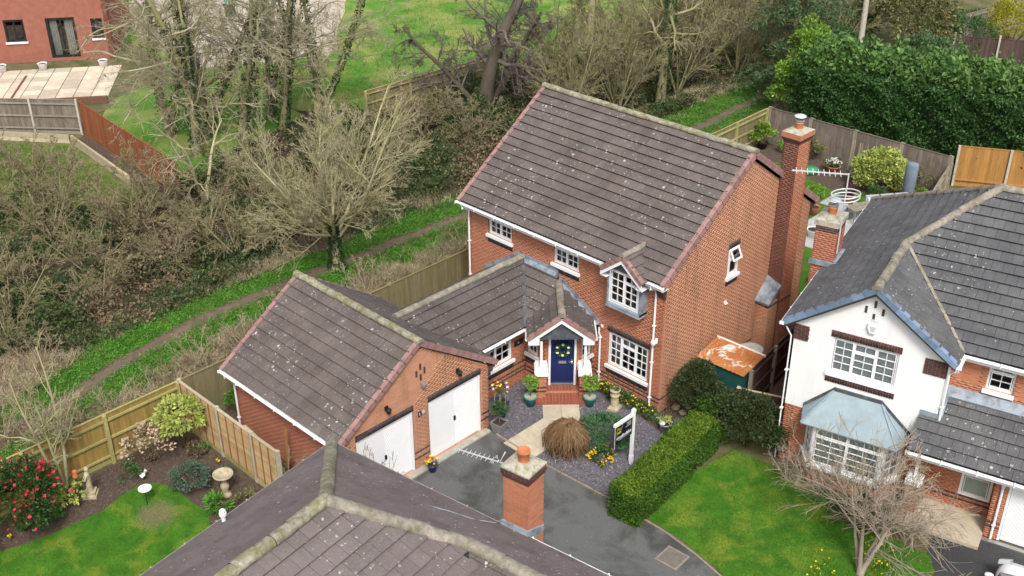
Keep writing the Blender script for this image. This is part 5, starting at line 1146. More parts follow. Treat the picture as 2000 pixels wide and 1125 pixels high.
pb = thing('water_butt', 'grey water butt with pale round lid behind the rusty shed', 'water butt', (.72, 4.3, 0)); MB().lathe([(.30, 0), (.36, .5), (.33, .92), (.0, .92)], (0, 0, 0), 20).build('barrel', MT['greypot'], pb, True); MB().lathe([(.40, .93), (.42, .96), (.3, 1.0), (.08, 1.03), (.08, 1.08), (0, 1.09)], (0, 0, 0), 24).build('lid', simple('lid_pale', (.45, .46, .44), .6), pb)
# ================================================================ left garden ornaments
t = thing('birdbath', 'pale stone birdbath on a baluster in the left flower bed', 'birdbath', (-6.80, -12.50, 0))
MB().lathe([(0, 0), (.17, 0), (.17, .08), (.11, .1), (.08, .2), (.13, .32), (.13, .42), (.07, .52), (.07, .66), (.12, .72)], (0, 0, 0), 18).build('pedestal', MT['stone'], t, True)
MB().lathe([(.10, .70), (.24, .76), (.31, .80), (.31, .85), (.27, .84), (.2, .78), (0, .76)], (0, 0, 0), 22).build('bowl', MT['stone'], t, True)
t = thing('statue', 'weathered stone statue of a robed figure on a square plinth', 'statue', (-9.75, -15.36, 0), R(-40))
MB().box(-.20, .20, -.20, .20, 0, .10).box(-.16, .16, -.16, .16, .10, .20).build('plinth', MT['stone'], t)
sec = [(.20, .13, .11, 0), (.32, .12, .10, 0), (.48, .105, .085, .0), (.60, .095, .08, .01), (.68, .10, .085, .01), (.76, .125, .085, 0), (.83, .145, .08, 0), (.87, .11, .07, 0), (.90, .045, .045, 0), (.93, .04, .045, .01), (.96, .062, .065, .015), (1.02, .07, .075, .015), (1.08, .055, .06, .01), (1.11, .0, .0, .01)]
mb = MB(); n = 16; V = [(rx*math.cos(2*math.pi*j/n)*(1+.08*math.sin(j*3.1+z*9)*(z < .7)), ry*math.sin(2*math.pi*j/n)+oy, z) for z, rx, ry, oy in sec for j in range(n)]
mb.add(V, [(i*n+j, i*n+(j+1) % n, (i+1)*n+(j+1) % n, (i+1)*n+j) for i in range(len(sec)-1) for j in range(n)])
for sg in (-1, 1): mb.tube([(sg*.12, 0, .82), (sg*.155, -.03, .70), (sg*.12, -.10, .62), (sg*.03, -.13, .66)], [.04, .036, .03, .026], 8)
mb.build('figure', MT['stone'], t, True)
t = thing('sundial', 'thin stake with a white oval disc standing on the lawn', 'garden marker', (-8.16, -14.39, .006)); MB().tube([(0, 0, 0), (.03, .01, .6)], .012, 6).build('stake', MT['black'], t)
MB().obox((.03, .01, .62), (.20, 0, .05), (0, .15, .06), (0, 0, .012)).build('disc', MT['paint'], t)
mb = MB().lathe([(0, -.01), (.2, -.01), (.2, .01), (0, .01)], (.03, .01, .62), 20); o = [c for c in t.children if c.name.startswith('disc')][0]; o.data = mb.mesh('disc'); o.data.materials.append(MT['paint'])
t = thing('plant_label', 'small square white plant label at the edge of the bed', 'plant label', (-9.25, -13.90, 0)); MB().tube([(0, 0, 0), (0, 0, .2)], .006, 5).build('stick', MT['black'], t); MB().obox((0, 0, .22), (.09, 0, 0), (0, .06, .03), (0, -.005, .01)).build('tag', MT['paint'], t)
t = thing('bird_feeder', 'orange clay ornament on a stake beside the statue', 'ornament', (-10.15, -15.55, 0)); MB().tube([(0, 0, 0), (0, 0, .6)], .012, 6).build('stake', MT['black'], t); MB().lathe([(0, 0), (.08, .02), (.10, .1), (.06, .16), (.075, .24), (.07, .3), (0, .31)], (0, 0, .55), 14).build('ornament', MT['terracotta'], t, True)
# behind the panel fence
MT['bin'] = simple('bin_grey', (.085, .105, .105), .6, .1, 4)
t = thing('dustbin', 'round grey dustbin in the gap behind the panel fence', 'dustbin', (-10.2, -10.95, 0)); MB().lathe([(0, 0), (.24, 0), (.28, .75), (0, .75)], (0, 0, 0), 20).build('body', MT['bin'], t, True); MB().lathe([(.31, .74), (.31, .79), (.26, .82), (0, .85)], (0, 0, 0), 20).build('lid', MT['bin'], t)
for i, (x, y, z, L_, rz, lab) in enumerate(((-8.55, -10.62, .62, 1.5, -6, 'upper pale plank of the stack behind the panel fence'), (-8.45, -10.75, .36, 1.45, -4, 'lower mossy plank of the stack behind the panel fence'), (-6.95, -10.95, .55, 1.1, -4, 'short grey log lying past the end of the panel fence'))):
    t = thing('timber_plank', lab, 'timber', (x, y, 0), R(rz)); MB().box(0, L_, -.09, .09, z, z+.12).build('beam', MT['wood_pale' if i != 1 else 'fence_olive'], t)
    MB().box(.1, .25, -.08, .08, 0, z-.001).build('bearer', MT['wood_grey'], t); MB().box(L_-.25, L_-.1, -.08, .08, 0, z-.001).build('bearer', MT['wood_grey'], t)
o = MB().box(-.04, .04, -.03, .03, 0, 1.75).build('timber_stake', MT['fence_new'], None, False, (-6.25, -10.62, 0)); tag(o, 'upright orange-brown timber stake against the garage side wall', 'stake'); o.rotation_euler = (R(-3), R(2), 0)
t = thing('garden_box', 'green plastic box behind the panel fence', 'box', (-8.98, -10.95, 0), R(-4)); MB().box(-.3, .3, -.2, .2, 0, .8).build('body', MT['shed_green'], t); MB().box(-.32, .32, -.22, .22, .80, .85).build('lid', simple('lid_green', (.03, .14, .09), .5), t)
# ================================================================ back garden
MT['parasol'] = simple('cover_grey', (.16, .20, .25), .8, .15, 3, 0, None, bump=.3, bscale=6)
t = thing('parasol', 'closed parasol under a blue-grey cover in the back garden', 'parasol', (-2.0, 21.1, 0)); MB().tube([(0, 0, 0), (0, 0, .35)], .04, 8).box(-.35, .35, -.35, .35, 0, .08).build('base', MT['greypot'], t)
MB().lathe([(0, .3), (.20, .3), (.24, .8), (.27, 1.5), (.27, 2.0), (.22, 2.12), (0, 2.14)], (0, 0, 0), 14, 1.1, .8).build('cover', MT['parasol'], t, True)
MT['cushion'] = simple('cushion_grey', (.36, .38, .41), .9, .08, 5)
t = thing('garden_sofa', 'light grey corner garden sofa behind the right-hand roof', 'sofa', (-2.95, 18.9, .03), math.atan2(1.4, 1.05))
MB().box(-.1, 2.2, -.75, .05, 0, .28).build('frame', MT['greypot'], t)
for i in range(3): MB().box(i*.7+.0, i*.7+.68, -.72, -.12, .285, .44).build('seat_cushion', MT['cushion'], t); MB().hexa([(i*.7, -.12, .44), (i*.7+.68, -.12, .44), (i*.7+.68, .06, .44), (i*.7, .06, .44), (i*.7+.02, -.03, .86), (i*.7+.66, -.03, .86), (i*.7+.66, .10, .86), (i*.7+.02, .10, .86)]).build('back_cushion', MT['cushion'], t)
MB().hexa([(.05, -.3, .45), (.42, -.3, .45), (.42, -.18, .45), (.05, -.18, .45), (.06, -.2, .8), (.42, -.2, .8), (.42, -.1, .8), (.06, -.1, .8)]).build('scatter_cushion', MT['paint'], t)
t = thing('garden_table', 'slatted wooden garden table in front of the grey sofa', 'table', (-2.68, 18.2, .03), math.atan2(1.4, .5))
for i in range(8): MB().box(-.75, .75, -.32+i*.08, -.32+i*.08+.07, .68, .71).build('slat', MT['wood_grey'], t)
for x in (-.65, .65):
    for y in (-.26, .26): MB().box(x-.025, x+.025, y-.025, y+.025, 0, .68).build('leg', MT['greypot'], t)
t = thing('footstool', 'grey cushioned footstool beside the garden table', 'stool', (-3.5, 18.0, .03), R(50)); MB().box(-.35, .35, -.35, .35, 0, .30).build('frame', MT['greypot'], t); MB().box(-.34, .34, -.34, .34, .302, .42).build('cushion', MT['cushion'], t)
pot('terracotta_bowl', 'orange terracotta bowl of white flowers by the back fence', (-6.5, 22.25, 0), [(0, 0), (.2, 0), (.36, .28), (.38, .32), (.34, .32), (.3, .25)], 'terracotta', 'compost', .33, .28)
pot('terracotta_pot', 'terracotta pot holding the dark red spiky plant', (-3.95, 19.4, .03), [(0, 0), (.17, 0), (.24, .40), (.26, .42), (.26, .46), (.22, .46), (.2, .4)], 'terracotta', 'compost', .22, .42)
pot('black_pot', 'dark pot under the leafy shrub at the fence corner', (-10.7, 22.4, 0), [(0, 0), (.2, 0), (.28, .34), (.3, .36), (.27, .36), (.24, .3)], 'black', 'compost', .26, .32)
pot('stone_pot', 'low round stone pot near the climbing canes', (-5.3, 22.4, 0), [(0, 0), (.2, 0), (.3, .2), (.33, .22), (.3, .24), (.26, .2)], 'stone', 'compost', .29, .2)
pot('amber_pot', 'amber glazed pot beside the rear corner of the brick house', (-4.6, 17.3, 0), [(0, 0), (.2, 0), (.3, .36), (.32, .38), (.29, .38), (.26, .3)], 'terracotta', 'compost', .28, .33)
pot('pale_pot', 'white pot on the grass beside the rear wall of the house', (-3.3, 15.2, 0), [(0, 0), (.2, 0), (.3, .4), (.32, .42), (.29, .42), (.26, .35)], 'paint', 'compost', .28, .38)
pot('pale_pot', 'white pot nearest the right-hand chimney in the back garden', (-1.0, 11.6, 0), [(0, 0), (.2, 0), (.3, .4), (.32, .42), (.29, .42), (.26, .35)], 'paint', 'compost', .28, .38)
MT['mint'] = simple('mint_plastic', (.25, .55, .45), .5, .08, 3); MT['gplastic'] = simple('green_plastic', (.05, .30, .13), .5, .08, 3)
o = MB().lathe([(0, .28), (.36, .28), (.38, .22), (.34, 0), (0, 0)], (0, 0, 0), 20).build('green_tub', MT['gplastic'], None, True, (-7.2, 21.3, 0)); tag(o, 'upturned round green tub on the back lawn', 'tub')
for i in range(4):
    c = Vector((-46.1, 15.85)).lerp(Vector((-52.5, 20.2)), i/3)
    t = thing('stepping_stool', ('nearest mint disc stool on the gravel yard', 'second mint disc stool on the gravel yard', 'third mint disc stool on the gravel yard', 'farthest mint disc stool on the gravel yard')[i], 'stool', (c.x, c.y, 0), 0, 'mint stools in a row'); MB().lathe([(.3, 0), (.2, .1), (.2, .22), (0, .22)], (0, 0, 0), 14).build('foot', MT['mint'], t); MB().lathe([(0, .222), (.42, .222), (.42, .27), (0, .28)], (0, 0, 0), 20).build('seat', MT['mint'], t)
t = thing('wheelie_bin', 'dark green bin with pale lid on the gravel yard', 'bin', (-51.9, 17.3, 0), R(40)); MB().hexa([(-.25, -.28, 0), (.25, -.28, 0), (.25, .28, 0), (-.25, .28, 0), (-.34, -.38, 1.0), (.34, -.38, 1.0), (.34, .38, 1.0), (-.34, .38, 1.0)]).build('body', simple('bin_green', (.005, .05, .045), .5), t); MB().hexa([(-.36, -.4, 1.0), (.36, -.4, 1.0), (.36, .42, 1.0), (-.36, .42, 1.0), (-.34, -.36, 1.08), (.34, -.36, 1.08), (.34, .42, 1.12), (-.34, .42, 1.12)]).build('lid', MT['mint'], t)
for sg in (-1, 1): MB().tube([(sg*.30, .3, .1), (sg*.36, .3, .1)], .1, 12).build('wheel', MT['black'], t)
M_ = wmat(fpt)
for i, (x, y, lab) in enumerate(((1.2, .0, 'white planter under the far black window'), (3.6, .0, 'white planter left of the far french doors'), (7.2, .0, 'white planter right of the far french doors'))):
    p = M_ @ Vector((x-1.8, y-.55, .10)); pot('far_planter', lab, tuple(p), [(0, 0), (.2, 0), (.28, .42), (.3, .44), (.26, .44), (.22, .3)], 'paint', 'compost', .25, .38)
# ================================================================ white car at the bottom right corner
LW = lambda u, v, z=0: tuple((Matrix.Translation((3.98, .44, 0)) @ Matrix.Rotation(R(13.9), 4, 'Z')) @ Vector((u, v, z)))
t = thing('parked_car', 'white hatchback parked nose-in at the bottom right corner, mostly out of frame', 'car', LW(8.05, -3.85), R(13.9))
MT['carpaint'] = simple('car_white', (.80, .81, .82), .18, .02, 2, spec=.6); MT['carglass'] = simple('car_glass', (.012, .014, .016), .05, .02, spec=.8); MT['rubber'] = simple('tyre_rubber', (.02, .02, .02), .85)
prof = [(-2.05, .35, .86, .78), (-2.0, .9, .95, .80), (-1.75, 1.02, 1.0, .82), (-1.2, 1.06, 1.0, .84), (-.3, 1.08, 1.0, .86), (.55, 1.05, 1.0, .86), (1.0, .98, .98, .85), (1.6, .86, .95, .82), (1.95, .72, .88, .74), (2.08, .5, .8, .62)]
mb = MB(); V = []; Nn = 12
for y, zt, wd, _ in prof:
    hw_ = .88*wd
    for j in range(Nn+1):
        tt = math.pi*j/Nn; V.append((-hw_*math.copysign(abs(math.cos(tt))**.45, math.cos(tt)), y, .22+(zt-.22)*abs(math.sin(tt))**.55))
mb.add(V, [(i*(Nn+1)+j, i*(Nn+1)+j+1, (i+1)*(Nn+1)+j+1, (i+1)*(Nn+1)+j) for i in range(len(prof)-1) for j in range(Nn)]+[tuple(range(Nn+1)), tuple(range(len(V)-Nn-1, len(V)))])
body = mb.build('body', MT['carpaint'], t, True)
cab = [(-1.75, 1.0, .72, 1.02), (-1.35, 1.38, .60, 1.0), (-.6, 1.47, .58, 1.0), (.2, 1.42, .58, 1.0), (1.02, 1.0, .68, 1.0)]
mb = MB(); V = []
for y, z, w_, _ in cab: V += [(-w_, y, z), (w_, y, z)]
mb.add([(-.72, -1.78, .98), (.72, -1.78, .98), (-.60, -1.35, 1.38), (.60, -1.35, 1.38), (-.57, -.6, 1.47), (.57, -.6, 1.47), (-.57, .2, 1.43), (.57, .2, 1.43), (-.72, 1.05, .99), (.72, 1.05, .99)], [(2, 3, 5, 4), (4, 5, 7, 6)]); mb.build('roof_panel', MT['carpaint'], t)
MB().add([(-.57, .2, 1.428), (.57, .2, 1.428), (.72, 1.05, .99), (-.72, 1.05, .99), (0, 1.16, .985)], [(0, 1, 2, 4, 3)]).build('windscreen', MT['carglass'], t)
MB().add([(-.72, -1.78, .98), (.72, -1.78, .98), (.60, -1.35, 1.378), (-.60, -1.35, 1.378)], [(0, 1, 2, 3)]).build('rear_window', MT['carglass'], t)
for sg in (-1, 1):
    MB().add([(sg*.72, -1.78, .98), (sg*.60, -1.35, 1.378), (sg*.57, -.6, 1.468), (sg*.57, .2, 1.428), (sg*.72, 1.05, .99), (sg*.83, 0, .98)], [(0, 1, 2, 3, 4, 5)]).build('side_window', MT['carglass'], t)
    MB().lathe([(0, 0), (.09, .0), (.12, .05), (.1, .1), (0, .12)], (sg*.94, .75, .95), 10, 1.1, .8).build('mirror', MT['carpaint'], t, True)
    MB().obox((sg*.66, 1.90, .70), (.14, -.06*sg, 0), (.03, .10, -.05), (0, .02, .06)).build('headlight', simple('lamp_glass', (.35, .36, .37), .1, .05, spec=.8), t)
    for y in (-1.3, 1.3):
        wh = MB().tube([(sg*.72, y, .31), (sg*.90, y, .31)], .31, 20).build('wheel', MT['rubber'], t); MB().tube([(sg*.88, y, .31), (sg*.91, y, .31)], .2, 14).build('rim', MT['alu'], wh)
# ================================================================ plant kit
def nrm(a): return a/np.maximum(np.linalg.norm(a, axis=-1, keepdims=True), 1e-9)
def tubes_np(P, Rr, n):
    B, k, _ = P.shape; T = np.empty_like(P); T[:, 1:-1] = P[:, 2:]-P[:, :-2]; T[:, 0] = P[:, 1]-P[:, 0]; T[:, -1] = P[:, -1]-P[:, -2]; T = nrm(T)
    ref = np.where(np.abs(T[:, :1, 2:3]) < .8, np.array([0, 0, 1.]), np.array([1., 0, 0])); A = nrm(np.cross(T, np.broadcast_to(ref, T.shape))); Bv = np.cross(T, A)
    an = 2*np.pi*np.arange(n)/n; V = P[:, :, None]+Rr[:, :, None, None]*(A[:, :, None]*np.cos(an)[None, None, :, None]+Bv[:, :, None]*np.sin(an)[None, None, :, None])
    i = np.arange(k-1)[:, None]*n; j = np.arange(n)[None]; q = np.stack([i+j, i+(j+1) % n, i+n+(j+1) % n, i+n+j], -1).reshape(-1, 4)
    F = (np.arange(B)*k*n)[:, None, None]+q[None]; return V.reshape(-1, 3), F.reshape(-1, 4)
def walk(rng, S, D, L, k, wig, trop, tz=None):
    B = len(S); P = np.empty((B, k, 3)); P[:, 0] = S; d = nrm(D)
    for i in range(1, k):
        d = d+rng.normal(0, wig, (B, 3)); d[:, 2] += trop; d = nrm(d); P[:, i] = P[:, i-1]+d*(L/(k-1))[:, None]
    return P
def branch(rng, P, Rr, n, k, ratio, ang, wig, trop, t0=.25, t1=1., rr=.55, rmin=.01, up=0., lenpow=.5):
    B, kk, _ = P.shape; t = rng.uniform(t0, t1, (B, n)); x = t*(kk-1); i = np.minimum(x.astype(int), kk-2); f = (x-i)[..., None]; bi = np.arange(B)[:, None]
    S = P[bi, i]*(1-f)+P[bi, i+1]*f; T = nrm(P[bi, i+1]-P[bi, i]); R0 = Rr[bi, i]*(1-f[..., 0])+Rr[bi, i+1]*f[..., 0]
    L0 = np.linalg.norm(P[:, -1]-P[:, 0], axis=1)[:, None]; L = L0*ratio*rng.uniform(.6, 1.15, (B, n))*(1.15-t)**lenpow
    a = nrm(rng.normal(size=S.shape)); a = nrm(a-T*(a*T).sum(-1, keepdims=True)); an = np.radians(ang)*rng.uniform(.6, 1.3, (B, n))[..., None]
    D = T*np.cos(an)+a*np.sin(an); D[..., 2] += up
    S, D, L, R0 = S.reshape(-1, 3), D.reshape(-1, 3), L.ravel(), R0.ravel(); Q = walk(rng, S, D, L, k, wig, trop)
    r0 = np.maximum(R0*rr, rmin)[:, None]; q = np.linspace(1, .35, k)[None]; return Q, np.maximum(r0*q, rmin*.7)
def joinV(parts):
    V = []; F = []; o = 0
    for v, f in parts: V.append(v); F.append(f+o); o += len(v)
    return np.concatenate(V), np.concatenate(F)
def leaves_np(rng, C, size, aspect=.55, outward=None, flat=.5, fold=.25):
    N = len(C); d = nrm(rng.normal(size=(N, 3)))
    if outward is not None: d = nrm(d*flat+outward*(1-flat)*1.4)
    nrm_ = nrm(rng.normal(size=(N, 3))*.8+np.array([0, 0, .9])); s = nrm(np.cross(d, nrm_)); u = np.cross(s, d); size = np.broadcast_to(size, (N,))[:, None]
    V = np.stack([C, C+d*size*.5+s*size*aspect*.5+u*size*fold*.3, C+d*size, C+d*size*.5-s*size*aspect*.5+u*size*fold*.3], 1).reshape(-1, 3)
    b = np.arange(N)[:, None]*4; F = np.concatenate([b+np.array([[0, 1, 2]]), b+np.array([[0, 2, 3]])], 0); return V, F
def clump_points(rng, N, r, K, cr, low=-.2, shell=.75):
    """leaf clusters spread through an ellipsoid; returns points and outward directions"""
    d = nrm(rng.normal(size=(K*3, 3))); d = d[d[:, 2] > low][:K]; c = d*rng.uniform(shell, 1., (len(d), 1))*np.array(r)
    i = rng.integers(0, len(d), N); q = nrm(rng.normal(size=(N, 3))); rad = cr*rng.uniform(.5, 1, (len(d),))[i]*rng.uniform(.35, 1., N)**.5
    P = c[i]+q*rad[:, None]*np.array([1, 1, .8]); o = nrm(nrm(q)+d[i]*.8); return P, o
BARK = {'hazel': bark_mat('bark_hazel', (.43, .395, .245), (.34, .31, .19), (.33, .32, .13), .55), 'tan': bark_mat('bark_tan', (.40, .36, .25), (.31, .275, .185), (.31, .30, .135), .6),
        'oak': bark_mat('bark_oak', (.12, .098, .085), (.19, .16, .145), (.14, .13, .075), .4), 'oakdark': bark_mat('bark_oak_dark', (.075, .062, .052), (.11, .09, .075), (.10, .095, .05), .4), 'thicket': bark_mat('bark_thicket', (.31, .27, .17), (.23, .20, .125), (.25, .255, .09), .85),
        'acer': bark_mat('bark_acer', (.39, .325, .265), (.31, .255, .20), (.34, .30, .16), .4), 'pale': bark_mat('bark_pale', (.44, .41, .36), (.34, .31, .26), (.3, .29, .2), .3), 'brown': bark_mat('bark_brown', (.16, .115, .075), (.12, .085, .055), (.13, .12, .05), .3),
        'straw': bark_mat('dry_stems', (.40, .32, .215), (.31, .24, .16), (.30, .27, .14), .3), 'weep': bark_mat('weeping_twigs', (.27, .165, .085), (.21, .12, .06), (.30, .22, .13), .4), 'bramble': bark_mat('bramble_stems', (.32, .265, .165), (.22, .175, .11), (.19, .20, .075), .75)}
LF = {'ivy': leaf_mat('ivy_leaf', (.022, .058, .016), (.042, .088, .026)), 'bramble': leaf_mat('bramble_leaf', (.05, .085, .025), (.09, .12, .04)), 'brownleaf': leaf_mat('dead_leaf', (.15, .11, .065), (.20, .15, .085), tl=.1),
      'verge': leaf_mat('verge_leaf', (.07, .215, .018), (.115, .285, .035)), 'grass': leaf_mat('grass_blade', (.045, .15, .012), (.085, .225, .02), .6), 'grass_y': leaf_mat('grass_yellow', (.16, .22, .03), (.22, .26, .05), .6),
      'straw': leaf_mat('straw', (.40, .33, .21), (.48, .41, .27), .8, .15), 'box': leaf_mat('hedge_leaf', (.04, .105, .010), (.075, .165, .014)), 'boxtop': leaf_mat('hedge_top_lit', (.10, .185, .015), (.145, .235, .02)),
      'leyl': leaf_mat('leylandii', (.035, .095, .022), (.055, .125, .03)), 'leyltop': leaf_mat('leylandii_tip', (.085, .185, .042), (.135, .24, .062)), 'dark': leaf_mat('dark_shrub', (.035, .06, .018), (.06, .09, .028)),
      'lime': leaf_mat('lime_leaf', (.15, .29, .03), (.22, .38, .05)), 'bay': leaf_mat('bay_leaf', (.16, .29, .035), (.24, .36, .06)), 'bayd': leaf_mat('bay_dark', (.05, .11, .03), (.08, .15, .045)), 'varieg': leaf_mat('variegated', (.50, .52, .16), (.28, .38, .06)),
      'aucuba': leaf_mat('aucuba_leaf', (.33, .42, .07), (.46, .50, .16)), 'hebe': leaf_mat('hebe_leaf', (.08, .135, .085), (.13, .185, .125)), 'juniper': leaf_mat('juniper', (.06, .17, .06), (.10, .225, .09)), 'camellia': leaf_mat('camellia_leaf', (.03, .075, .018), (.06, .12, .025), .3),
      'gold': leaf_mat('gold_conifer', (.40, .37, .02), (.28, .29, .02)), 'olive': leaf_mat('olive_leaf', (.13, .15, .05), (.23, .21, .09)), 'spruce': leaf_mat('spruce', (.065, .13, .05), (.11, .185, .075)), 'red': simple('red_petal', (.50, .025, .05), .5, .2, 9, .25), 'whitep': simple('white_petal', (.75, .74, .68), .6, .06, 9),
      'yellowp': simple('yellow_petal', (.75, .52, .02), .5, .15, 9, .2), 'cordy': leaf_mat('cordyline', (.055, .018, .022), (.09, .03, .03)), 'blue': leaf_mat('lavender_leaf', (.12, .22, .13), (.17, .28, .18)), 'hyd': simple('dry_flower', (.42, .32, .22), .9, .2, 8, .2), 'purple': simple('purple_petal', (.18, .03, .20), .5, .2, 9, .2)}
def leafobj(name, V, F, mat, par, kind=None, loc=None):
    o = link(name, npmesh(name, V, [F]), par, mat, loc); return tag(o, kind=kind) if kind else o
# ---- bare tree: levels=[(n, k, ratio, angle, wiggle, tropism, t0)], stems = list of (dir, len, radius)
def bare_tree(name, label, loc, stems, levels, bark, seed, rmin=.012, group=None, ivy=None, trunkbark=None, up=.0, wig0=.05, base_spread=.1, cat='tree', sides=(7, 5, 3), k0=8, t1=1., rr=.55):
    rng = np.random.default_rng(seed); t = thing(name, label, cat, loc, 0, group)
    D = np.array([s[0] for s in stems], float); L = np.array([s[1] for s in stems]); R0 = np.array([s[2] for s in stems])
    S = np.zeros((len(stems), 3)); S[:, :2] = D[:, :2]*base_spread; P = walk(rng, S, D, L, k0, wig0, up); Rr = R0[:, None]*np.linspace(1.15, .35, k0)[None]; Rr[:, 0] *= 1.25
    cur = (P, Rr); V, F = tubes_np(P, Rr, sides[0]); tr = link('trunk', npmesh('trunk', V, [F], smooth=True), t, trunkbark or bark)
    parts = []; thick = []
    for li, (n, k, ratio, ang, wig, trop, t0) in enumerate(levels):
        cur = branch(rng, *cur, n, k, ratio, ang, wig, trop, t0, t1, rr=rr, rmin=rmin)
        v = tubes_np(*cur, sides[1] if li == 0 else sides[2]); parts.append(v)
    V, F = joinV(parts); link('crown', npmesh('crown', V, [F]), t, bark)
    if ivy:
        n, size, zmax, sp = ivy; x = rng.uniform(0, 1, n)**.8; bi = rng.integers(0, len(stems), n); z = x*(k0-1); i = np.minimum(z.astype(int), k0-2); f = (z-i)[:, None]
        C = P[bi, i]*(1-f)+P[bi, i+1]*f; keep = C[:, 2] < zmax; C = C[keep]; rad = (Rr[bi, i][keep]+sp*rng.uniform(.3, 1., keep.sum()))[:, None]; o = nrm(rng.normal(size=C.shape)*np.array([1, 1, .3])); C = C+o*rad
        V, F = leaves_np(rng, C, rng.uniform(.6, 1.2, len(C))*size, .8, o, .6); leafobj('ivy', V, F, LF['ivy'], t)
    return t
def clone(src, loc, rz, sc=1., label=None):
    c = copytree(src); c.location = loc; c.rotation_euler = (0, 0, rz); c.scale = (sc, sc, sc)
    if label: c['label'] = label
    return c
def bush(name, label, loc, r, mat, size, N, K=26, cr=.35, low=-.15, cat='shrub', group=None, zc=None, stems=4, stemmat='brown', extra=None, aspect=.5, flat=.5, seed=None, shell=.7, core=None, rz=0):
    rng = np.random.default_rng(seed if seed is not None else abs(hash(label)) % 9999 if False else int(sum(map(ord, label)))); t = thing(name, label, cat, loc, rz, group); zc = r[2]*.9 if zc is None else zc
    P, o = clump_points(rng, N, r, K, cr*min(r), low, shell); P[:, 2] += zc; ok = P[:, 2] > .01; P, o = P[ok], o[ok]
    V, F = leaves_np(rng, P, rng.uniform(.6, 1.25, len(P))*size, aspect, o, flat); leafobj('foliage', V, F, mat, t)
    if extra:
        for nm, m, n2, sz, lo2 in extra:
            P, o = clump_points(rng, n2, np.array(r)*1.06, K, cr*min(r), lo2, .95); P[:, 2] += zc; ok = P[:, 2] > .05; P = P[ok]
            V, F = leaves_np(rng, P, rng.uniform(.7, 1.2, len(P))*sz, .9, o[ok], .4); leafobj(nm, V, F, m, t, 'stuff')
    if stems:
        a = rng.uniform(0, 6.28, stems*3); D = np.stack([np.cos(a)*.6, np.sin(a)*.6, np.ones(len(a))], 1); S = np.zeros((len(a), 3)); S[:, :2] = D[:, :2]*.08
        Q = walk(rng, S, D, np.full(len(a), (zc+r[2])*.72), 5, .15, .0); V, F = tubes_np(Q, np.broadcast_to(np.linspace(.028, .008, 5), (len(a), 5))*max(.6, min(1.5, r[2])), 4); link('stems', npmesh('stems', V, [F]), t, BARK[stemmat])
    return t
def blades(rng, C, h, w, lean=.5):
    N = len(C); a = rng.uniform(0, 6.28, N); d = np.stack([np.cos(a), np.sin(a), np.zeros(N)], 1); b = rng.uniform(0, 6.28, N); l = np.stack([np.cos(b), np.sin(b), np.zeros(N)], 1)*rng.uniform(.1, 1, (N, 1))*lean
    h = np.broadcast_to(h, (N,))[:, None]; w = np.broadcast_to(w, (N,))[:, None]; V = np.stack([C-d*w, C+d*w, C+(l+np.array([0, 0, 1.]))*h], 1).reshape(-1, 3); return V, np.arange(N*3).reshape(-1, 3)
def inpoly(P, poly):
    x, y = P[:, 0], P[:, 1]; r_ = np.zeros(len(P), bool); n = len(poly); j = n-1
    for i in range(n):
        xi, yi = poly[i]; xj, yj = poly[j]
        c = ((yi > y) != (yj > y)) & (x < (xj-xi)*(y-yi)/(yj-yi+1e-12)+xi); r_ ^= c; j = i
    return r_
def scatter(rng, poly, dens):
    a = np.array(poly); lo, hi = a.min(0), a.max(0); N = int((hi-lo).prod()*dens); P = np.zeros((N, 3)); P[:, :2] = rng.uniform(lo, hi, (N, 2)); return P[inpoly(P, poly)]
def vnoise(P, s, seed=0):   # cheap smooth noise 0..1 for density masks
    r_ = np.random.default_rng(seed); v = 0
    for k in range(5): a, b, c = r_.uniform(-1, 1, 2)*s*(1.6**k), r_.uniform(0, 6.28), .75**k; v = v+np.sin(P[:, 0]*a[0]*2+P[:, 1]*a[1]*2+b)*c
    return .5+.5*v/2.6
# ================================================================ woodland trees
rg = np.random.default_rng(5)
def ring(n, tilt, L, r_, seed, jl=.15):
    q = np.random.default_rng(seed); return [((math.cos(2*math.pi*i/n+q.uniform(-.3, .3))*tilt*q.uniform(.5, 1.3), math.sin(2*math.pi*i/n+q.uniform(-.3, .3))*tilt*q.uniform(.5, 1.3), 1.), L*(1+q.uniform(-jl, jl)), r_*q.uniform(.8, 1.15)) for i in range(n)]
bare_tree('hazel_tree', 'broad leafless tree with an ivy-clad trunk beside the footpath left of the house', (-15.9, -1.15, 0), [((.05, .02, 1), 2.6, .20)]+[], [(15, 8, 3.2, 50, .09, .045, .5), (12, 6, .55, 38, .10, .06, .15), (9, 5, .5, 36, .12, .05, .1), (6, 4, .5, 34, .14, .04, .15)], BARK['hazel'], 3, .0095, ivy=(1500, .10, 2.6, .10), wig0=.04)
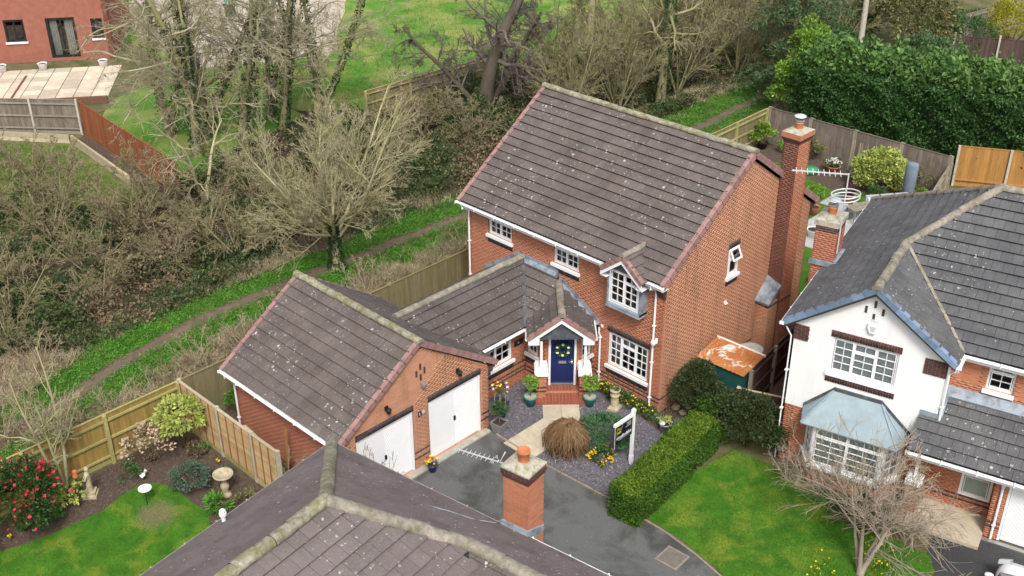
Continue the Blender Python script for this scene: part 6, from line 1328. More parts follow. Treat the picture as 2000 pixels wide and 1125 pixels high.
# ivy-clad group with curling branches further left
iv = [(-31.0, 1.6, 11.5, .24, (.10, -.08)), (-32.8, 3.2, 12.5, .26, (-.12, .02)), (-29.4, 3.4, 11, .22, (.14, .10)), (-34.6, 2.2, 12, .24, (-.22, -.05)), (-30.2, 6.2, 11, .2, (.02, .12)), (-32.6, 7.2, 12, .18, (-.05, .08)), (-30.6, 9.2, 11, .17, (.1, .15))]
ivl = ['tall ivy-covered trunk with curling branches just behind the red fence end', 'tall ivy-covered tree second from the left in the leafless group', 'ivy-covered leafless tree at the right of the leafless group', 'leftmost tall leafless tree leaning over the far patio', 'slender ivy-covered tree at the back of the leafless group', 'thin leafless tree standing before the gravel yard', 'thin leafless tree at the right corner of the gravel yard']
for i, (x, y, h, r_, d) in enumerate(iv):
    bare_tree('woodland_tree', ivl[i], (x, y, 0), [((d[0], d[1], 1), h, r_*.8), ((-d[0]*1.3+.1, d[1]*1.5+.12, 1), h*.8, r_*.55)], [(15, 8, .46, 62, .18, -.02, .2), (11, 6, .52, 46, .20, -.02, .12), (10, 4, .5, 42, .22, .0, .12)], BARK['tan'], 20+i, .0105, 'leafless trees left of the footpath', ivy=(2600, .13, 7, .12), wig0=.07, rr=.44, trunkbark=BARK['thicket'])
bare_tree('woodland_tree', 'low leafless tree with pale curling branches above the dark brambles', (-25.8, -1.2, 0), [((.2, -.5, 1), 5.2, .085), ((-.3, .4, 1), 5.5, .08)], [(12, 7, .55, 60, .26, -.05, .2), (8, 6, .5, 50, .28, -.02, .2), (4, 4, .5, 45, .25, 0, .2)], BARK['tan'], 31, .0105, rr=.5, wig0=.17)
bare_tree('oak_tree', 'gnarled dark oak with a long limb reaching left above the mossy fence', (-25.0, 16.2, 0), [((.10, -.03, 1), 10, .42), ((-.62, -.58, .75), 6.4, .17), ((.5, .5, .8), 6.5, .2)], [(18, 8, .52, 66, .20, -.05, .2), (10, 6, .5, 50, .22, -.06, .1), (9, 5, .5, 46, .22, -.06, .1), (3, 4, .5, 44, .2, -.04, .2)], BARK['oak'], 44, .0115, rr=.42, wig0=.10, k0=11, trunkbark=BARK['oakdark'])
for i, (x, y, h, lab) in enumerate(((-18.3, 23.6, 12, 'straight ivy-covered trunk rising out of the thicket behind the house'), (-20.5, 30.5, 13, 'ivy-covered tree at the back of the thicket near the top edge'), (-24.0, 24.0, 12, 'leafless tree in the middle of the thicket behind the oak'))):
    bare_tree('woodland_tree', lab, (x, y, 0), [((.03, .02, 1), h, .24)], [(16, 6, .30, 60, .2, .0, .25), (8, 5, .5, 46, .2, .0, .2), (5, 4, .5, 42, .2, .0, .2)], BARK['thicket'], 50+i, .013, None, ivy=(2200, .14, 9, .16) if i < 2 else None)
# thicket of bare shrubs, three kinds copied
kinds = []
for i in range(3): kinds.append(bare_tree('thicket_shrub', 'dense leafless olive-brown shrub in the thicket behind the house', (-20, 19+i*2, 0), ring(7, .55, 4.4, .05, 60+i), [(9, 6, .55, 34, .14, .03, .15), (8, 5, .5, 34, .16, .02, .1), (5, 4, .5, 34, .18, .02, .1)], BARK['thicket'], 60+i, .013, 'bare shrubs of the thicket', cat='shrub', sides=(5, 3, 3), k0=6))
tk = [(-20.2, 18.0), (-21.4, 20.4), (-19.2, 21.0), (-22.8, 22.2), (-20.8, 23.6), (-18.9, 26.0), (-21.2, 26.6), (-23.6, 27.2), (-19.6, 29.2), (-22.0, 31.0), (-24.2, 31.4), (-18.2, 31.0), (-20.0, 34.0), (-22.6, 35.6), (-18.6, 36.4), (-25.2, 35.2), (-20.6, 39.4), (-17.6, 40.2), (-23.4, 40.2), (-26.2, 23.4), (-26.8, 28.8), (-15.4, 37.8), (-16.4, 43.5), (-14.6, 47), (-19.5, 46)]
for i, (x, y) in enumerate(tk):
    if i < 3: kinds[i].location = (x, y, 0)
    else: clone(kinds[i % 3], (x, y, 0), random.uniform(0, 6), random.uniform(.8, 1.25))
# lower scrub left of the path
k2 = bare_tree('scrub_shrub', 'tangled leafless brown scrub bush left of the footpath', (-21, -6, 0), ring(8, .8, 2.3, .03, 70), [(8, 5, .6, 42, .2, -.02, .15), (7, 5, .55, 40, .22, -.03, .1), (4, 4, .5, 40, .22, -.02, .1)], BARK['bramble'], 71, .011, 'scrub bushes left of the footpath', cat='shrub', sides=(4, 3, 3), k0=6)
for i, (x, y) in enumerate([(-21, -6), (-23, -8.5), (-25, -5.5), (-22.6, -3.2), (-20.2, -9.4), (-24.6, -11), (-21.4, -12.6), (-27.4, -8), (-19.6, -3.4), (-26.5, -3.6), (-24, .4), (-21.0, 1.6), (-19.2, -13.4), (-23.4, -15), (-29.5, -6.5), (-31, -9.5), (-20.4, 5), (-22.6, 8), (-27.5, 9.5), (-24.8, 11.5), (-33.5, -6), (-35, -8.5), (-28.5, -12), (-26, 6.0), (-22, 12.5)]):
    if i: clone(k2, (x, y, 0), random.uniform(0, 6), random.uniform(.75, 1.35))
k3 = bare_tree('dry_bush', 'pale straw-coloured dead bush beside the lower end of the footpath', (-17, -13, 0), ring(12, .9, 1.25, .014, 80), [(7, 4, .5, 35, .2, -.02, .1), (5, 4, .5, 35, .2, -.04, .1)], BARK['straw'], 81, .009, 'pale dead bushes along the footpath', cat='shrub', sides=(4, 3, 3), k0=5)
for i, (x, y) in enumerate([(-17.6, -13.2), (-18.8, -14.8), (-17.0, -16.0), (-19.6, -16.6), (-18.0, -18.2), (-16.6, -14.2), (-20.6, -14.6), (-12.6, -7.6), (-13.2, -5.4), (-12.4, -3.6), (-13.6, -9.2), (-12.0, -9.6), (-13.0, -1.8), (-12.2, -11.6), (-13.8, -3.6), (-12.2, -13.2), (-14.4, -16.0), (-15.6, -17.8), (-13.2, -15.0)]):
    if i == 0: k3.location = (x, y, 0)
    else: clone(k3, (x, y, 0), random.uniform(0, 6), random.uniform(.75, 1.3))
k4 = bare_tree('bramble_bush', 'low brown bramble bush between the footpath and the house fences', (-12.5, -6, 0), ring(12, 1.3, 1.2, .012, 90), [(8, 5, .6, 45, .25, -.12, .1), (5, 4, .5, 40, .25, -.12, .1)], BARK['bramble'], 91, .009, 'bramble bushes between path and fence', cat='shrub', sides=(4, 3, 3), k0=5)
for i, (x, y) in enumerate([(-12.6, -6.4), (-13.4, -7.4), (-12.0, -5.0), (-13.2, -4.2), (-12.4, -2.4), (-13.6, -.6), (-12.2, .2), (-13.0, 2.2), (-13.8, 4.0), (-12.2, 4.8), (-13.4, -10.4), (-12.0, -8.4), (-12.4, -12.4), (-13.6, -13.8), (-12.6, 8), (-13.2, 11), (-12.4, 15)]):
    if i == 0: k4.location = (x, y, 0)
    else: clone(k4, (x, y, 0), random.uniform(0, 6), random.uniform(.8, 1.25))
# ---- ground cover
UND = [(-17.4, -11.5), (-17.9, -5), (-17.7, 3), (-17.5, 12), (-16.8, 24), (-18, 36), (-24, 44), (-29.5, 40), (-28.8, 21), (-28.4, 11), (-30, 7), (-28, -1.6), (-26.5, -2.6), (-29, -6), (-33, -9.5), (-28, -16), (-21, -17), (-18.6, -13)]
P = scatter(rg, UND, 430); nz = vnoise(P, .5, 1); hgt = .2+1.6*vnoise(P, .8, 2)**2; P[:, 2] = rg.uniform(0, 1, len(P))**.7*hgt; keep = nz+rg.normal(0, .12, len(P)) > .36; P = P[keep]
br_ = vnoise(P, .45, 7)+rg.normal(0, .1, len(P)) > .62
for nm, sel, mt in (('bramble_cover', ~br_, LF['bramble']), ('dead_leaf_cover', br_, LF['brownleaf'])):
    Q = P[sel]; V, F = leaves_np(rg, Q, rg.uniform(.08, .17, len(Q)), .7); tag(leafobj(nm, V, F, mt, None), {'bramble_cover': 'dark green ivy and bramble carpet under the trees', 'dead_leaf_cover': 'brown dead bracken and leaf carpet under the trees'}[nm], 'undergrowth', kind='stuff')
VG = [strip(pth[1:], .95), ]
def near_path(P):
    d = np.full(len(P), 9.); 
    for a, b in zip(pth[:-1], pth[1:]):
        a, b = np.array(a), np.array(b); ab = b-a; t_ = np.clip(((P[:, :2]-a)@ab)/(ab@ab), 0, 1); d = np.minimum(d, np.linalg.norm(P[:, :2]-a-t_[:, None]*ab, axis=1))
    return d
P = scatter(rg, [(-19.5, -16), (-11, -20), (-11, 5), (-12, 24), (-12.5, 36), (-20, 40), (-18.5, 24), (-19, 5), (-19, -8)], 750); d = near_path(P); m_ = vnoise(P, .6, 4)
k_ = (d > .14+.35*rg.random(len(P))) & (d < 1.0+1.5*m_+rg.normal(0, .15, len(P))); G = P[k_]; hh = .05+.16*vnoise(G, 1.4, 6); G[:, 2] = rg.random(len(G))*hh
V, F = leaves_np(rg, G, rg.uniform(.05, .12, len(G)), .4, np.broadcast_to([0, 0, 1.], G.shape), .75); tag(leafobj('verge_plants', V, F, LF['verge'], None), 'bright green nettles and grass along both sides of the footpath', 'verge', kind='stuff')
k_ = (d > 1.5) & (m_+rg.normal(0, .12, len(P)) < .5); S_ = P[k_]; V, F = blades(rg, S_, rg.uniform(.12, .38, len(S_)), rg.uniform(.008, .016, len(S_)), 1.2); tag(leafobj('dry_grass', V, F, LF['straw'], None), 'pale dry grass beside the footpath', 'dry grass', kind='stuff')
def lawn_blades(name, label, poly, dens, h, mt, seed, yel=None):
    q = np.random.default_rng(seed); P = scatter(q, poly, dens); P[:, 2] = .004; ye = vnoise(P, .9, seed)+q.normal(0, .12, len(P)) > .68
    for nm, sel, m in ((name, ~ye, mt), (name+'_patch', ye, LF['grass_y'])):
        Q = P[sel]; V, F = blades(q, Q, q.uniform(.5, 1.2, len(Q))*h, .010, .9); tag(leafobj(nm, V, F, m, None), label if sel is not ye else 'yellowish patches in the '+label, 'grass', kind='stuff')
lawn_blades('grass', 'short grass of the front lawn beside the clipped hedge', lawnR, 900, .045, LF['grass'], 1)
lawn_blades('garden_grass', 'mown grass of the left garden lawn', bededge+[(-4.5, -15), (-5, -21), (-9.3, -20.5)], 700, .035, LF['grass'], 2)
lawn_blades('back_grass', 'grass of the back lawn behind the house', [(-10.2, 14), (-10.2, 20.5), (-8.6, 21.6), (-6.6, 20.6), (-4.6, 20.3), (-1.5, 21.5), (-.6, 17), (-4, 14)], 260, .06, LF['grass'], 3)
lawn_blades('far_grass', 'rough tufts on the far lawns beyond the trees', [(-28.6, 13.2), (-29, 21), (-31, 34), (-48, 36), (-40, 16), (-38, 9), (-32.5, 9.5)], 60, .14, LF['grass'], 4)
lawn_blades('scruffy_grass', 'rough grass of the far left garden', [(-28, -3.4), (-37, -2.4), (-40, -4.8), (-37, -9), (-30, -9.5), (-26.5, -5)], 150, .16, LF['grass'], 5)
P = scatter(rg, dr, 16); P[:, 2] = .004; V, F = leaves_np(rg, P, rg.uniform(.02, .05, len(P)), .6); tag(leafobj('drive_grit', V, F, simple('grit', (.26, .22, .17), .9, .2, 12, .5), None), 'grit and small dead leaves lying on the drive', 'grit', kind='stuff')
# slate chippings and soil crumbs
P = scatter(rg, [(-3.5, -4.45), (-.84, -4.52), (1.7, -4.36), (2.4, -4.36), (2.4, -.4), (1.2, -.2), (.3, -.8), (-1.2, -.5), (-2.5, -.6), (-3.3, -1.6), (-4.6, -1.6), (-4.6, -4.4)], 520); P[:, 2] = .008
inp = ~(inpoly(P, [(-2.6, -2.9), (-1.34, -2.9), (-1.34, -4.6), (-2.6, -4.6)]) | inpoly(P, [dg(pc, -.62, 0), dg(pc, .62, 0), dg(pc, .62, 1.3), dg(pc, -.62, 1.3)])); P = P[inp]
V, F = leaves_np(rg, P, rg.uniform(.03, .075, len(P)), .7); ts = leafobj('slate_chippings', V, F, simple('slate_chip', (.20, .19, .205), .55, .15, 20, .45, None, spec=.4), None); tag(ts, 'loose purple-grey slate chippings covering the front bed', 'slate', kind='stuff')
P = scatter(rg, [(-10.6, -20), (-10.6, -11.6), (-5.5, -11.6), (-6.2, -13.1), (-8.5, -13.3), (-9.2, -14.2), (-9.0, -16), (-9.4, -20)], 260); P[:, 2] = .006; V, F = leaves_np(rg, P, rg.uniform(.02, .06, len(P)), .7)
tag(leafobj('soil_crumbs', V, F, simple('soil_crumb', (.10, .07, .052), .95, .2, 20, .4), None), 'crumbly soil and bark of the left flower bed', 'soil', kind='stuff')
P = scatter(rg, UND+[], 25); P[:, 2] = .01; V, F = leaves_np(rg, P, rg.uniform(.07, .14, len(P)), .6); tag(leafobj('leaf_litter', V, F, simple('litter_leaf', (.20, .135, .085), .9, .2, 12, .4), None), 'fallen brown leaves on the woodland floor', 'leaf litter', kind='stuff')
# ================================================================ evergreens behind the back fence
def hedge_box(name, label, loc, rz, L, W, Hh, mats, size, dens, lump=.18, cat='hedge', topsize=1., ends=True):
    q = np.random.default_rng(int(L*100)); t = thing(name, label, cat, loc, rz); fac = [('top', L*W, lambda n: (q.uniform(0, L, n), q.uniform(-W/2, W/2, n), np.full(n, Hh)), (0, 0, 1)), ('f', L*Hh, lambda n: (q.uniform(0, L, n), np.full(n, -W/2), q.uniform(0, Hh, n)), (0, -1, .2)), ('b', L*Hh, lambda n: (q.uniform(0, L, n), np.full(n, W/2), q.uniform(0, Hh, n)), (0, 1, .2)), ('l', W*Hh, lambda n: (np.zeros(n), q.uniform(-W/2, W/2, n), q.uniform(0, Hh, n)), (-1, 0, .2)), ('r', W*Hh, lambda n: (np.full(n, L), q.uniform(-W/2, W/2, n), q.uniform(0, Hh, n)), (1, 0, .2))]
    A = {0: [], 1: []}; O = {0: [], 1: []}
    for nm, ar, fn, no in fac:
        n = int(ar*dens); P = np.stack(fn(n), 1); 
        rx = np.minimum(np.minimum(P[:, 0], L-P[:, 0]), .25)/.25; ry = np.minimum(np.minimum(P[:, 1]+W/2, W/2-P[:, 1]), .25)/.25
        P[:, 2] -= np.where(P[:, 2] > Hh-.2, (1-rx*ry)*.12*Hh*.5, 0); o = nrm(q.normal(size=P.shape)*.5+np.array(no)); lu = np.sin(P[:, 0]*3.1+P[:, 2]*4)*np.sin(P[:, 1]*3.7+P[:, 2]*2.3+P[:, 0])*lump
        P = P+np.array(no)*(lu*.5+q.normal(0, lump*.35, n))[:, None]; P[:, 2] = np.maximum(P[:, 2], .01); i = 0 if nm == 'top' else 1; A[i].append(P); O[i].append(o)
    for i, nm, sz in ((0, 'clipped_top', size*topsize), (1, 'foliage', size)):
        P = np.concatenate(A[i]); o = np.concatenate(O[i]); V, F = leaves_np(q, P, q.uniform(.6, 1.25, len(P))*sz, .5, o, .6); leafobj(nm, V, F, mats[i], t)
    MB().box(.16, L-.16, -W/2+.16, W/2-.16, .0, Hh-.2).build('inner_growth', mats[1], t); return t
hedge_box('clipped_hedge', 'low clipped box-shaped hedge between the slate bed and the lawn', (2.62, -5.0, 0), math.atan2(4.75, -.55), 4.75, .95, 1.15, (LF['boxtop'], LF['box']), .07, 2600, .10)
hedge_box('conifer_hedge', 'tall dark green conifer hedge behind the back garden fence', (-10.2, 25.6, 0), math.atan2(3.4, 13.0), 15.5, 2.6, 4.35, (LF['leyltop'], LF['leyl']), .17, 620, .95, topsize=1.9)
hedge_box('ivy_hedge', 'low ivy hedge at the top right beside the grey fence', (-15.0, 47.0, 0), R(50), 6, 1.0, 1.3, (LF['bayd'], LF['bayd']), .14, 160, .2)
bush('ivy_bush', 'bright green ivy mound at the left end of the conifer hedge', (-11.6, 26.2, 0), (1.1, 1.2, 2.1), LF['lime'], .17, 3000, 30, .45)
bush('ivy_bush', 'yellow-green creeper spilling over the right end of the conifer hedge', (1.2, 27.4, 0), (1.2, 1.1, 1.5), LF['lime'], .17, 1800, 24, .45)
bush('ivy_column', 'tall bright green ivy column left of the conifer hedge', (-11.3, 27.6, 0), (1.3, 1.3, 2.9), LF['lime'], .17, 5200, 60, .42)
# drooping conifer
t = thing('spruce_tree', 'drooping green conifer rising behind the hedge near the top edge', 'tree', (-13.4, 29.6, 0)); rng = np.random.default_rng(77)
Q = walk(rng, np.zeros((1, 3)), np.array([[0, 0, 1.]]), np.array([13.]), 8, .01, 0); V, F = tubes_np(Q, np.linspace(.26, .08, 8)[None], 8); link('trunk', npmesh('trunk', V, [F]), t, BARK['brown'])
n = 130; z = rng.uniform(1.0, 11, n); a = rng.uniform(0, 6.28, n); L_ = (4.0-.22*z)*rng.uniform(.7, 1.1, n); D = np.stack([np.cos(a), np.sin(a), np.full(n, .12)], 1); S = np.zeros((n, 3)); S[:, 2] = z; Q = walk(rng, S, D, L_, 6, .06, -.09); V, F = tubes_np(Q, np.broadcast_to(np.linspace(.04, .01, 6), (n, 6)), 4); link('branches', npmesh('branches', V, [F]), t, BARK['brown'])
m = 150; ti = rng.uniform(.25, 1, (n, m)); x = ti*5; i = np.minimum(x.astype(int), 4); f = (x-i)[..., None]; bi = np.arange(n)[:, None]; C = (Q[bi, i]*(1-f)+Q[bi, i+1]*f).reshape(-1, 3)+rng.normal(0, .10, (n*m, 3)); C[:, 2] -= rng.random(n*m)*.25; V, F = leaves_np(rng, C, rng.uniform(.14, .34, len(C)), .22, np.broadcast_to([0, 0, -1.], C.shape), .8); leafobj('foliage', V, F, LF['spruce'], t)
bare_tree('pale_tree', 'tree with a straight pale trunk behind the conifer hedge', (-11.0, 32.0, 0), [((.03, .02, 1), 12, .20)], [(10, 6, .3, 60, .15, .0, .5), (6, 4, .5, 45, .2, .0, .3)], BARK['pale'], 78, .014, trunkbark=BARK['pale'])
bush('olive_bush', 'large olive-green evergreen bush left of the dark brown fence', (-12.6, 41.2, 0), (2.6, 2.6, 2.9), LF['olive'], .22, 9000, 60, .38)
bush('grey_bush', 'grey-green bush between the olive bush and the brown fence', (-9.6, 43.6, 0), (1.5, 1.5, 1.5), LF['bayd'], .16, 2500, 30, .4)
bush('gold_conifer', 'golden yellow rounded conifer above the dark brown fence', (-8.6, 47.6, 0), (1.7, 1.7, 1.8), LF['gold'], .13, 6000, 50, .32, cat='conifer')
bush('gold_conifer', 'small golden shrub at the right edge beside the yellow conifer', (-6.4, 46.9, 0), (.8, .8, .8), LF['gold'], .12, 1500, 20, .4, cat='conifer')
for i, (x, y, s0, lab) in enumerate(((-16.2, 40.0, 2.0, 'mid green scrub bush left of the olive bush'), (-13.8, 35.2, 1.7, 'green scrub at the foot of the pale trunk'), (-9.0, 37.2, 1.8, 'green conifer scrub behind the hedge top'))): bush('scrub_bush', lab, (x, y, 0), (s0, s0, s0*.9), LF['spruce' if i != 1 else 'leyl'], .2, 3500, 36, .4)
# ================================================================ back garden plants
bush('variegated_bush', 'round yellow and cream variegated bush in front of the back fence', (-4.0, 22.0, 0), (1.15, 1.15, 1.0), LF['varieg'], .13, 8000, 70, .38, -.7, aspect=.6)
t = thing('spiky_plant', 'dark red spiky plant in the terracotta pot', 'plant', (-3.95, 19.4, .44)); rng = np.random.default_rng(8); n = 70; a = rng.uniform(0, 6.28, n); D = np.stack([np.cos(a)*.6, np.sin(a)*.6, np.ones(n)], 1); Q = walk(rng, np.zeros((n, 3)), D, rng.uniform(.5, .85, n), 4, .05, -.08); V, F = tubes_np(Q, np.broadcast_to([.02, .022, .016, .004], (n, 4)), 3); link('leaves', npmesh('leaves', V, [F]), t, LF['cordy'])
bush('corner_shrub', 'bright green leafy shrub in the dark pot at the fence corner', (-10.7, 22.4, .3), (.55, .55, .55), LF['bay'], .16, 900, 16, .45)
bush('white_flowers', 'white flowering plants in the terracotta bowl', (-6.5, 22.25, .28), (.36, .36, .2), LF['whitep'], .09, 420, 14, .5, cat='flowers', extra=[('leaves', LF['bayd'], 200, .09, -.2)])
for i, (x, y, s0, m, lab) in enumerate(((-8.2, 22.7, .7, 'olive', 'olive-brown shrub against the back fence left of the canes'), (-9.4, 22.8, .5, 'lime', 'low yellow-green clump by the back fence'), (-2.4, 22.9, .75, 'olive', 'thin olive shrub at the right end of the back fence'), (-1.3, 21.6, .55, 'lime', 'lime green clump beside the covered parasol'), (-3.2, 20.6, .45, 'bayd', 'green clump behind the grey sofa'), (-5.4, 18.8, .4, 'lime', 'light green leafy plant on the patio edge'), (-10.4, 19.5, .6, 'dark', 'dark shrub beside the path fence'), (-10.5, 16.5, .6, 'olive', 'olive shrub along the path fence'))): bush('border_shrub', lab, (x, y, 0), (s0, s0, s0*.8), LF[m], .11, int(1100*s0+300), 18, .42)
t = thing('bean_canes', 'thin pale canes leaning against the back fence', 'canes', (-6.1, 23.0, 0))
for i in range(5): MB().tube([(i*.22, 0, 0), (i*.2+.05*(-1)**i, .1, 1.5)], .012, 5).build('cane', MT['wood_pale'], t)
# ================================================================ front garden plants
for (x, y, lab) in ((-3.43, -2.62, 'lime green lollipop bay tree in the left teal pot'), (-1.98, -1.22, 'lime green lollipop bay tree in the right teal pot')):
    t = bush('lollipop_tree', lab, (x, y, .36), (.24, .24, .22), LF['bay'], .085, 700, 20, .5, -.9, 'small tree', zc=.58, stems=0); MB().tube([(0, 0, 0), (.01, 0, .5)], .014, 6).build('stem', BARK['brown'], t)
t = bush('lollipop_tree', 'small green bay ball in the grey square pot', (-3.12, -4.42, .35), (.24, .24, .22), LF['bayd'], .075, 700, 20, .5, -.9, 'small tree', zc=.62, stems=0); MB().tube([(0, 0, 0), (.0, .01, .5)], .013, 6).build('stem', BARK['brown'], t)
t = bush('flower_basket', 'basket plant with red, white and yellow flowers in the tall blue pot', (-3.75, -3.72, .46), (.22, .22, .16), LF['bayd'], .07, 420, 14, .5, -.6, 'flowers', zc=.62, stems=0, extra=[('flowers', LF['red'], 16, .10, .2), ('flowers', LF['yellowp'], 14, .10, .2), ('flowers', LF['whitep'], 14, .10, .2), ('flowers', LF['purple'], 12, .10, .1)]); MB().tube([(0, 0, 0), (0, 0, .55)], .02, 6).build('stem', BARK['brown'], t)
for i in range(7):
    a = i*.9; MB().tube([(.17*math.cos(a), .17*math.sin(a), .58), (.24*math.cos(a), .24*math.sin(a), .35), (.22*math.cos(a), .22*math.sin(a), .08)], .012, 4).build('trailing_stem', BARK['straw'], t)
bush('pansies', 'yellow and purple pansies in the small blue pot', (-3.14, -7.36, .27), (.15, .15, .12), LF['bayd'], .06, 160, 10, .5, -.3, 'flowers', extra=[('flowers', LF['yellowp'], 26, .09, .1), ('flowers', LF['red'], 8, .08, .1), ('flowers', LF['purple'], 8, .08, .1)], stems=0)
bush('planter_heather', 'small green plant in the cream chimney pot planter', (-1.22, -.82, .72), (.15, .15, .12), LF['bayd'], .05, 260, 10, .5, -.3, 'plant', stems=0)
bush('tin_pot_plant', 'yellowish leafy plant in the tin pot', (.80, -.66, .33), (.17, .17, .14), LF['aucuba'], .12, 90, 10, .5, -.3, 'plant', stems=0)
# weeping shrub: stems arch over and hang to the ground
t = thing('weeping_shrub', 'brown leafless weeping shrub like a mop beside the path', 'shrub', (-.95, -3.55, 0)); rng = np.random.default_rng(12)
n = 700; a = rng.uniform(0, 6.28, n); rr = rng.uniform(.05, 1, n)**.6; k = 8; tt = np.linspace(0, 1, k)[None]; R1 = (.42+.40*rr)[:, None]; top = (1.12-.28*rr**2+rng.normal(0, .03, n))[:, None]
rad = R1*np.minimum(1, (tt*1.5)**.75)*(.55+.45*rr[:, None]); zz = top-.06-(np.maximum(tt-.22, 0)/.78)**1.6*(top-.02-rng.uniform(0, .25, n)[:, None])-(1-np.minimum(1, tt/.22))*.18
A_ = a[:, None]+rng.normal(0, .11, (n, k)).cumsum(1)*.5; rad = rad+rng.normal(0, .025, (n, k)); zz = np.maximum(zz+rng.normal(0, .03, (n, 1)), .01); Q = np.stack([rad*np.cos(A_), rad*np.sin(A_), zz], -1); V, F = tubes_np(Q, np.broadcast_to(np.linspace(.011, .006, k), (n, k)), 3); link('hanging_twigs', npmesh('hanging_twigs', V, [F]), t, BARK['weep'])
MB().tube([(0, 0, 0), (.02, .01, .5), (0, 0, .95)], [.05, .045, .05], 8).build('trunk', BARK['brown'], t)
bush('juniper', 'low spreading blue-green juniper behind the weeping shrub', (-.30, -2.45, 0), (.95, .85, .42), LF['juniper'], .09, 5200, 60, .4, -.1, aspect=.35)
bush('primrose_clump', 'clump of yellow primroses in the slate bed', (.30, -3.25, 0), (.38, .38, .2), LF['bayd'], .10, 420, 16, .5, -.2, 'flowers', extra=[('flowers', LF['yellowp'], 150, .075, .0)], stems=0)
for i in range(9):
    x = -2.2+i*.27+random.uniform(-.05, .05); y = -.30+random.uniform(-.08, .04)-.05*(i > 6)
    bush('border_flowers', f"{['first', 'second', 'third', 'fourth', 'fifth', 'sixth', 'seventh', 'eighth', 'ninth'][i]} green clump with yellow flowers along the front wall, counted from the porch", (x, y, 0), (.22, .2, .2), LF['bayd'], .10, 260, 12, .5, -.2, 'flowers', 'border flowers under the front window', extra=[('flowers', LF['yellowp'], 26, .07, .1)], stems=0, seed=200+i)
for (x, y, lab) in ((.42, -.38, 'blue-green lavender tuft left of the tin pot'), (1.0, -.22, 'blue-green lavender tuft right of the tin pot')):
    t = thing('lavender', lab, 'plant', (x, y, 0)); q_ = np.random.default_rng(int(x*100)); n = 260; C = q_.normal(0, .06, (n, 3)); C[:, 2] = 0; V, F = blades(q_, C, q_.uniform(.2, .42, n), .014, .9); leafobj('leaves', V, F, LF['blue'], t)
bush('dark_shrub', 'large dark green rounded shrub against the gable wall', (.88, .85, 0), (.80, .78, 1.05), LF['dark'], .08, 9000, 70, .36, -.2)
bush('dark_shrub', 'dark green spreading shrub between the hedge and the white house', (3.05, .62, 0), (1.45, .85, .95), LF['dark'], .085, 13000, 90, .38, -.2)
bush('dark_shrub', 'middle dark green shrub in front of the rusty shed', (1.85, .75, 0), (.85, .75, .68), LF['dark'], .08, 6500, 60, .36, -.2)
bush('dark_shrub', 'brighter green shrub at the top end of the clipped hedge', (2.15, .15, 0), (.7, .7, .75), LF['box'], .07, 3200, 40, .4, -.2)
bare_tree('corner_twigs', 'small bare twiggy plant at the corner of the front wall', (.35, .12, 0), ring(6, .5, .6, .012, 5), [(4, 4, .5, 40, .2, 0, .2)], BARK['brown'], 6, .007, cat='shrub', k0=4)
# bare ornamental tree on the right lawn, shrubs at its foot
bare_tree('ornamental_tree', 'leafless spreading ornamental tree on the right-hand lawn', (8.72, -2.15, 0), [((-.18, .12, 1), 2.2, .07), ((.22, .10, 1), 2.1, .075), ((.06, .42, 1), 2.3, .06), ((-.42, .34, 1), 2.5, .055)], [(10, 7, 1.75, 60, .11, -.02, .4), (7, 6, .62, 46, .10, .0, .12), (6, 5, .62, 36, .09, .02, .1)], BARK['acer'], 103, .0085, wig0=.07, rr=.42)
bush('evergreen_clump', 'dark evergreen clump under the leafless ornamental tree', (7.75, -.45, 0), (.75, .6, .6), LF['dark'], .10, 1600, 26, .42)
for i, (x, y, lab) in enumerate(((5.0, .05, 'bare brown twiggy shrub left of the bay window'), (6.1, .0, 'bare brown twiggy shrub below the bay window'), (9.0, .1, 'bare twiggy shrub by the neighbour porch'))): bare_tree('bay_shrub', lab, (x, y, 0), ring(9, .7, 1.15, .014, 30+i), [(7, 4, .5, 38, .2, 0, .1), (5, 4, .5, 36, .2, 0, .1)], BARK['acer'], 110+i, .007, 'bare shrubs in front of the bay window', cat='shrub', k0=5, sides=(4, 3, 3))
q_ = np.random.default_rng(4)
for i, (x, y, lab) in enumerate(((9.1, -1.6, 'patch of small yellow daffodils right of the leafless tree'), (7.9, -2.9, 'patch of small yellow daffodils left of the leafless tree'), (8.6, -.9, 'patch of small yellow daffodils behind the leafless tree'))):
    t = thing('daffodils', lab, 'flowers', (x, y, 0), 0, 'daffodil patches on the right lawn'); n = 18; C = q_.normal(0, .28, (n, 3)); C[:, 2] = 0; V, F = blades(q_, np.repeat(C, 3, 0), .2, .012, .5); leafobj('leaves', V, F, LF['verge'], t); C[:, 2] = .2; V, F = leaves_np(q_, C, .06, 1., None); leafobj('flowers', V, F, LF['yellowp'], t, 'stuff')
# ================================================================ left garden plants
bush('camellia', 'dark glossy camellia covered in red flowers at the left edge', (-9.75, -17.5, 0), (1.15, 1.15, 1.15), LF['camellia'], .11, 7000, 60, .36, -.2, extra=[('flowers', LF['red'], 210, .12, -.1)])
bare_tree('garden_tree', 'slender leafless tree growing against the golden fence', (-10.35, -15.9, 0), [((.05, -.15, 1), 4.6, .06), ((.02, .16, 1), 4.9, .06), ((.10, .02, 1), 4.2, .05)], [(12, 6, .36, 34, .12, .04, .25), (8, 5, .5, 36, .14, .02, .15), (5, 4, .5, 36, .14, .02, .15)], BARK['hazel'], 121, .0075, wig0=.05)
bush('aucuba', 'yellow speckled aucuba bush in the corner of the fences', (-9.85, -12.1, 0), (.78, .72, .55), LF['aucuba'], .15, 1900, 34, .4, -.2, zc=1.25, stems=5)
t = bush('hydrangea', 'brown hydrangea with dried flower heads against the golden fence', (-9.95, -13.2, 0), (.7, .7, .55), LF['brownleaf'], .06, 500, 30, .4, -.3, zc=.62, stems=8, extra=[('flowers', LF['hyd'], 420, .10, .0)])
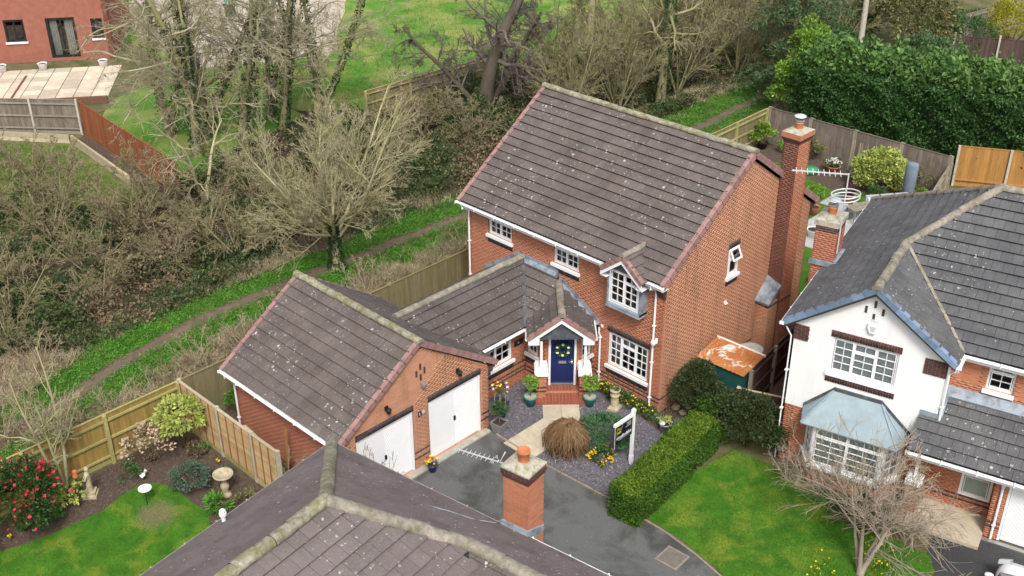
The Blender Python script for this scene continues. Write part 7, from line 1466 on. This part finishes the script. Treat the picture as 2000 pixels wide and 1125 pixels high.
bush('hebe', 'rounded grey-green hebe bush at the edge of the lawn', (-7.85, -13.05, 0), (.62, .6, .42), LF['hebe'], .075, 3600, 46, .36, -.1)
bush('hellebore', 'lime yellow flowering clump beside the camellia', (-9.85, -15.95, 0), (.38, .42, .38), LF['aucuba'], .13, 420, 18, .45, -.2, 'plant')
bush('iris_clump', 'bright green leafy clump in front of the birdbath', (-6.45, -12.95, 0), (.35, .35, .22), LF['verge'], .2, 420, 14, .5, -.2, 'plant', aspect=.2, stems=0)
for i, (x, y, s0, m, lab) in enumerate(((-9.6, -14.1, .35, 'bayd', 'green shrub between the statue and the hydrangea'), (-9.4, -16.7, .3, 'verge', 'low green plant in front of the camellia'), (-9.55, -18.7, .4, 'bayd', 'green plant at the left edge below the camellia'), (-9.2, -12.0, .3, 'brownleaf', 'small brown dead fern beside the panel fence'), (-7.6, -12.0, .22, 'bayd', 'small green plant near the panel fence'), (-6.0, -12.3, .3, 'olive', 'olive tuft behind the birdbath'), (-9.1, -11.9, .22, 'verge', 'tiny bright green plant under the aucuba'))): bush('bed_plant', lab, (x, y, 0), (s0, s0, s0*.7), LF[m], .10, 320, 12, .5, -.2, 'plant', stems=0)
for i, (x, y, lab) in enumerate(((-8.25, -11.85, 'single yellow daffodil near the panel fence'), (-9.5, -18.0, 'single yellow daffodil at the left edge of the lawn'), (-9.35, -13.75, 'white flower at the edge of the left bed'))):
    t = thing('daffodil', lab, 'flower', (x, y, 0)); MB().tube([(0, 0, 0), (.01, 0, .22)], .008, 5).build('stem', LF['verge'], t); V, F = leaves_np(np.random.default_rng(i), np.tile([[.01, 0, .22]], (12, 1)), .09, .7); leafobj('petals', V, F, LF['yellowp' if i < 2 else 'whitep'], t)
bush('side_conifer', 'small yellow-green conifer in the gap behind the garage', (-10.15, -9.75, 0), (.42, .42, .6), LF['verge'], .09, 1200, 20, .45, -.2)
bush('side_weeds', 'dry weeds in the gap between the panel fence end and the garage', (-6.6, -10.9, 0), (.9, .25, .3), LF['olive'], .09, 380, 20, .6, -.2)
bare_tree('side_twigs', 'dry bare stems at the end of the panel fence', (-5.6, -11.1, 0), ring(8, .5, 1.3, .012, 15), [(6, 4, .5, 38, .2, 0, .2), (4, 4, .5, 36, .2, 0, .1)], BARK['straw'], 131, .007, cat='shrub', k0=5)
bare_tree('drive_twigs', 'bare upright shrub in front of the left garage door', (-2.55, -10.15, 0), ring(9, .28, 2.3, .018, 16), [(7, 5, .38, 30, .12, .03, .25), (4, 4, .5, 32, .14, .02, .2)], BARK['acer'], 132, .008, cat='shrub', k0=6)
# leaves of the wreath on the front door
rng = np.random.default_rng(9); a = rng.uniform(0, 6.28, 900); rr = .21+rng.normal(0, .035, 900); C = np.stack([rr*np.cos(a), rng.normal(-.03, .02, 900), rr*np.sin(a)], 1); V, F = leaves_np(rng, C, rng.uniform(.05, .09, 900), .5, np.broadcast_to([0, -1., 0], C.shape), .7); leafobj('leaves', V, F, LF['bayd'], wr)
for i in range(6):
    a = i*1.05+.5; MB().lathe([(0, -.04), (.045, -.03), (.06, 0), (.045, .03), (0, .04)], (.21*math.cos(a), -.06, .21*math.sin(a)), 9).build('white_bloom', LF['whitep'], wr, True)
